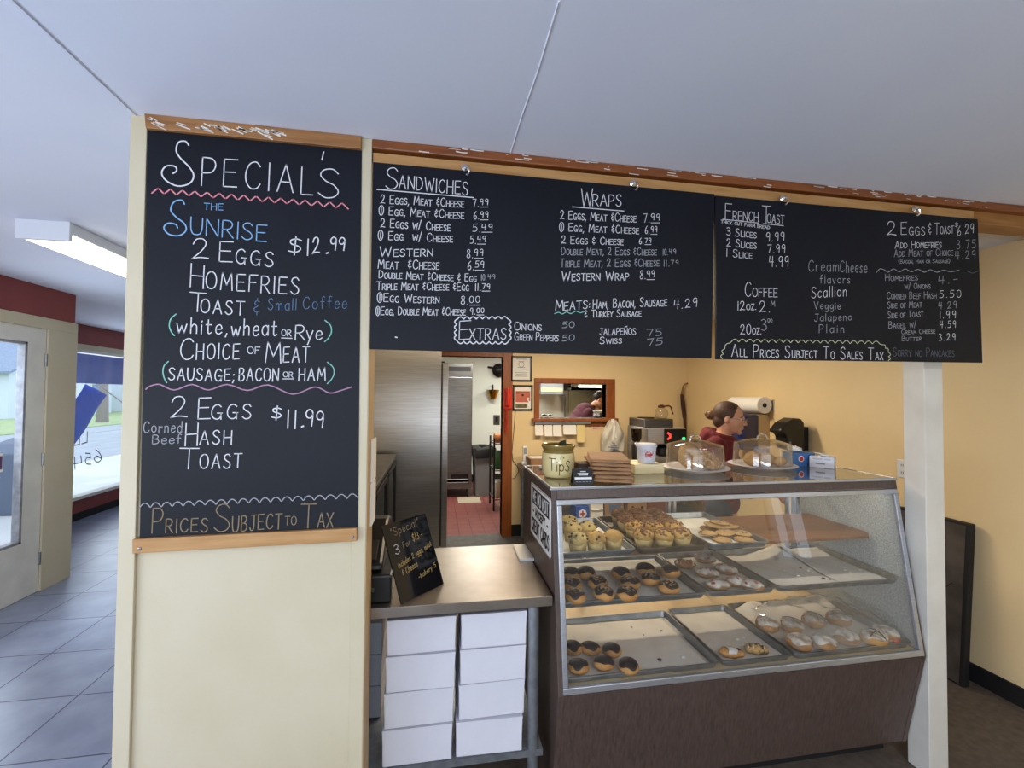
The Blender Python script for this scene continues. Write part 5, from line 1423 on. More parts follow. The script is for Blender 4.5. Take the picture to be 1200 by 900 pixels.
def cookie(i):
    t = thing('cookie', 'x', 'cookie')
    mb = MB(); mb.ell((0, 0, .007), (.044, .042, .0075), n=24, m=10, fn=lumpy(i+70, .03))
    cr_ = mb.build('cookie_round', cookie_m, t, smooth=True, sharp=180)
    mb = MB(); rnd = random.Random(i)
    for k in range(6 if i in (3, 6, 8) else 3): a, q = rnd.uniform(0, 6.28), rnd.uniform(0, .032); mb.ell((math.cos(a)*q, math.sin(a)*q, .0135), (.0045, .004, .002), n=8, m=5)
    mb.build('chocolate_chips', chip_m, cr_, smooth=True)
    return t
ck = [(831, 620, 0, 'flat cookie leaning under the pile at the left of the cookie tray'), (846, 633, 0, 'large flat cookie at the front of the cookie tray'), (872, 633, 0, 'pale cookie at the front right of the cookie tray'), (869, 625.5, .011, 'raisin cookie lying on the right-hand front of the pile'),
      (850, 625, .013, 'cookie overlapping in the middle of the pile'), (829.5, 625.5, .013, 'broad cookie overlapping the left of the pile'), (854, 617.5, .024, 'cookie on the back right of the pile'), (836, 616, .026, 'cookie near the top of the pile, left of centre'), (843, 613, .036, 'topmost dark-edged cookie of the pile')]
for i, (px, py, dz, lb) in enumerate(ck):
    t = cookie(i)
    c = P(px, py, Z=ZT+.008+dz)
    t.location = (c.x, c.y, ZT+.0045+dz)
    t.rotation_euler = (random.uniform(-.09, .09) if dz else 0, random.uniform(-.09, .09) if dz else 0, random.uniform(0, 6))
    t['label'] = lb
    t['group'] = 'cookies on the top shelf'

# ================================================================== ON TOP OF THE CASE
TOPZ = CTOP+.0005
c = P(660, 561.5, Z=TOPZ)
t = thing('tip_jar', "cream stoneware crock lettered Tip's on the case top", 'tip jar', (c.x-.004, c.y+.066, TOPZ))
crock = mat('cream_glaze', '#ead9a0', .18, col2='#e0ce92', scale=3, coat=.3)
mb = MB(); mb.lathe([(.05, 0), (.062, .004), (.071, .03), (.074, .075), (.070, .108), (.064, .112), (.066, .075), (.058, .015), (.05, .010)], n=40)
mb.build('crock_body', crock, t, smooth=True)
mb = MB(); mb.lathe([(.0705, .1085), (.067, .118), (.071, .128), (.0755, .134), (.0755, .142), (.071, .145), (.064, .142), (.062, .112), (.064, .1075)], n=40)
mb.build('brown_rim', mat('olive_brown_glaze', '#86713a', .15, coat=.4), t, smooth=True)
mb = MB(); mb.lathe([(.0, .118), (.062, .118), (.062, .123), (.0, .123)], n=24)
mb.build('coins_and_notes', mat('dull_green_notes', '#59603f', .8, col2='#7d7c5a', scale=40), t)
mb = MB(); mb.grid(lambda u, v: Vector((.01+.03*u, .02+.01*math.sin(u*4), .12+.03*v+.012*u*v)), 6, 4)
mb.build('bank_note', mat('bank_note_green', '#4a4f33', .8), t, solid=.001)
ca = math.atan2(c.y+.066, c.x)+PI
def crock_r(v):
    q = [(.004, .062), (.03, .071), (.075, .074), (.108, .070), (.2, .07)]
    for (a0, r0), (a1, r1) in zip(q, q[1:]):
        if v <= a1: return r0+(r1-r0)*(v-a0)/(a1-a0)+.0009
mpj = lambda u, v: Vector((math.cos(ca+.12+u/.0745)*crock_r(v), math.sin(ca+.12+u/.0745)*crock_r(v), v))
mb = MB()
for txt, u0, u1, v0, hh_, lo in (('T', -.052, -.022, .038, .052, True), ('i', -.016, -.012, .034, .046, True), ('p', -.004, .016, .034, .048, True), ("'", .002, .006, .048, .048, True), ('s', .024, .046, .034, .075, True), ('.', .052, .055, .020, .03, True)):
    letter(mb, txt, mpj, u0, v0, u1, v0, hh_, .0036, lower=lo, fine=True)
mb.ell(mpj(.054, .022), (.003, .003, .003), n=8, m=6); mb.ell(mpj(.016, .092), (.0022, .0022, .003), n=8, m=6)
mb.build('jar_lettering', M['ink'], t)

c0, c1 = P(672.5, 568.5, Z=TOPZ), P(697, 569, Z=TOPZ)
t = thing('counter_card', 'small black tent card with white star row beside the tip jar', 'sign', (c0+c1)/2+Vector((0, .008, 0)), rz=-.04)
w2 = (c1-c0).length/2
mb = MB(); mb.prism([(-w2, -.006, 0), (-w2, .022, .062), (-w2, .024, .062), (-w2, .05, 0), (-w2, .047, 0), (-w2, .0225, .0595), (-w2, -.003, 0)], (2*w2, 0, 0))
mb.build('card', M['black'], t)
mb = MB()
mps = lambda u, v: Vector((u, -.0068+.0282*v/.062, v))
for k in range(5): ribbon(mb, [(-w2*.66+k*w2*.33-.004, .026), (-w2*.66+k*w2*.33+.004, .026)], .008, mps)
for k, (a, b) in enumerate(((.2, .051), (.5, .044), (.42, .038))): 
    u = -w2*a
    while u < w2*a: ribbon(mb, [(u, b), (u+.004, b)], .0025, mps); u += .0055
mb.build('card_print', M['white_ink'], t)
mb = MB()
for k in range(5): ribbon(mb, [(-w2*.66+k*w2*.33-.004, .013), (-w2*.66+k*w2*.33+.003, .013)], .0025, mps)
mb.build('card_print', M['grey_ink'], t)

# piles of brown paper bags
bc = P(725, 567, Z=TOPZ)
for i in range(6):
    lb = ['lowest, crumpled', 'second from bottom', 'third from bottom', 'third from top', 'second from top', 'topmost, smooth'][i]
    h = .0155
    mb = MB()
    rnd = random.Random(i)
    wv = [rnd.uniform(-1, 1) for _ in range(6)]
    hx, hy = .082, .125
    lo_, hi_ = [], []
    def edge(zz, sh):
        out = []
        for q in rrect(0, 0, hx-sh, hy-sh, .006, zz, 2):
            out.append(Vector((q.x+.003*math.sin(q.y*40+wv[0]), q.y+.003*math.sin(q.x*55+wv[1]), zz+.0022*math.sin(q.x*60+wv[2]*3)*math.sin(q.y*30+wv[3]))))
        return out
    mb.loft([edge(.001, .004), edge(.004, 0), edge(h*.55, .003), edge(h-.004, 0), edge(h-.001, .004)])
    o = mb.build('paper_bag', M['kraft'], None)
    o.location = (bc.x+.008+(.004 if i % 2 else -.004)+i*-.002, bc.y+.125, TOPZ+.002+i*.0165)
    o.rotation_euler = (0, 0, -.26+rnd.uniform(-.05, .05))
    tag(o, 'bundle of flat brown paper bags, '+lb+', behind the black tent card', 'paper bag', 'flat brown paper bags on the case')
c = P(690, 561, Z=TOPZ)
mb = MB()
for k in range(9): mb.box(-.034+.001*(k % 2), .034-.0008*(k % 3), -.04, .04, k*.0066, k*.0066+.006)
o = mb.build('napkin_stack', M['napkin'], None)
o.location = (c.x+.001, c.y+.075, TOPZ+.001)
o['kind'] = 'stuff'
tag(o, 'neat stack of dark brown napkins between tip jar and paper bags', 'napkins')

# cream carton and the white bucket on it
c = P(790, 556, Z=TOPZ)
t = thing('low_carton', 'low cream carton at the rear of the case top under the white bucket', 'box', (c.x-.02, c.y+.09, TOPZ), rz=0)
mb = MB(); mb.box(-.16, -.012, -.06, .09, 0, .040)
mb.build('carton_body', mat('cream_card', '#eedcae', .7), t, bevel=.003)
mb = MB(); mb.box(-.161, -.011, -.061, .091, .034, .044)
mb.build('carton_lid', mat('cream_card_lid', '#f0e0b6', .7), t, bevel=.003)
cb = P(757.5, 543, Z=TOPZ+.045)
t = thing('bucket', 'small white plastic tub with red print on the low carton', 'bucket', (P(757.5, 540, Y=c.y+.085).x, c.y+.085, TOPZ+.0445))
mb = MB(); mb.lathe([(.030, 0), (.040, .002), (.046, .085), (.044, .085), (.038, .006), (.0, .006)], n=28)
mb.build('tub', M['carton'], t, smooth=True)
mb = MB(); mb.lathe([(.0, .0905), (.046, .0905), (.0495, .086), (.0495, .076), (.047, .076), (.047, .086)], n=28)
mb.build('tub_lid', M['carton'], t, smooth=True)
mpb = lambda u, v: Vector((math.cos(-1.75+u/.044)*(.041+.0053*v/.085), math.sin(-1.75+u/.044)*(.041+.0053*v/.085), v))
mb = MB()
letter(mb, 'Eagle', mpb, -.016, .036, .016, .038, .014, .0035, lower=True, fine=True)
for q in ([(-.018, .062), (-.004, .052), (.002, .056)], [(.002, .056), (.006, .062)], [(-.012, .03), (.01, .029)]): ribbon(mb, q, .003, mpb)
ribbon(mb, [(.024, .050), (.034, .050)], .013, mpb)
mb.build('tub_print', M['red_ink'], t)

# two cake domes
bagel_m = mat('pale_bagel', '#cda870', .6, col2='#b68f57', scale=12)
bagel_e = mat('seeded_bagel', '#ad7d4e', .8, col2='#d7bb8c', scale=60, lo=.45, hi=.6, bump=.6, bscale=90)
def cake_dome(label, px, py, rp, rd, h, slope=0.0):
    c = P(px, py, Z=TOPZ+.015)
    t = thing('cake_stand', label, 'cake dome', (c.x, c.y, TOPZ))
    mb = MB(); mb.lathe([(.0, .0), (rp*.6, .0), (rp*.62, .004), (rp*.97, .016), (rp, .019), (rp*.97, .021), (rp*.6, .009), (.0, .009)], n=44)
    mb.build('plate', M['carton'], t, smooth=True)
    mb = MB(); mb.lathe([(rd, .0205), (rd*.985, .05), (rd*.965, .118), (rd*.94, .126), (rd*.5, .143), (.012, .150), (.002, .150), (.002, .148), (.012, .148), (rd*.5, .141), (rd*.935, .124), (rd*.955, .117), (rd*.977, .05), (rd-.003, .0205)], n=44, cap=False)
    mb.build('clear_cover', M['dome'], t, smooth=True, sharp=50)
    mb = MB(); mb.tube([(-.026, 0, .148), (-.024, 0, .160), (-.012, 0, .170), (.012, 0, .170), (.024, 0, .160), (.026, 0, .148)], .0048, 8)
    mb.build('knob', M['chrome'], t, smooth=True)
    return t
d1 = cake_dome('clear cake dome with chrome handle over seeded bagels, nearer the bags', 814.5, 547.5, .158, .135, .15)
d2 = cake_dome('clear cake dome with chrome handle over plain rolls, nearer the blue box', 893, 544.5, .160, .137, .15)
def bagel(label, root, dx, dy, z, rot, m, r=.046, rr=.024, seeds=False):
    t = thing('bagel', label, 'bagel', (root.location.x+dx, root.location.y+dy, TOPZ+z), group='bagels under the domes', rot=rot)
    mb = MB()
    loops = []
    for k in range(24):
        a = 2*PI*k/24
        loops.append([Vector(((r+rr*math.cos(b))*math.cos(a), (r+rr*math.cos(b))*math.sin(a), rr*.95*math.sin(b))) for b in [2*PI*j/14 for j in range(14)]])
    mb.loft(loops, close=True)
    mb.build('ring', m, t, smooth=True, sharp=180)
    if seeds:
        mb = MB(); rnd = random.Random(len(label))
        for k in range(70):
            a, b = rnd.uniform(0, 6.28), rnd.uniform(.1, 3.0)
            p = Vector(((r+rr*math.cos(b))*math.cos(a), (r+rr*math.cos(b))*math.sin(a), rr*.98*math.sin(b)))
            mb.ell(p, (.0035, .002, .002), rot=(0, 0, rnd.uniform(0, 3)), n=6, m=4)
        mb.build('seeds', sprinkle, t)
    return t
bagel('smooth pale bagel on edge facing out, left under the first dome', d1, -.052, -.035, .072, (R(72), 0, R(-8)), bagel_m, .032, .024)
bagel('crusty seeded bagel at the right under the first dome', d1, .060, -.022, .050, (R(38), 0, R(20)), bagel_e, .034, .024, True)
bagel('brown seeded bagel at the back of the first dome', d1, .01, .055, .078, (R(60), 0, R(5)), bagel_e, .034, .024, True)
roll_m = mat('flaky_roll', '#c99c5d', .7, col2='#a97d43', scale=14, bump=.5, bscale=40)
def roll(label, dx, dy, z, s, rot):
    t = thing('bread_roll', label, 'bread roll', (d2.location.x+dx, d2.location.y+dy, TOPZ+.010), group='rolls under the second dome', rot=(0, 0, rot))
    mb = MB(); mb.ell((0, 0, s*.7), (s*1.1, s*.85, s*.72), n=20, m=12, fn=lumpy(int(dx*1000)+90, .09))
    mb.build('crust', roll_m, t, smooth=True, sharp=180)
roll('rounded golden roll at the left under the second dome', -.062, -.02, .01, .052, .3)
roll('knotted golden roll in the middle under the second dome', .012, .0, .01, .048, -.4)
roll('small low roll at the right under the second dome', .075, -.03, .01, .036, .1)
roll('golden roll at the back under the second dome', .03, .07, .01, .046, .8)

# tissue boxes
c = P(945, 546.5, Z=TOPZ)
t = thing('tissue_box', 'blue glove box with white tissue pulled out, beside the second dome', 'box', (c.x+.005, c.y+.045, TOPZ), rz=.0)
mb = MB(); mb.box(-.058, .048, -.045, .06, 0, .068)
mb.build('carton_body', mat('blue_card', '#3c74b4', .55, col2='#356aa8', scale=5), t, bevel=.002)
mb = MB(); mb.lathe([(.0, 0), (.016, 0), (.016, -.0006), (.0, -.0006)], c=(-.036, -.0452, .040), n=20, axis='Y')
mb.build('box_print', M['white_ink'], t)
mb = MB(); mb.lathe([(.0, 0), (.0125, 0), (.0125, -.0006), (.0, -.0006)], c=(-.036, -.0460, .040), n=20, axis='Y')
mb.build('box_emblem', M['red_ink'], t)
mb = MB(); mb.box(.022, .034, -.0458, -.045, .037, .041)
mb.build('box_print', M['ink'], t)
def tissue(t, cx, cy, z, w_, h_):
    mb = MB()
    mb.grid(lambda u, v: Vector((cx+(u-.5)*w_*(1+.3*v)+.01*math.sin(v*9+u*3), cy+.02*math.sin(u*8)*(.4+v)+.012*math.cos(v*6), z+h_*v*(.75+.25*math.sin(u*5+1)))), 14, 8)
    mb.build('tissue', M['paper'], t, smooth=True, sharp=180, solid=.0012)
tissue(t, -.025, .01, .066, .075, .05)
c = P(977.5, 550, Z=TOPZ)
t = thing('tissue_box', 'white printed glove box set cornerwise beside the blue box', 'box', (c.x, c.y, TOPZ), rz=R(38))
mb = MB(); mb.box(-.0, .075, .0, .105, 0, .058)
mb.build('carton_body', M['carton'], t, bevel=.002)
mb = MB()
for z_ in (.048, .044):
    for a, b in ((.01, .03), (.035, .065)): ribbon(mb, [(a, z_), (b, z_)], .0016, lambda u, v: Vector((u, -.0008, v)))
    for a, b in ((.015, .04), (.05, .09)): ribbon(mb, [(a, z_), (b, z_)], .0016, lambda u, v: Vector((-.0008, u, v)))
ribbon(mb, [(.04, .022), (.075, .022)], .006, lambda u, v: Vector((-.0008, u, v)))
ribbon(mb, [(.012, .028), (.055, .028)], .003, lambda u, v: Vector((u, -.0008, v)))
mb.build('box_print', M['grey_ink'], t)
tissue(t, .03, .05, .056, .05, .022)

# goods standing behind the case and seen through its glass
bz = .86
def back_box(label, cat, name, px0, px1, py0, py1, yy, dep, m):
    a, b = P(px0, py1, Y=yy), P(px1, py0, Y=yy)
    t = thing(name, label, cat, ((a.x+b.x)/2, yy, a.z))
    mb = MB(); mb.box(a.x, b.x, yy, yy+dep, a.z, b.z)
    mb.build('carton_body', m, t, world=True, bevel=.002)
    return t, a, b

# ================================================================== BACK COUNTER ALONG THE YELLOW WALL
BZ = .83
BX0, BX1, BY0, BY1 = .935, 2.98, 4.36, 4.99
t = thing('back_table', 'long steel table against the yellow back wall under the pass-through', 'table', ((BX0+BX1)/2, 4.68, 0))
mb = MB(); mb.box(BX0, BX1, BY0, BY1, BZ-.035, BZ)
mb.build('table_top', M['steel_dark'], t, world=True, bevel=.003)
mb = MB(); mb.box(BX0+.05, BX1-.03, BY0+.05, BY1-.04, .285, .31)
mb.build('undershelf', M['galv'], t, world=True)
for x in (BX0+.05, BX1-.05):
    for yy in (BY0+.05, BY1-.06):
        mb = MB(); mb.tube([(x, yy, 0), (x, yy, BZ-.03)], .021, 12)
        mb.build('leg', M['galv'], t, world=True, smooth=True)
US = .3105
def shelf_box(name, label, cat, px0, px1, ptop, yy, dep, m, pbot=None):
    a, b = P(px0, ptop, Y=yy), P(px1, ptop, Y=yy)
    o = thing(name, label, cat, ((a.x+b.x)/2, yy, US), group='goods on the shelf under the back table')
    w_, h_ = (b.x-a.x)/2, min(a.z-US, .44)
    mb = MB(); mb.box(-w_, w_, 0, dep, 0, h_)
    mb.build('carton_body', m, o, bevel=.003)
    return o, w_, h_
o, w_, h_ = shelf_box('carton', 'blue carton with red and white emblem, seen through the case at left', 'box', 675, 690.5, 594, 4.48, .2, mat('royal_blue_card', '#2f56b0', .5))
mb = MB()
mb.lathe([(.0, 0), (.045, 0), (.045, -.002), (.0, -.002)], c=(0, -.001, h_*.45), n=8, axis='Y'); mb.build('emblem_ground', M['white_ink'], o)
mb = MB(); mb.box(-.03, .03, -.005, -.003, h_*.45-.008, h_*.45+.008); mb.box(-.008, .008, -.005, -.003, h_*.45-.03, h_*.45+.03); mb.build('emblem', M['red_ink'], o)
o, w_, h_ = shelf_box('flour_sack', 'cream paper sack beside the blue carton behind the case', 'sack', 692, 707, 588, 4.48, .18, M['paper'])
mb = MB(); mb.tube([(-w_, -.004, h_*.55), (0, -.006, h_*.5), (w_, -.004, h_*.56)], .006, 6); mb.build('fold', M['paper'], o)
o, w_, h_ = shelf_box('carton', 'brown carton with dark panel behind the crumb muffins', 'box', 709, 731, 589, 4.50, .25, M['kraft'])
mb = MB(); mb.box(-w_*.55, w_*.7, -.003, -.001, h_*.35, h_*.85); mb.build('carton_print', M['chalk_blue_dim'], o)
o, w_, h_ = shelf_box('carton', 'plain brown carton behind the middle of the crumb muffins', 'box', 736, 758, 588, 4.50, .25, mat('tan_card', '#a98560', .8, col2='#9b7853', scale=9))
mb = MB()
for s_ in (-.5, .5): mb.lathe([(.0, 0), (.016, 0), (.016, -.002), (.0, -.002)], c=(s_*w_, -.001, h_*.6), n=12, axis='Y')
mb.build('carton_print', M['ink'], o)
shelf_box('carton', 'reddish brown carton left of the blue tin behind the case', 'box', 760, 781, 587, 4.50, .25, mat('russet_card', '#7d4a38', .8))
o, w_, h_ = shelf_box('carton', 'small navy carton with white top behind the cookie tray', 'box', 783, 791, 594, 4.46, .1, mat('navy_card', '#24345f', .6))

# things on the back table
c = P(616, 540, Z=BZ)
c = Vector((P(615.5, 530, Y=4.86).x, 4.86, BZ))
t = thing('cordless_phone', 'white cordless phone standing in its base on the back table', 'telephone', c)
mb = MB(); mb.box(-.045, .045, -.05, .05, 0, .035); mb.build('charging_base', M['lamp_body'], t, bevel=.01)
mb = MB(); mb.prism([(-.026, -.03, .03), (-.026, .005, .03), (-.026, .035, .20), (-.026, .005, .205)], (.052, 0, 0)); mb.build('handset', M['lamp_body'], t, bevel=.008)
mb = MB(); mb.hexa([(-.017, -.0195, .12), (.017, -.0195, .12), (.017, -.016, .12), (-.017, -.016, .12), (-.017, -.002, .185), (.017, -.002, .185), (.017, .002, .185), (-.017, .002, .185)]); mb.build('phone_screen', M['grey_ink'], t)
c = Vector((P(630, 540, Y=4.72).x, 4.72, BZ))
t = thing('cardboard_tray', 'shallow brown cardboard tray of papers right of the cordless phone', 'box', c)
mb = MB(); mb.loft([rrect(0, 0, .10, .12, .01, 0, 1), rrect(0, 0, .11, .13, .01, .10, 1), rrect(0, 0, .106, .126, .01, .10, 1), rrect(0, 0, .097, .117, .01, .006, 1)])
mb.build('tray_body', M['kraft'], t)
mb = MB(); mb.hexa([(-.09, -.11, .085), (.06, -.11, .085), (.06, .1, .085), (-.09, .1, .085), (-.08, -.12, .105), (.08, -.10, .108), (.08, .1, .1), (-.08, .1, .098)]); mb.build('papers', M['paper'], t)

# coffee brewer with glass pot
ym = 4.50
a, b = P(753, 500, Y=ym), P(797, 520, Y=ym)
t = thing('coffee_brewer', 'steel and black coffee brewer on the back table, lights on its panel', 'coffee maker', (P(776, 510, Y=ym).x, ym, BZ))
wx = (P(797, 510, Y=ym).x-P(753, 510, Y=ym).x)/2
zt = P(776, 503, Y=ym).z-BZ
z2 = P(776, 485, Y=ym).z-BZ
zw = P(776, 493, Y=ym).z-BZ
mb = MB(); mb.box(-wx, wx*.75, .12, .40, 0, zt); mb.build('brewer_column', M['steel'], t, bevel=.006)
mb = MB(); mb.box(-wx, wx, -.12, .40, -.0+.0, .04); mb.build('brewer_base', M['steel_dark'], t, bevel=.004)
mb = MB(); mb.box(-wx*.98, wx, -.10, .40, zt-.15, zt+.02); mb.build('brewer_head', M['steel'], t, bevel=.006)
mb = MB(); mb.box(-wx*.15, wx*1.01, -.112, -.10, zt-.145, zt+.01); mb.build('control_panel', M['black'], t, bevel=.003)
mb = MB(); mb.box(wx*.78, wx*.92, -.116, -.112, zt-.11, zt-.08); mb.build('green_lamp', mat('green_lamp', '#30d060', .4, emit='#40ff90', estr=3), t)
mb = MB(); mb.tube([(0, -.115, zt-.03), (.03, -.115, zt-.05), (.03, -.115, zt-.08), (0, -.115, zt-.10)], .011, 6); mb.build('red_switch', mat('red_lamp', '#d04038', .4, emit='#ff5040', estr=1.5), t)
mb = MB(); mb.box(-wx, wx*.55, -.02, .36, zt+.02, zw+.02); mb.build('warming_stage', M['steel_dark'], t, bevel=.008)
mb = MB(); mb.lathe([(.09, zw+.02), (.09, zw+.032), (.0, zw+.032)], c=(-wx*.5, .16, 0), n=20); mb.build('warmer_plate', M['black'], t)
mb = MB(); mb.lathe([(.03, zt-.16), (.075, zt-.20), (.075, zt-.27), (.05, zt-.29)], c=(0, 0.0, 0), n=18); mb.build('filter_basket', M['black'], t, smooth=True)
pc_ = P(779.5, 486, Y=ym)
pot = thing('coffee_pot', 'empty round glass coffee pot with brown handle on top of the brewer', 'coffee pot', (pc_.x, ym+.08, BZ+zw+.0205))
pr_ = .074
mb = MB(); mb.lathe([(.045, 0), (.066, .018), (pr_, .055), (.062, .095), (.035, .118), (.033, .135), (.036, .14), (.0345, .14), (.0315, .135), (.0335, .119), (.0605, .094), (pr_-.0015, .055), (.0645, .019), (.045, .0015)], n=28, cap=False)
mb.build('glass_bowl', M['dome'], pot, smooth=True, sharp=180)
mb = MB(); mb.lathe([(.0365, .118), (.038, .13), (.0365, .142), (.036, .13)], n=24, cap=False); mb.tube([(.03, 0, .136), (.09, -.0, .14), (.115, 0, .125), (.125, 0, .085), (.14, 0, .045)], [.008, .009, .009, .008, .006], 8); mb.tube([(-.02, 0, .143), (.02, 0, .143)], .009, 6)
mb.build('handle', mat('brown_plastic', '#4a2a18', .35), pot, smooth=True)
# grinder with glass bowl in front of the brewer
yg = 4.42
c = P(748.5, 545, Y=yg)
t = thing('glass_jar_grinder', 'dark glass-topped coffee grinder left of the brewer', 'grinder', (c.x, yg+.06, BZ))
zt2 = P(748, 503, Y=yg).z-BZ
mb = MB(); mb.lathe([(.055, 0), (.055, .02), (.045, .10), (.05, zt2-.17), (.04, zt2-.15), (.0, zt2-.15)], n=20); mb.build('grinder_body', M['black'], t, smooth=True)
mb = MB(); mb.lathe([(.03, zt2-.15), (.056, zt2-.10), (.058, zt2), (.055, zt2), (.053, zt2-.10), (.027, zt2-.149)], n=24, cap=False); mb.build('glass_hopper', glass('smoky_glass', (.45, .40, .34), boost=1.3), t, smooth=True)
mb = MB(); mb.lathe([(.05, zt2-.165), (.056, zt2-.155), (.05, zt2-.14)], n=20); mb.build('metal_collar', M['chrome'], t, smooth=True)

# plastic bag hanging by the pass-through sill
a, b, cc, dd = P(716, 493, Y=4.93), P(730, 500, Y=4.93), P(732, 529, Y=4.93), P(705, 528, Y=4.93)
t = thing('carrier_bag', 'limp white plastic bag hanging from the corner of the pass-through sill', 'bag', (a.x+.03, 4.93, a.z))
mb = MB()
top_z, bot_z, xl, xr = a.z, cc.z, dd.x, cc.x
def bagf(u, v):
    wdt = .35+.65*min(1, v*2.4) if v < .42 else 1.0
    xm = (xl+xr)/2
    a_ = 2*PI*u
    return Vector((xm+math.cos(a_)*(xr-xl)/2*wdt, 4.94+math.sin(a_)*.05*wdt+.012*math.sin(a_*5+v*8), top_z+(bot_z-top_z)*v+.012*math.sin(a_*3)))
mb.grid(bagf, 28, 12)
mb.build('bag_body', mat('thin_white_plastic', '#d6cfc0', .45, col2='#bdb6a8', scale=12), t, world=True, smooth=True, sharp=180, solid=.001)
mb = MB(); mb.tube([(a.x+.02, 4.93, a.z+.02), (a.x+.03, 4.92, a.z-.08), (a.x+.05, 4.90, a.z-.20), (a.x+.02, 4.90, a.z-.22), (a.x+.035, 4.91, a.z-.06)], .022, 8)
mb.build('handle', M['paper'], t, world=True, smooth=True)
mb = MB()
for k in range(3): ribbon(mb, [(xl+.06+.02*k, bot_z+.06+.025*k), (xl+.17-.02*k, bot_z+.05+.025*k)], .012, lambda u, v: Vector((u, 4.862, v)))
mb.build('bag_print', M['grey_ink'], t, world=True)

# order rail and slips under the pass-through
ra, rb = P(627, 496, Y=YB-.03), P(692, 498, Y=YB-.03)
t = thing('order_rail', 'aluminium order rail fixed under the pass-through sill', 'rail', ((ra.x+rb.x)/2, YB-.03, ra.z))
mb = MB(); mb.box(ra.x, rb.x, YB-.042, YB-.001, ra.z-.01, ra.z+.025); mb.build('rail_body', M['alu'], t, world=True, bevel=.003)
sl = [(627, 636, 510, 'narrow order slip at the left end of the rail'), (638, 647, 511, 'cream order slip second from the left on the rail'), (648, 658, 511, 'cream order slip third from the left on the rail'), (660, 675, 509, 'wide cream order slip in the middle of the rail'), (676, 685, 518, 'long yellowed order slip at the right of the rail')]
for i, (x0, x1, yb_, lb) in enumerate(sl):
    p0, p1 = P(x0, 498, Y=YB-.045), P(x1, yb_, Y=YB-.045)
    mb = MB(); mb.grid(lambda u, v: Vector((p0.x+(p1.x-p0.x)*u, YB-.045-.02*v*v-.004*math.sin(u*3), p0.z+(p1.z-p0.z)*v)), 4, 6)
    o = mb.build('order_slip', M['paper'] if i < 4 else mat('yellowed_paper', '#e6d193', .8), None, solid=.0006)
    tag(o, lb, 'paper', 'order slips on the rail')
p0, p1 = P(694, 496, Y=YB-.025), P(707, 505, Y=YB-.025)
t = thing('note', 'small pink handwritten note stuck below the right of the sill', 'paper', ((p0.x+p1.x)/2, YB-.002, p1.z))
mb = MB(); mb.hexa([(p0.x, YB-.003, p1.z), (p1.x, YB-.003, p1.z+.015), (p1.x, YB-.001, p1.z+.015), (p0.x, YB-.001, p1.z), (p0.x, YB-.003, p0.z), (p1.x, YB-.003, p0.z+.01), (p1.x, YB-.001, p0.z+.01), (p0.x, YB-.001, p0.z)]); mb.build('note_sheet', mat('pink_paper', '#e3c3ae', .8), t, world=True)
mb = MB()
for k in range(3): ribbon(mb, [(p0.x+.02, p0.z-.02-.022*k), (p1.x-.02-.02*(k % 2), p0.z-.014-.022*k)], .006, lambda u, v: Vector((u, YB-.0038, v)))
mb.build('note_writing', M['red_ink'], t, world=True)

# framed certificates, wall phone, loose cord
def framed(label, tlp, brp, fn):
    a, b = P(*tlp, Y=YB-.01), P(*brp, Y=YB-.01)
    t = thing('picture_frame', label, 'framed certificate', ((a.x+b.x)/2, YB, (a.z+b.z)/2))
    mb = MB(); f_ = .018
    for q in ((a.x, b.x, a.z-f_, a.z), (a.x, b.x, b.z, b.z+f_), (a.x, a.x+f_, b.z, a.z), (b.x-f_, b.x, b.z, a.z)): mb.box(q[0], q[1], YB-.02, YB, q[2], q[3])
    mb.build('frame', M['black'], t, world=True)
    mb = MB(); mb.box(a.x+f_*.5, b.x-f_*.5, YB-.008, YB-.001, b.z+f_*.5, a.z-f_*.5); mb.build('sheet', M['paper'], t, world=True)
    fn(t, a, b)
def c1f(t, a, b):
    mb = MB(); cx = (a.x+b.x)/2; H_ = a.z-b.z
    for k, (w_, v) in enumerate(((.06, .12), (.03, .22), (.04, .45), (.055, .52), (.07, .66), (.06, .73), (.07, .80))): ribbon(mb, [(cx-w_, a.z-H_*v), (cx+w_, a.z-H_*v)], .006, lambda u, v_: Vector((u, YB-.0088, v_)))
    mb.lathe([(.028, 0), (.032, 0), (.032, -.0005), (.028, -.0005)], c=(cx, YB-.0085, a.z-H_*.33), n=20, axis='Y', cap=False)
    mb.build('certificate_print', M['grey_ink'], t, world=True)
framed('black framed white certificate, upper of two beside the doorway', (599, 417), (623, 447), c1f)
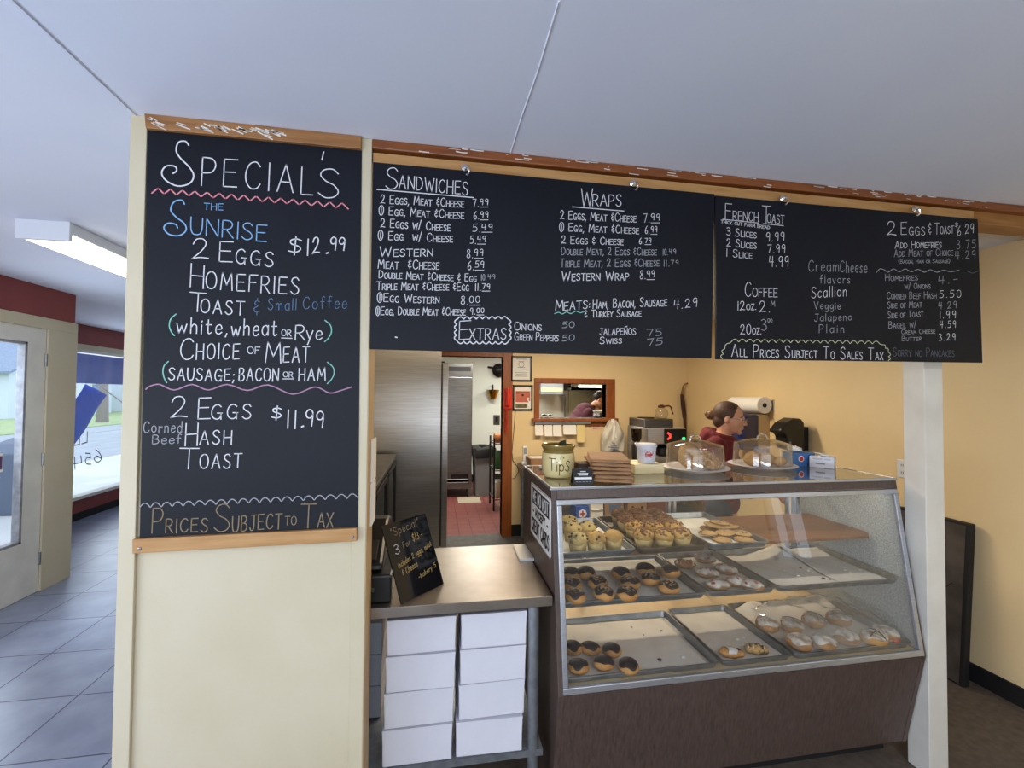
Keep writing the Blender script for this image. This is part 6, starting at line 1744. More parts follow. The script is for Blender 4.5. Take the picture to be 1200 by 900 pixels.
def c2f(t, a, b):
    H_, W_ = a.z-b.z, b.x-a.x
    mb = MB(); mb.box(a.x+W_*.14, b.x-W_*.12, YB-.0095, YB-.008, b.z+H_*.32, a.z-H_*.24); mb.build('salmon_print', mat('salmon_print', '#c96f58', .7, col2='#b9614c', scale=20), t, world=True)
    mb = MB(); mb.box(a.x+W_*.14, b.x-W_*.3, YB-.0095, YB-.008, b.z+H_*.10, b.z+H_*.27); mb.build('olive_print', mat('olive_print', '#77704a', .7, col2='#4f4a33', scale=30), t, world=True)
    mb = MB(); mb.tube([(b.x-W_*.18, YB-.010, b.z+H_*.13), (b.x-W_*.26, YB-.010, b.z+H_*.25), (b.x-W_*.16, YB-.010, b.z+H_*.33), (b.x-W_*.26, YB-.010, b.z+H_*.42), (b.x-W_*.2, YB-.010, b.z+H_*.5)], .012, 6); mb.build('white_figure', M['white_ink'], t, world=True)
    mb = MB(); cx = (a.x+b.x)/2; ribbon(mb, [(cx-.07, a.z-H_*.3), (cx+.07, a.z-H_*.3)], .007, lambda u, v_: Vector((u, YB-.0102, v_))); mb.ell((cx, YB-.0095, a.z-H_*.4), (.014, .001, .014), n=10, m=6); mb.build('certificate_print', M['ink'], t, world=True)
framed('black framed salmon-coloured poster, lower of two beside the doorway', (601, 451), (624, 481), c2f)
a = P(594.5, 466, Y=YB-.03)
t = thing('wall_phone', 'red wall telephone hung on the orange doorway trim with coiled cord', 'telephone', (a.x, YB-.021, a.z))
rp = mat('red_phone_plastic', '#d5301c', .35)
mb = MB(); mb.box(-.045, .05, -.04, 0, -.13, .11); mb.build('phone_base', rp, t, bevel=.012)
mb = MB(); mb.tube([(.0, -.06, .10), (.0, -.075, .06), (.0, -.078, -.02), (.0, -.06, -.08)], [.03, .02, .02, .028], 10); mb.build('handset', rp, t, smooth=True)
mb = MB()
mb.tube([(.012*math.cos(k*1.1)-.01, -.03+.012*math.sin(k*1.1), -.12-k*.0034) for k in range(80)]+[(.0, -.03, -.395)], .0045, 5); mb.build('coiled_cord', rp, t, smooth=True)
mb = MB()
pts = [P(x, y_, Y=YB-.006) for x, y_ in ((604, 481), (603, 495), (601.5, 512), (600, 530), (601, 540), (606, 546), (608, 552), (604, 560), (600.5, 561))]
mb.tube(pts, .0035, 6)
o = mb.build('phone_cord', M['black'], None, smooth=True)
tag(o, 'thin black cord hanging down the yellow wall under the salmon poster', 'cord')

# gnarled stick in the corner
pts = [P(x, y_, Y=YB-.05) for x, y_ in ((803.5, 520), (802.5, 500), (802, 485), (801, 474), (799.5, 466), (799, 462), (800, 456), (801, 452), (804, 449.5), (808, 450), (812, 452))]
t = thing('walking_stick', 'gnarled brown branch walking stick standing in the yellow corner', 'stick', (pts[0].x, YB-.05, BZ))
low = Vector((pts[0].x, YB-.06, BZ))
mb = MB(); mb.tube([low]+pts[:6], [.015, .015, .017, .018, .018, .021, .018], 9); mb.tube([pts[2]+Vector((-.01, 0, -.05)), pts[3]+Vector((-.02, 0, 0)), pts[4]+Vector((-.025, -.01, .02))], [.012, .016, .006], 7); mb.build('shaft', mat('bark_brown', '#4b2614', .6, col2='#33190d', scale=20, stretch=(1, 1, .3)), t, world=True, smooth=True)
mb = MB(); mb.tube(pts[5:], [.014, .011, .010, .009, .008, .004], 8); mb.tube([pts[8], P(807, 448, Y=YB-.05), P(811, 449.5, Y=YB-.06)], [.008, .005, .002], 6); mb.build('crook', mat('pale_branch', '#8a6a44', .6), t, world=True, smooth=True)

# paper roll, towel cabinet and hand dispenser on the right wall
yr = 3.58
xr_ = XR-.09
c = P(896, 475, Y=yr)
t = thing('paper_roll', 'white paper roll on its holder on the right wall behind the woman', 'paper roll', (c.x, yr, c.z))
mb = MB(); rr_ = 9.3*(4.2)/FPX
mb.lathe([(.02, 0), (rr_, 0), (rr_*1.0, .42), (.02, .42), (.02, .0)], n=30, axis='Y', cap=False); mb.build('roll', M['paper'], t, smooth=True)
mb = MB(); mb.lathe([(.0, -.004), (.021, -.004), (.021, .43), (.0, .43)], n=16, axis='Y'); mb.build('core', M['black_matte'], t, smooth=True)
mb = MB(); mb.box(0, XR-c.x, .435, .445, -.03, .03); mb.box(XR-c.x-.01, XR-c.x, -.01, .445, -.05, .05); mb.build('holder', M['alu'], t)
a, b = P(889, 486, Y=yr+.05), P(901, 512, Y=yr+.05)
t = thing('towel_cabinet', 'navy towel cabinet with beige side on the right wall under the paper roll', 'towel dispenser', ((a.x+XR)/2, yr+.05, b.z))
z0_, z1_ = b.z-a.z, 0
hh = a.z-b.z+.10
mb = MB(); mb.box(a.x-t.location.x, XR-.002-t.location.x, 0, .32, -.12, hh-.10); mb.build('beige_side', mat('beige_plastic', '#c9b490', .5), t, bevel=.004)
q = P(870.5, 497, Y=yr+.05)
dx = q.x-t.location.x
mb = MB(); xa = a.x-t.location.x
mb.prism([(xa, 0.004, -.12), (xa, .0, hh-.10), (dx+.05, .0, hh-.10), (dx+.02, .0, hh-.14), (dx, .0, hh-.24), (dx, 0, -.12)], (0, .31, 0)); mb.build('navy_cover', mat('navy_gloss', '#1c2558', .12, coat=.5), t, bevel=.012)
# black curved dispenser
yd = 3.17
q0, q1 = P(911, 490, Y=yd), P(942, 517, Y=yd)
t = thing('hand_dispenser', 'black curved hooded dispenser on the right wall above the tissue boxes', 'dispenser', (XR-.06, yd, q1.z))
t.location = ((q0.x+q1.x)/2, yd, q1.z)
w_ = (q1.x-q0.x)/2
H_ = q0.z-q1.z
w_ *= .92
prf = [(w_, 0), (w_, H_*.8), (w_*.75, H_*.98), (w_*.2, H_), (-w_*.5, H_*.8), (-w_*.98, H_*.5), (-w_*.98, H_*.36), (-w_*.75, H_*.34), (-w_*.5, H_*.2), (-w_*.4, -.06), (w_, -.10)]
mb = MB(); mb.prism([(a_, -.02, b_) for a_, b_ in prf], (0, .13, 0)); mb.build('hood', M['black'], t, bevel=.018)
mb = MB(); mb.box(w_*.9, XR-t.location.x, .03, .10, -.08, H_*.6); mb.build('wall_mount', M['black_matte'], t)
mb = MB(); mb.ell((-w_*.2, -.021, -.02), (.012, .004, .022), n=12, m=8); mb.build('window_lens', M['grey_ink'], t, smooth=True)
# outlet
a, b = P(1053.5, 539, X=XR-.006), P(1062, 560, X=XR-.006)
t = thing('outlet', 'white wall outlet beside the top of the white column', 'outlet', (XR-.006, (a.y+b.y)/2, (a.z+b.z)/2))
mb = MB(); mb.box(-.001, .006, -.036, .036, -.058, .058); mb.build('plate', M['lamp_body'], t, bevel=.002)
for s in (-1, 1):
    mb = MB(); mb.box(-.003, -.0005, -.014, .014, s*.024-.014, s*.024+.014); so = mb.build('socket', M['white_paint'], t, bevel=.003)
    mb = MB(); mb.box(-.0036, -.003, -.007, -.004, s*.024-.005, s*.024+.006); mb.box(-.0036, -.003, .004, .007, s*.024-.005, s*.024+.006); mb.build('slot', M['black'], so)

# dark mottled slab leaning behind the column
t = thing('table_slab', 'dark mottled slab leaning upright against the right wall behind the column', 'slab', (XR-.06, 2.0, 0))
mb = MB(); mb.prism([(XR-.13, 2.04, 0.0), (XR-.09, 2.04, 0.0), (XR-.022, 2.04, .895), (XR-.062, 2.04, .895)], (0, .75, 0)); mb.build('slab_edge', M['black_matte'], t, world=True, bevel=.004)
mb = MB(); mb.prism([(XR-.132, 2.06, 0.012), (XR-.129, 2.06, 0.012), (XR-.062, 2.06, .88), (XR-.065, 2.06, .88)], (0, .71, 0)); mb.build('slab_face', mat('mottled_dark_stone', '#37322f', .45, col2='#625a55', scale=5, lo=.35, hi=.7, detail=8), t, world=True)
mb = MB()
rnd = random.Random(4)
for k in range(7):
    yy, zz_ = 2.08+rnd.random()*.6, .1+rnd.random()*.7
    pts = []
    for j in range(5):
        pts.append((yy, zz_)); yy += rnd.uniform(-.03, .09); zz_ += rnd.uniform(-.1, .1); zz_ = min(.86, max(.03, zz_))
    ribbon(mb, pts, .005, lambda u, v: Vector((XR-.133+.067*(v-.012)/.868-.0005, u, v)))
mb.build('stone_veins', M['black_matte'], t, world=True)

# ================================================================== REFRIGERATION
FYa, FYb = 4.28, 4.93
fx1, fx0 = P(516.5, 500, Y=FYa).x, -.79
t = thing('refrigerator', 'tall brushed steel reach-in refrigerator seen from its side, behind the table', 'refrigerator', (fx0+.4, 4.6, 0))
mb = MB(); mb.box(fx0, fx1, FYa, FYb, .13, 2.10); mb.build('cabinet', M['steel'], t, world=True, bevel=.004)
mb = MB(); mb.box(fx1-.004, fx1+.012, FYa+.005, FYb-.005, .17, 1.895); mb.build('door_gasket', M['black_matte'], t, world=True)
mb = MB(); mb.box(fx1+.012, fx1+.068, FYa-.002, FYb+.002, .16, 1.90); dd_ = mb.build('door', M['steel'], t, world=True, bevel=.006)
mb = MB(); mb.box(fx1-.01, fx1+.03, FYa+.01, FYa+.05, 1.90, 1.915); mb.build('hinge', M['black'], t, world=True)
for x in (fx0+.06, fx1-.06):
    for yy in (FYa+.06, FYb-.06):
        mb = MB(); mb.lathe([(.02, .13), (.02, .03), (.03, .0), (.0, 0)], c=(x, yy, 0), n=12); mb.build('leg', M['steel_dark'], t, world=True)
# low black glass-front cooler
kx1_, ky0, ky1, kz = -.33, 2.72, 4.16, 1.06
t = thing('drinks_cooler', 'low black glass-door cooler between the partition and the refrigerator', 'cooler', (kx1_-.3, 3.4, 0))
mb = MB(); mb.box(kx1_-.455, kx1_-.03, ky0, ky1, .06, kz-.03); mb.build('cabinet', M['black'], t, world=True, bevel=.004)
mb = MB(); mb.box(kx1_-.455, kx1_, ky0, ky1, kz-.03, kz); mb.build('worktop', M['steel_dark'], t, world=True, bevel=.003)
for k in range(2):
    ya_, yb2 = ky0+.02+k*.71, ky0+.71+k*.71
    dm = MB(); e = .045
    for q in ((ya_, yb2, .12, .12+e), (ya_, yb2, kz-.05-e, kz-.05), (ya_, ya_+e, .12, kz-.05), (yb2-e, yb2, .12, kz-.05)): dm.box(kx1_-.03, kx1_, *q)
    d_ = dm.build('door', M['black'], t, world=True, bevel=.003)
    mb = MB(); mb.box(kx1_-.02, kx1_-.012, ya_+e, yb2-e, .12+e, kz-.05-e); mb.build('glass', mat('dark_reflective_glass', '#1a2026', .04, spec=.9), d_, world=False)
    d_.children[0].location = (-t.location.x, -t.location.y, 0)
for yy in (ky0+.05, ky1-.05):
    mb = MB(); mb.box(kx1_-.42, kx1_-.06, yy-.02, yy+.02, 0, .06); mb.build('leg', M['black'], t, world=True)
# papers taped to the end of the partition
for i, (py0, py1, lb) in enumerate(((515, 563, 'white paper taped to the end of the partition, upper of two'), (565, 612, 'white paper taped to the end of the partition, lower of two'))):
    a, b = P(436, py0, X=-.2095), P(436, py1, X=-.2095)
    mb = MB(); mb.box(-.2105, -.2085+.004, YP+.06, YP+.155, b.z, a.z)
    mb = MB() if False else mb
    o = mb.build('taped_paper', M['paper'], None)
    tag(o, lb, 'paper', 'papers on the partition end')

# ================================================================== LAMPS
def strip_lamp(label, x0, x1, y0, y1, z0, dm, along):
    t = thing('strip_lamp', label, 'ceiling light', ((x0+x1)/2, (y0+y1)/2, CEIL))
    mb = MB(); mb.box(x0+.004, x1-.004, y0+.004, y1-.004, z0+.035, CEIL-.001); mb.build('housing', M['lamp_body'], t, world=True, bevel=.004)
    mb = MB()
    if along == 'Y': mb.box(x0+.012, x1-.012, y0+.02, y1-.02, z0, z0+.034)
    else: mb.box(x0+.02, x1-.02, y0+.012, y1-.012, z0, z0+.034)
    mb.build('diffuser', M[dm], t, world=True, bevel=.008)
    for s in (0, 1):
        mb = MB()
        if along == 'Y': yy = (y0, y1-.022)[s]; mb.box(x0, x1, yy, yy+.022, z0-.004, CEIL)
        else: xx = (x0, x1-.022)[s]; mb.box(xx, xx+.022, y0, y1, z0-.004, CEIL)
        mb.build('end_cap', M['lamp_body'], t, world=True, bevel=.003)
strip_lamp('white strip lamp on the ceiling left of the partition', -2.02, -1.79, 2.53, 3.75, 2.348, 'tube_light', 'Y')
strip_lamp('warm strip lamp on the ceiling behind the menu boards', .70, 2.0, 3.54, 3.70, 2.335, 'tube_warm', 'X')
strip_lamp('warm strip lamp running back from above the steel table', .47, .63, 2.10, 3.40, 2.335, 'tube_warm', 'Y')

strip_lamp('white strip lamp on the shop ceiling in front of the pastry case', .60, 1.90, -.85, -.65, 2.335, 'tube_light', 'X')  # lamp body added out of view for the light on the trays

# ================================================================== KITCHEN BEYOND
yf = 7.0
a, b = P(518, 426, Y=yf), P(552.5, 577, Y=yf)
t = thing('freezer', 'upright steel freezer on casters in the kitchen beyond the doorway', 'freezer', ((a.x+b.x)/2-.15, yf, 0))
x1_ = b.x-t.location.x; x0_ = x1_-.70
zt_ = P(552, 427, Y=yf).z
zg = P(540, 554, Y=yf).z
zd = P(540, 442, Y=yf).z
mb = MB(); mb.box(x0_, x1_, .02, .75, .13, zt_); mb.build('cabinet', M['steel_dark'], t, bevel=.004)
mb = MB(); mb.box(x0_+.01, x1_-.012, -.03, .02, zg+.01, zd); mb.build('door', M['steel_dark'], t, bevel=.006)
mb = MB(); mb.box(x0_, x1_, -.005, .02, zd+.01, zt_); mb.build('top_panel', M['steel_dark'], t)
mb = MB(); mb.box(x0_+.05, x1_-.03, -.009, -.004, zt_-.11, zt_-.04); mb.build('top_vent', M['black_matte'], t)
mb = MB(); mb.box(x0_, x1_, -.01, .02, .20, zg); mb.build('grille_frame', M['steel_dark'], t)
for k in range(4):
    mb = MB(); mb.box(x0_+.03, x1_-.05, -.022, -.008, .235+k*(zg-.36)/4, .235+k*(zg-.36)/4+.035); mb.build('grille_slat', M['lamp_body'], t)
mb = MB(); mb.box(x1_-.32, x1_-.06, -.014, -.009, zg-.09, zg-.02); mb.build('display', M['black'], t)
for x in (x0_+.06, x1_-.06):
    for yy in (.08, .68):
        mb = MB(); mb.lathe([(.0, -.015), (.05, -.015), (.05, .015), (.0, .015)], c=(x, yy, .05), n=16, axis='X'); mb.box(x-.02, x+.02, yy-.02, yy+.02, .05, .13); mb.build('caster', M['black'], t)
yt = 7.0
a, b = P(555.5, 529, Y=yt), P(581, 577, Y=yt)
t = thing('trash_can', 'grey square trash can with black liner in the kitchen', 'trash can', ((a.x+b.x)/2, yt+.22, 0))
w_ = (b.x-a.x)/2; h_ = a.z
mb = MB(); mb.loft([rrect(0, 0, w_*.82, .19, .04, .0), rrect(0, 0, w_, .23, .04, h_), rrect(0, 0, w_-.01, .22, .04, h_), rrect(0, 0, w_*.8, .18, .04, .02)]); mb.build('can_body', mat('grey_can', '#77797c', .6), t, smooth=True)
mb = MB()
mb.loft([[Vector((q.x*(1+.03*math.sin(i*2.3)), q.y, z_+.015*math.sin(i*1.7))) for i, q in enumerate(rrect(0, 0, w_*s_, .24*s_, .05, z_))] for s_, z_ in ((1.06, h_-.10), (1.07, h_-.02), (1.02, h_+.035), (.6, h_+.06), (.3, h_+.02))]); mb.build('liner_bag', M['black'], t, smooth=True)
mb = MB(); q = P(568, 583, Z=0.002); mb.box(q.x-.22, q.x+.2, q.y-.7, q.y-.35, 0, .006)
q0 = P(537, 590, Z=0); q1 = P(562, 584, Z=0)
mb = MB(); mb.hexa([(q0.x, q0.y, 0), (q1.x, q0.y, 0), (q1.x, q1.y+.1, 0), (q0.x, q1.y+.1, 0), (q0.x, q0.y, .006), (q1.x, q0.y, .006), (q1.x, q1.y+.1, .006), (q0.x, q1.y+.1, .006)])
o = mb.build('floor_mat', mat('beige_mat', '#a79c8a', .8), None, bevel=.002)
tag(o, 'small beige mat on the red kitchen tiles before the freezer', 'mat')
q = P(582, 492, Y=KY-.01)
t = thing('kitchen_outlet', 'dark outlet plate on the pale kitchen wall above the trash can', 'outlet', (q.x, KY, q.z))
mb = MB(); mb.box(-.06, .06, -.01, 0, -.09, .09); mb.build('plate', M['steel_dark'], t, bevel=.003)
mb = MB(); mb.box(-.025, .025, -.014, -.009, -.05, .05); mb.build('socket', M['black'], t)
q = P(585, 434, Y=KY-.05)
t = thing('wall_fan', 'small black clip fan high on the kitchen wall near the doorway trim', 'fan', (q.x, KY-.06, q.z))
mb = MB(); mb.lathe([(.0, -.06), (.06, -.05), (.13, 0), (.06, .05), (.0, .06)], n=18, axis='Y'); mb.build('fan_cage', M['black'], t, smooth=True)
mb = MB(); mb.tube([(-.05, 0, .02), (-.15, .02, .05), (-.2, .055, .06)], .02, 7); mb.build('fan_bracket', M['black'], t)
q = P(589, 462, Y=6.9)
t = thing('kitchen_sconce', 'brass work lamp beside the doorway in the kitchen', 'lamp', (q.x, 6.9, q.z))
t.location = (q.x, KY-.02, P(589, 462, Y=KY-.02).z)
mb = MB(); mb.lathe([(.05, -.10), (.12, .08), (.11, .08), (.045, -.09)], c=(0, -.10, 0), n=18); mb.build('shade', mat('brass', '#c89a3c', .25, 1.0), t, smooth=True)
mb = MB(); mb.tube([(0, .02, .15), (0, -.08, .17), (0, -.10, -.06)], .014, 7); mb.build('arm', M['black'], t)
# cart with packets at the right of the doorway
yc = 6.1
a = P(578, 518, Y=yc)
t = thing('kitchen_cart', 'black wire cart loaded with packets just inside the kitchen doorway', 'cart', (a.x+.22, yc+.25, 0))
for x in (-.2, .2):
    for yy in (-.22, .22):
        mb = MB(); mb.tube([(x, yy, 0), (x, yy, 1.0)], .014, 8); mb.build('post', M['black'], t)
for z_ in (.15, .55, .92):
    mb = MB()
    for k in range(9): mb.tube([(-.2+k*.05, -.22, z_), (-.2+k*.05, .22, z_)], .004, 5)
    for k in range(2): mb.tube([(-.2, -.22+k*.44, z_), (.2, -.22+k*.44, z_)], .008, 6); mb.tube([(-.2+k*.4, -.22, z_), (-.2+k*.4, .22, z_)], .008, 6)
    mb.build('wire_shelf', M['black'], t)
for i, (nm, lb, z_, x0_, x1_, hh_, cl_) in enumerate((('packet', 'green packet on the middle of the kitchen cart', .56, -.18, -.02, .25, '#2e5c3c'), ('packet', 'orange and brown packets on top of the kitchen cart', .93, -.18, .02, .12, '#a8673a'), ('packet', 'white crumpled bag low on the kitchen cart', .16, -.18, -.03, .24, '#cfcac2'), ('packet', 'dark green packet beside the green one on the cart', .56, .0, .16, .22, '#1f3f30'))):
    o = thing(nm, lb, 'packet', (t.location.x, yc+.25, z_), group='packets on the kitchen cart')
    mb = MB(); mb.loft([rrect((x0_+x1_)/2, -.06, (x1_-x0_)/2, .12, .02, 0, 2), rrect((x0_+x1_)/2, -.06, (x1_-x0_)/2*1.04, .13, .03, hh_*.5, 2), rrect((x0_+x1_)/2, -.06, (x1_-x0_)/2*.98, .10, .02, hh_*.9, 2), rrect((x0_+x1_)/2, -.06, (x1_-x0_)/2, .03, .005, hh_, 2)]); mb.build('bag', mat('packet_%d' % i, cl_, .5, col2=cl_, scale=5, bump=.4), o, smooth=True)
for k in range(3):
    yk = 5.62+k*.17
    q = P(594, 598, Y=yk)
    o = thing('crate', ['red plastic crate on the floor nearest the doorway trim', 'red plastic crate second from the doorway trim', 'red plastic crate farthest from the doorway trim'][k], 'crate', (q.x+.12, yk, 0), group='red crates beside the kitchen doorway')
    mb = MB(); mb.loft([rrect(0, 0, .13, .075, .015, .0, 2), rrect(0, 0, .14, .08, .015, .28+.06*k, 2), rrect(0, 0, .13, .07, .012, .28+.06*k, 2), rrect(0, 0, .12, .065, .012, .01, 2)]); mb.build('crate_body', mat('red_plastic_%d' % k, '#a8322a', .45), o)
    mb = MB(); mb.box(-.06, .06, -.0815, -.078, .16, .2); mb.build('hand_slot', M['black'], o)

# things seen through the pass-through
a, b = P(634, 449, Y=7.6), P(661, 462.5, Y=7.6)
t = thing('evaporator_unit', 'grey refrigeration unit high on the pale kitchen wall', 'cooling unit', ((a.x+b.x)/2, KY-.02, b.z))
w_ = (b.x-a.x)/2
mb = MB(); mb.box(-w_, w_, -.55, 0, 0, .34); mb.build('unit_body', mat('grey_unit', '#8d9298', .5), t, bevel=.01)
for s in (-.5, .45):
    mb = MB(); mb.box(w_*s-.10, w_*s+.10, -.556, -.55, .05, .12); mb.build('unit_label', mat('cream_label', '#cfc7a6', .6), t)
q = P(662, 465, Y=KY-.06)
mb = MB(); mb.tube([P(657, 462, Y=KY-.06), P(661.5, 463.5, Y=KY-.06), P(662, 468, Y=KY-.06), P(662, 500, Y=KY-.06)], .022, 8)
o = mb.build('wall_pipe', M['galv'], None, smooth=True); tag(o, 'grey pipe running down the kitchen wall from the cooling unit', 'pipe')
a, b = P(669, 450, Y=7.4), P(712, 457.5, Y=7.4)
t = thing('range_hood', 'dark steel range hood with lit tubes seen through the pass-through', 'range hood', ((a.x+3.0)/2, 7.7, b.z))
x0_, x1_ = a.x-t.location.x, 3.0-t.location.x
mb = MB(); mb.box(x0_, x1_, -.35, .46, .0, .05); mb.box(x0_, x1_, -.35, -.30, .0, .22); mb.box(x0_, x1_, -.3, .46, .2, .5); mb.build('hood_body', M['steel_dark'], t)
for k, zz_ in enumerate((.065, .14)):
    mb = MB(); mb.tube([(x0_+.12, -.37, zz_), (x1_-.1, -.37, zz_)], .022, 8); mb.build('lamp_tube', mat('cool_tube_%d' % k, '#ffffff', .4, emit='#f3fff0', estr=3), t)
q = P(646, 488, Y=5.5)
for i, (px, lb, cl_) in enumerate(((637, 'black and white jug on the pass-through ledge, left', '#1c1c1e'), (644, 'dark round pot beside the jug on the kitchen ledge', '#232326'))):
    q = P(px, 491, Y=5.45)
    o = thing('jug', lb, 'jug', (q.x, 5.45, q.z), group='pots on the kitchen ledge')
    mb = MB(); mb.lathe([(.03, 0), (.042, .02), (.04, .05), (.025, .062), (.0, .064)], n=18); mb.build('jug_body', mat('dark_ceramic_%d' % i, cl_, .3), o, smooth=True)
    mb = MB(); mb.lathe([(.0425, .022), (.0428, .036), (.042, .036), (.042, .022)], n=18, cap=False); mb.build('white_band', M['white_ink'], o, smooth=True)
lz = q.z
mb = MB(); mb.box(1.2, 2.9, 5.30, 5.9, lz-.04, lz)
o = mb.build('kitchen_counter', M['steel_dark'], None); tag(o, 'steel kitchen counter just behind the pass-through', 'counter')
mb = MB()
mb = MB(); mb.box(1.22, 2.88, 5.36, 5.88, 0, lz-.04); oo = mb.build('counter_base', M['steel_dark'], o)
q = P(704, 487, Y=5.62)
o = thing('dish_stack', 'dark and white bundle on the counter under the cook', 'crockery', (q.x, 5.62, lz))
mb = MB(); mb.lathe([(.07, 0), (.10, .03), (.10, .07), (.0, .075)], n=18); mb.build('bowl', mat('navy_bowl', '#20243c', .4, col2='#cfd0d4', scale=24, lo=.5, hi=.55), o, smooth=True)
mb = MB(); mb.lathe([(.0, .075), (.09, .075), (.11, .10), (.0, .105)], n=18); mb.build('plate', M['paper'], o, smooth=True)

# ================================================================== PEOPLE
skin = mat('skin', '#d8a286', .5, col2='#cd9679', scale=14, sub=.03)
hair_m = mat('dark_brown_hair', '#33211a', .6, col2='#5a3b2a', scale=30, stretch=(6, 6, 1))
maroon = mat('maroon_fleece', '#5e141d', .85, col2='#6d1a25', scale=26, bump=.25)
maroon2 = mat('plum_sweatshirt', '#4c1c2c', .85, col2='#57212f', scale=20)
denim = mat('dark_denim', '#2a2f3f', .8, col2='#343a4b', scale=40)
shoe_m = mat('black_shoe', '#19191b', .6)
eye_w = mat('eye_white', '#e8e2da', .3)
eye_d = mat('dark_iris', '#2a1a12', .2)
lip_m = mat('lip', '#a3564e', .5)

def limb(mb, pts, rs, n=12):
    """tapering limb with rounded joints"""
    mb.tube(pts, rs, n)
    for p, r_ in zip(pts, rs): mb.ell(p, (r_, r_, r_), n=12, m=8)
def hand(mb, wrist, d, side, curl=.5, s=1.0):
    """palm, four bent fingers of different length and a thumb; d is the pointing direction, side the thumb side"""
    d = Vector(d).normalized(); sd = Vector(side); sd = (sd-d*sd.dot(d)).normalized(); up_ = d.cross(sd)
    w0 = Vector(wrist)
    palm = w0+d*.045*s
    for k in range(4):
        o_ = (1.5-k)*.019*s
        limb(mb, [w0+d*.012*s+sd*o_*.6, w0+d*.085*s+sd*o_], [.012*s, .0115*s], 8)
        ln = (.066, .076, .071, .055)[k]*s
        b0 = w0+d*.085*s+sd*o_
        b1 = b0+(d*math.cos(curl*.6)-up_*math.sin(curl*.6))*ln*.48
        b2 = b1+(d*math.cos(curl*1.3)-up_*math.sin(curl*1.3))*ln*.32
        b3 = b2+(d*math.cos(curl*1.9)-up_*math.sin(curl*1.9))*ln*.24
        limb(mb, [b0, b1, b2, b3], [.0092*s, .0088*s, .008*s, .007*s], 8)
    t0 = w0+d*.03*s+sd*.026*s
    t1 = t0+(d*.6+sd*.8-up_*.3).normalized()*.038*s
    t2 = t1+(d*.85+sd*.3-up_*.45).normalized()*.03*s
    limb(mb, [w0+d*.012*s+sd*.014*s, t0, t1, t2], [.014*s, .0135*s, .0105*s, .0085*s], 8)
def head_shape(mb, c, fw, up_, s=1.0):
    """skull, jaw, nose, lips, brow and ears; fw is the way the face looks"""
    c = Vector(c); fw = Vector(fw).normalized(); up_ = Vector(up_); up_ = (up_-fw*up_.dot(fw)).normalized(); sd = fw.cross(up_)
    rm = Matrix((fw, sd, up_)).transposed()
    def e(off, r_, tilt=0):
        p = c+rm @ (Vector(off)*s)
        g = bmesh.ops.create_uvsphere(mb.bm, u_segments=20, v_segments=14, radius=1)
        tm = Euler((0, tilt, 0)).to_matrix()
        for v in g['verts']:
            q = tm @ Vector((v.co.x*r_[0]*s, v.co.y*r_[1]*s, v.co.z*r_[2]*s))
            v.co = p+rm @ q
    e((-.012, 0, .035), (.094, .074, .080))        # cranium
    e((.022, 0, -.015), (.068, .064, .085))        # face
    e((.036, 0, -.072), (.046, .043, .036))        # jaw
    e((.070, 0, -.096), (.020, .020, .016))        # chin
    e((.080, 0, .022), (.012, .045, .010))         # brow
    e((.062, .034, -.022), (.022, .020, .018)); e((.062, -.034, -.022), (.022, .020, .018))   # cheeks
    e((.096, 0, -.004), (.012, .008, .026), -.35)  # nose bridge
    e((.106, 0, -.026), (.015, .013, .011))        # nose tip
    e((.090, 0, -.052), (.010, .022, .007)); e((.088, 0, -.064), (.010, .019, .007))          # lips
    for sg in (-1, 1): e((-.008, sg*.074, -.008), (.017, .009, .030), .15)                     # ears
    return rm
def person(label, loc, rz, build):
    t = thing('person', label, 'person', loc, rz)
    build(t)
    return t

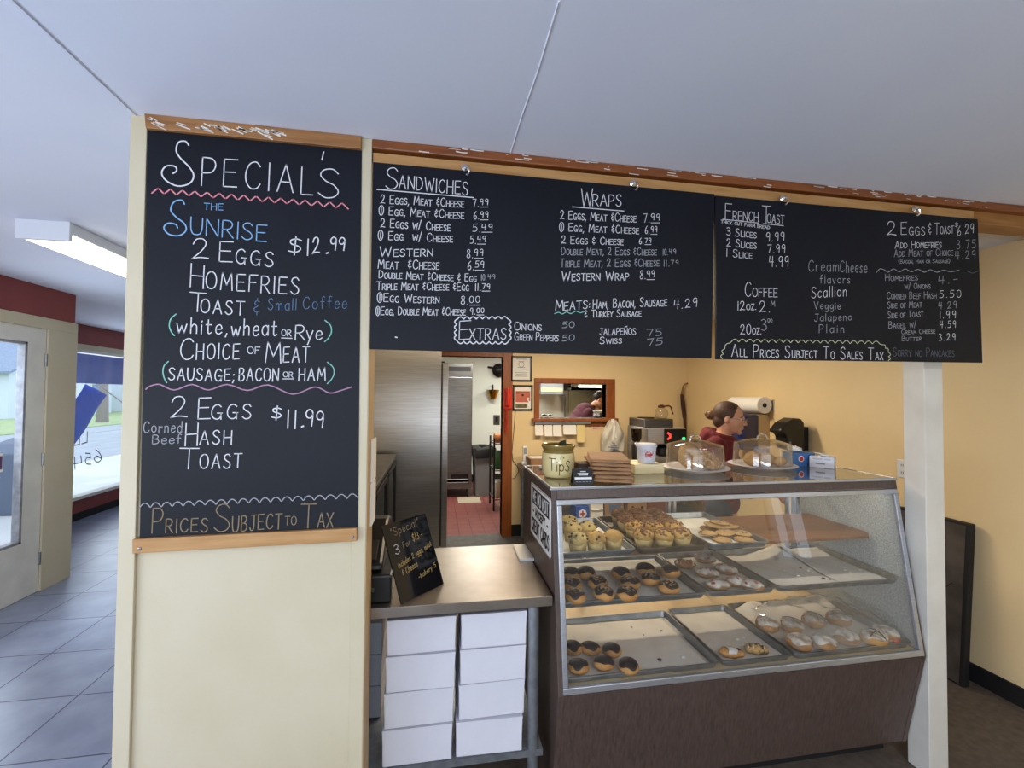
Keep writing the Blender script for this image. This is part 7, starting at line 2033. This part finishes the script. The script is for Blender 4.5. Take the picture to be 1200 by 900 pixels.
def server(t):
    # faces +x locally; standing, arms bent forward at work
    H = Vector((.045, 0, 1.475)); fw = Vector((1, 0, -.13)); up_ = Vector((.1, 0, 1))
    mb = MB()
    rm = head_shape(mb, H, fw, up_)
    limb(mb, [(-.03, 0, 1.28), (-.005, 0, 1.34), (.015, 0, 1.42)], [.06, .054, .055])
    for k, (r1, r2) in enumerate(((.10, .15), (.11, .165), (.10, .14), (.115, .165), (.11, .155))): mb.ell((-.02+.01*(k == 1), 0, 1.27-.12*k), (r1, r2, .11), n=18, m=12)
    for s in (-1, 1):
        limb(mb, [(-.02, s*.165, 1.28), (-.01, s*.20, 1.03), (.20, s*.16, .99), (.27, s*.14, 1.0)], [.058, .044, .034, .027])
        hand(mb, (.27, s*.14, 1.0), (1, -.1*s, -.25), (0, -s, .3), .6)
        limb(mb, [(-.02, s*.085, .82), (-.01, s*.09, .48), (-.03, s*.09, .09)], [.082, .058, .04])
        limb(mb, [(-.04, s*.09, .05), (.10, s*.1, .035)], [.038, .03])
    o = mb.build('body', skin, t, smooth=True)
    remesh(o, .0062, 4)
    # hooded sweatshirt
    mb = MB()
    for k, (r1, r2) in enumerate(((.125, .185), (.135, .19), (.13, .175), (.135, .18), (.13, .175))): mb.ell((-.02, 0, 1.25-.10*k), (r1, r2, .115), n=20, m=12)
    for s in (-1, 1): limb(mb, [(-.02, s*.165, 1.27), (-.015, s*.205, 1.03), (.19, s*.165, .985), (.245, s*.145, .995)], [.08, .066, .055, .044])
    for k in range(18):
        a = 2*PI*k/18
        mb.ell((-.035+.085*math.cos(a), .098*math.sin(a), 1.345-.03*math.cos(a)), (.036, .036, .034), n=10, m=8)
    mb.ell((-.105, 0, 1.325), (.065, .115, .075), n=16, m=10)
    o = mb.build('hooded_sweatshirt', maroon, t, smooth=True); remesh(o, .009, 5)
    mb = MB()
    for s in (-1, 1): limb(mb, [(-.02, s*.085, .84), (-.01, s*.092, .48), (-.03, s*.092, .10)], [.10, .075, .062])
    mb.ell((-.02, 0, .86), (.13, .165, .10), n=18, m=12)
    o = mb.build('trousers', denim, t, smooth=True); remesh(o, .011, 4)
    for s in (-1, 1):
        mb = MB(); limb(mb, [(-.05, s*.092, .045), (.03, s*.095, .05), (.12, s*.1, .035)], [.045, .045, .034]); o = mb.build('shoe', shoe_m, t, smooth=True); remesh(o, .009, 4)
        for v in o.data.vertices: v.co.z = max(v.co.z, .002)
    F = fw.normalized(); U = (up_-F*up_.dot(F)).normalized(); S = F.cross(U)
    pt = lambda a, b, c_: H+F*a+S*b+U*c_
    # hair pulled back into a bun
    mb = MB()
    def hell(off, r_):
        rm2 = Matrix((F, S, U)).transposed()
        g = bmesh.ops.create_uvsphere(mb.bm, u_segments=26, v_segments=18, radius=1)
        for v in g['verts']: v.co = H+rm2 @ (Vector(off)+Vector((v.co.x*r_[0], v.co.y*r_[1], v.co.z*r_[2])))
    hell((-.026, 0, .038), (.0985, .0815, .087)); hell((-.060, 0, -.026), (.058, .066, .062)); hell((-.1, 0, .004), (.04, .045, .04))
    o = mb.build('hair', hair_m, t, smooth=True); remesh(o, .006, 4)
    mb = MB(); mb.ell(pt(-.132, 0, .004), (.046, .040, .036), n=18, m=12, fn=lumpy(3, .12)); mb.tube([pt(-.09, .0, .03), pt(-.115, 0, .014)], [.045, .03], 12)
    mb.ell(pt(-.162, .012, .012), (.018, .022, .016), n=12, m=8, fn=lumpy(6, .2))
    mb.build('hair_bun', mat('light_brown_bun', '#5b3b25', .5, col2='#7d5835', scale=40), t, smooth=True, sharp=180)
    for s in (-1, 1):
        mb = MB(); mb.ell(pt(.077, s*.030, .002), (.0105, .0125, .009), n=12, m=8); e_ = mb.build('eye', eye_w, t, smooth=True, sharp=180)
        mb = MB(); mb.ell(pt(.0865, s*.030, .001), (.003, .0055, .0055), n=10, m=8); mb.build('iris', eye_d, e_, smooth=True)
        mb = MB(); mb.tube([pt(.083, s*.016, .021), pt(.085, s*.030, .026), pt(.074, s*.047, .020)], [.003, .0035, .002], 6); mb.build('eyebrow', hair_m, t, smooth=True)
    mb = MB(); mb.tube([pt(.092, -.018, -.058), pt(.099, 0, -.056), pt(.092, .018, -.058)], [.002, .0042, .002], 7); mb.build('lips', lip_m, t, smooth=True)
    mb = MB()
    for s in (-1, 1):
        ring = [pt(.104, s*.033+.023*math.cos(2*PI*k/16), -.002+.017*math.sin(2*PI*k/16)) for k in range(17)]
        mb.tube(ring, .0013, 5)
        mb.tube([pt(.104, s*.056, .004), pt(.05, s*.074, .006), pt(-.005, s*.080, .006)], .0013, 5)
    mb.tube([pt(.104, -.010, .002), pt(.108, 0, .005), pt(.104, .010, .002)], .0013, 5)
    gl_ = mb.build('glasses', mat('thin_metal_frame', '#8c6b55', .3, .8), t, smooth=True)
    mb = MB()
    for s in (-1, 1): mb.ell(pt(.104, s*.033, -.002), (.0006, .0225, .0165), n=16, m=8)
    mb.build('lens', M['dome'], gl_, smooth=True)
ph = P(853, 490, Y=2.95)
sv = person('woman with dark bun, glasses and maroon hooded sweatshirt standing behind the pastry case', (ph.x-.035, 2.95, 0), -.8, server)
sz = ph.z/1.475
sv.scale = (sz, sz, sz)

def cook(t):
    # leaning forward to the right over the counter
    mb = MB()
    H = Vector((.47, -.02, 1.515)); fw = Vector((.72, -.35, -.45)); up_ = Vector((.5, -.05, .8))
    rm = head_shape(mb, H, fw, up_)
    limb(mb, [(.28, 0, 1.36), (.36, 0, 1.41), (.43, 0, 1.465)], [.07, .06, .056])
    for k in range(6):
        u = k/5
        mb.ell((-.05+.30*u, 0, .95+.38*u), (.12, .165+.02*u, .12), n=18, m=12)
    for s in (-1, 1):
        limb(mb, [(.24, s*.19, 1.32), (.33, s*.25, 1.10), (.50, s*.14, 1.22-.02)], [.062, .048, .036])
        hand(mb, (.50, s*.14, 1.20), (1, -.2*s, -.15), (0, -s, .4), .6)
        limb(mb, [(-.05, s*.09, .88), (-.02, s*.1, .48), (-.05, s*.1, .08)], [.09, .06, .042])
        limb(mb, [(-.06, s*.1, .045), (.10, s*.11, .035)], [.04, .032])
    o = mb.build('body', skin, t, smooth=True); remesh(o, .007, 4)
    mb = MB()
    for k in range(6):
        u = k/5
        mb.ell((-.05+.30*u, 0, .97+.37*u), (.14, .19+.02*u, .14), n=20, m=12)
    for s in (-1, 1): limb(mb, [(.24, s*.19, 1.32), (.33, s*.255, 1.10), (.46, s*.165, 1.175)], [.085, .07, .05])
    mb.ell((.31, 0, 1.385), (.075, .095, .055), n=14, m=10); mb.ell((.365, 0, 1.42), (.055, .068, .04), n=14, m=10)
    o = mb.build('sweatshirt', maroon2, t, smooth=True); remesh(o, .011, 5)
    mb = MB()
    for s in (-1, 1): limb(mb, [(-.05, s*.09, .90), (-.02, s*.1, .48), (-.05, s*.1, .09)], [.11, .08, .065])
    mb.ell((-.05, 0, .92), (.13, .17, .10), n=18, m=12)
    o = mb.build('trousers', denim, t, smooth=True); remesh(o, .012, 4)
    for s in (-1, 1):
        mb = MB(); limb(mb, [(-.07, s*.1, .045), (.12, s*.11, .035)], [.045, .036]); o = mb.build('shoe', shoe_m, t, smooth=True); remesh(o, .01, 3)
        for v in o.data.vertices: v.co.z = max(v.co.z, .002)
    F = fw.normalized(); U = (up_-F*up_.dot(F)).normalized(); S = F.cross(U)
    pt = lambda a, b, c_: H+F*a+S*b+U*c_
    mb = MB(); mb.ell(pt(-.028, 0, .050), (.10, .082, .082), n=22, m=14, fn=lumpy(5, .05)); o = mb.build('hair', mat('black_hair', '#1b1513', .5), t, smooth=True, sharp=180)
    for s in (-1, 1):
        mb = MB(); mb.ell(pt(.079, s*.030, .002), (.0105, .0125, .009), n=12, m=8); e_ = mb.build('eye', eye_w, t, smooth=True, sharp=180)
        mb = MB(); mb.ell(pt(.0885, s*.030, .001), (.003, .0055, .0055), n=10, m=8); mb.build('iris', eye_d, e_, smooth=True)
        mb = MB(); mb.tube([pt(.083, s*.016, .021), pt(.085, s*.030, .026), pt(.074, s*.047, .020)], [.003, .004, .002], 6); mb.build('eyebrow', hair_m, t, smooth=True)
    mb = MB(); mb.tube([pt(.093, -.018, -.058), pt(.100, 0, -.056), pt(.093, .018, -.058)], [.002, .004, .002], 7); mb.build('lips', lip_m, t, smooth=True)
hc = P(705, 469, Y=6.25)
ck_ = person('cook in a plum sweatshirt leaning over the counter beyond the pass-through', (hc.x-.51, 6.25, hc.z-1.515), 0, cook)
ck_.location.z = 0
ck_.scale = (hc.z/1.515,)*3
bpy.context.view_layer.update()
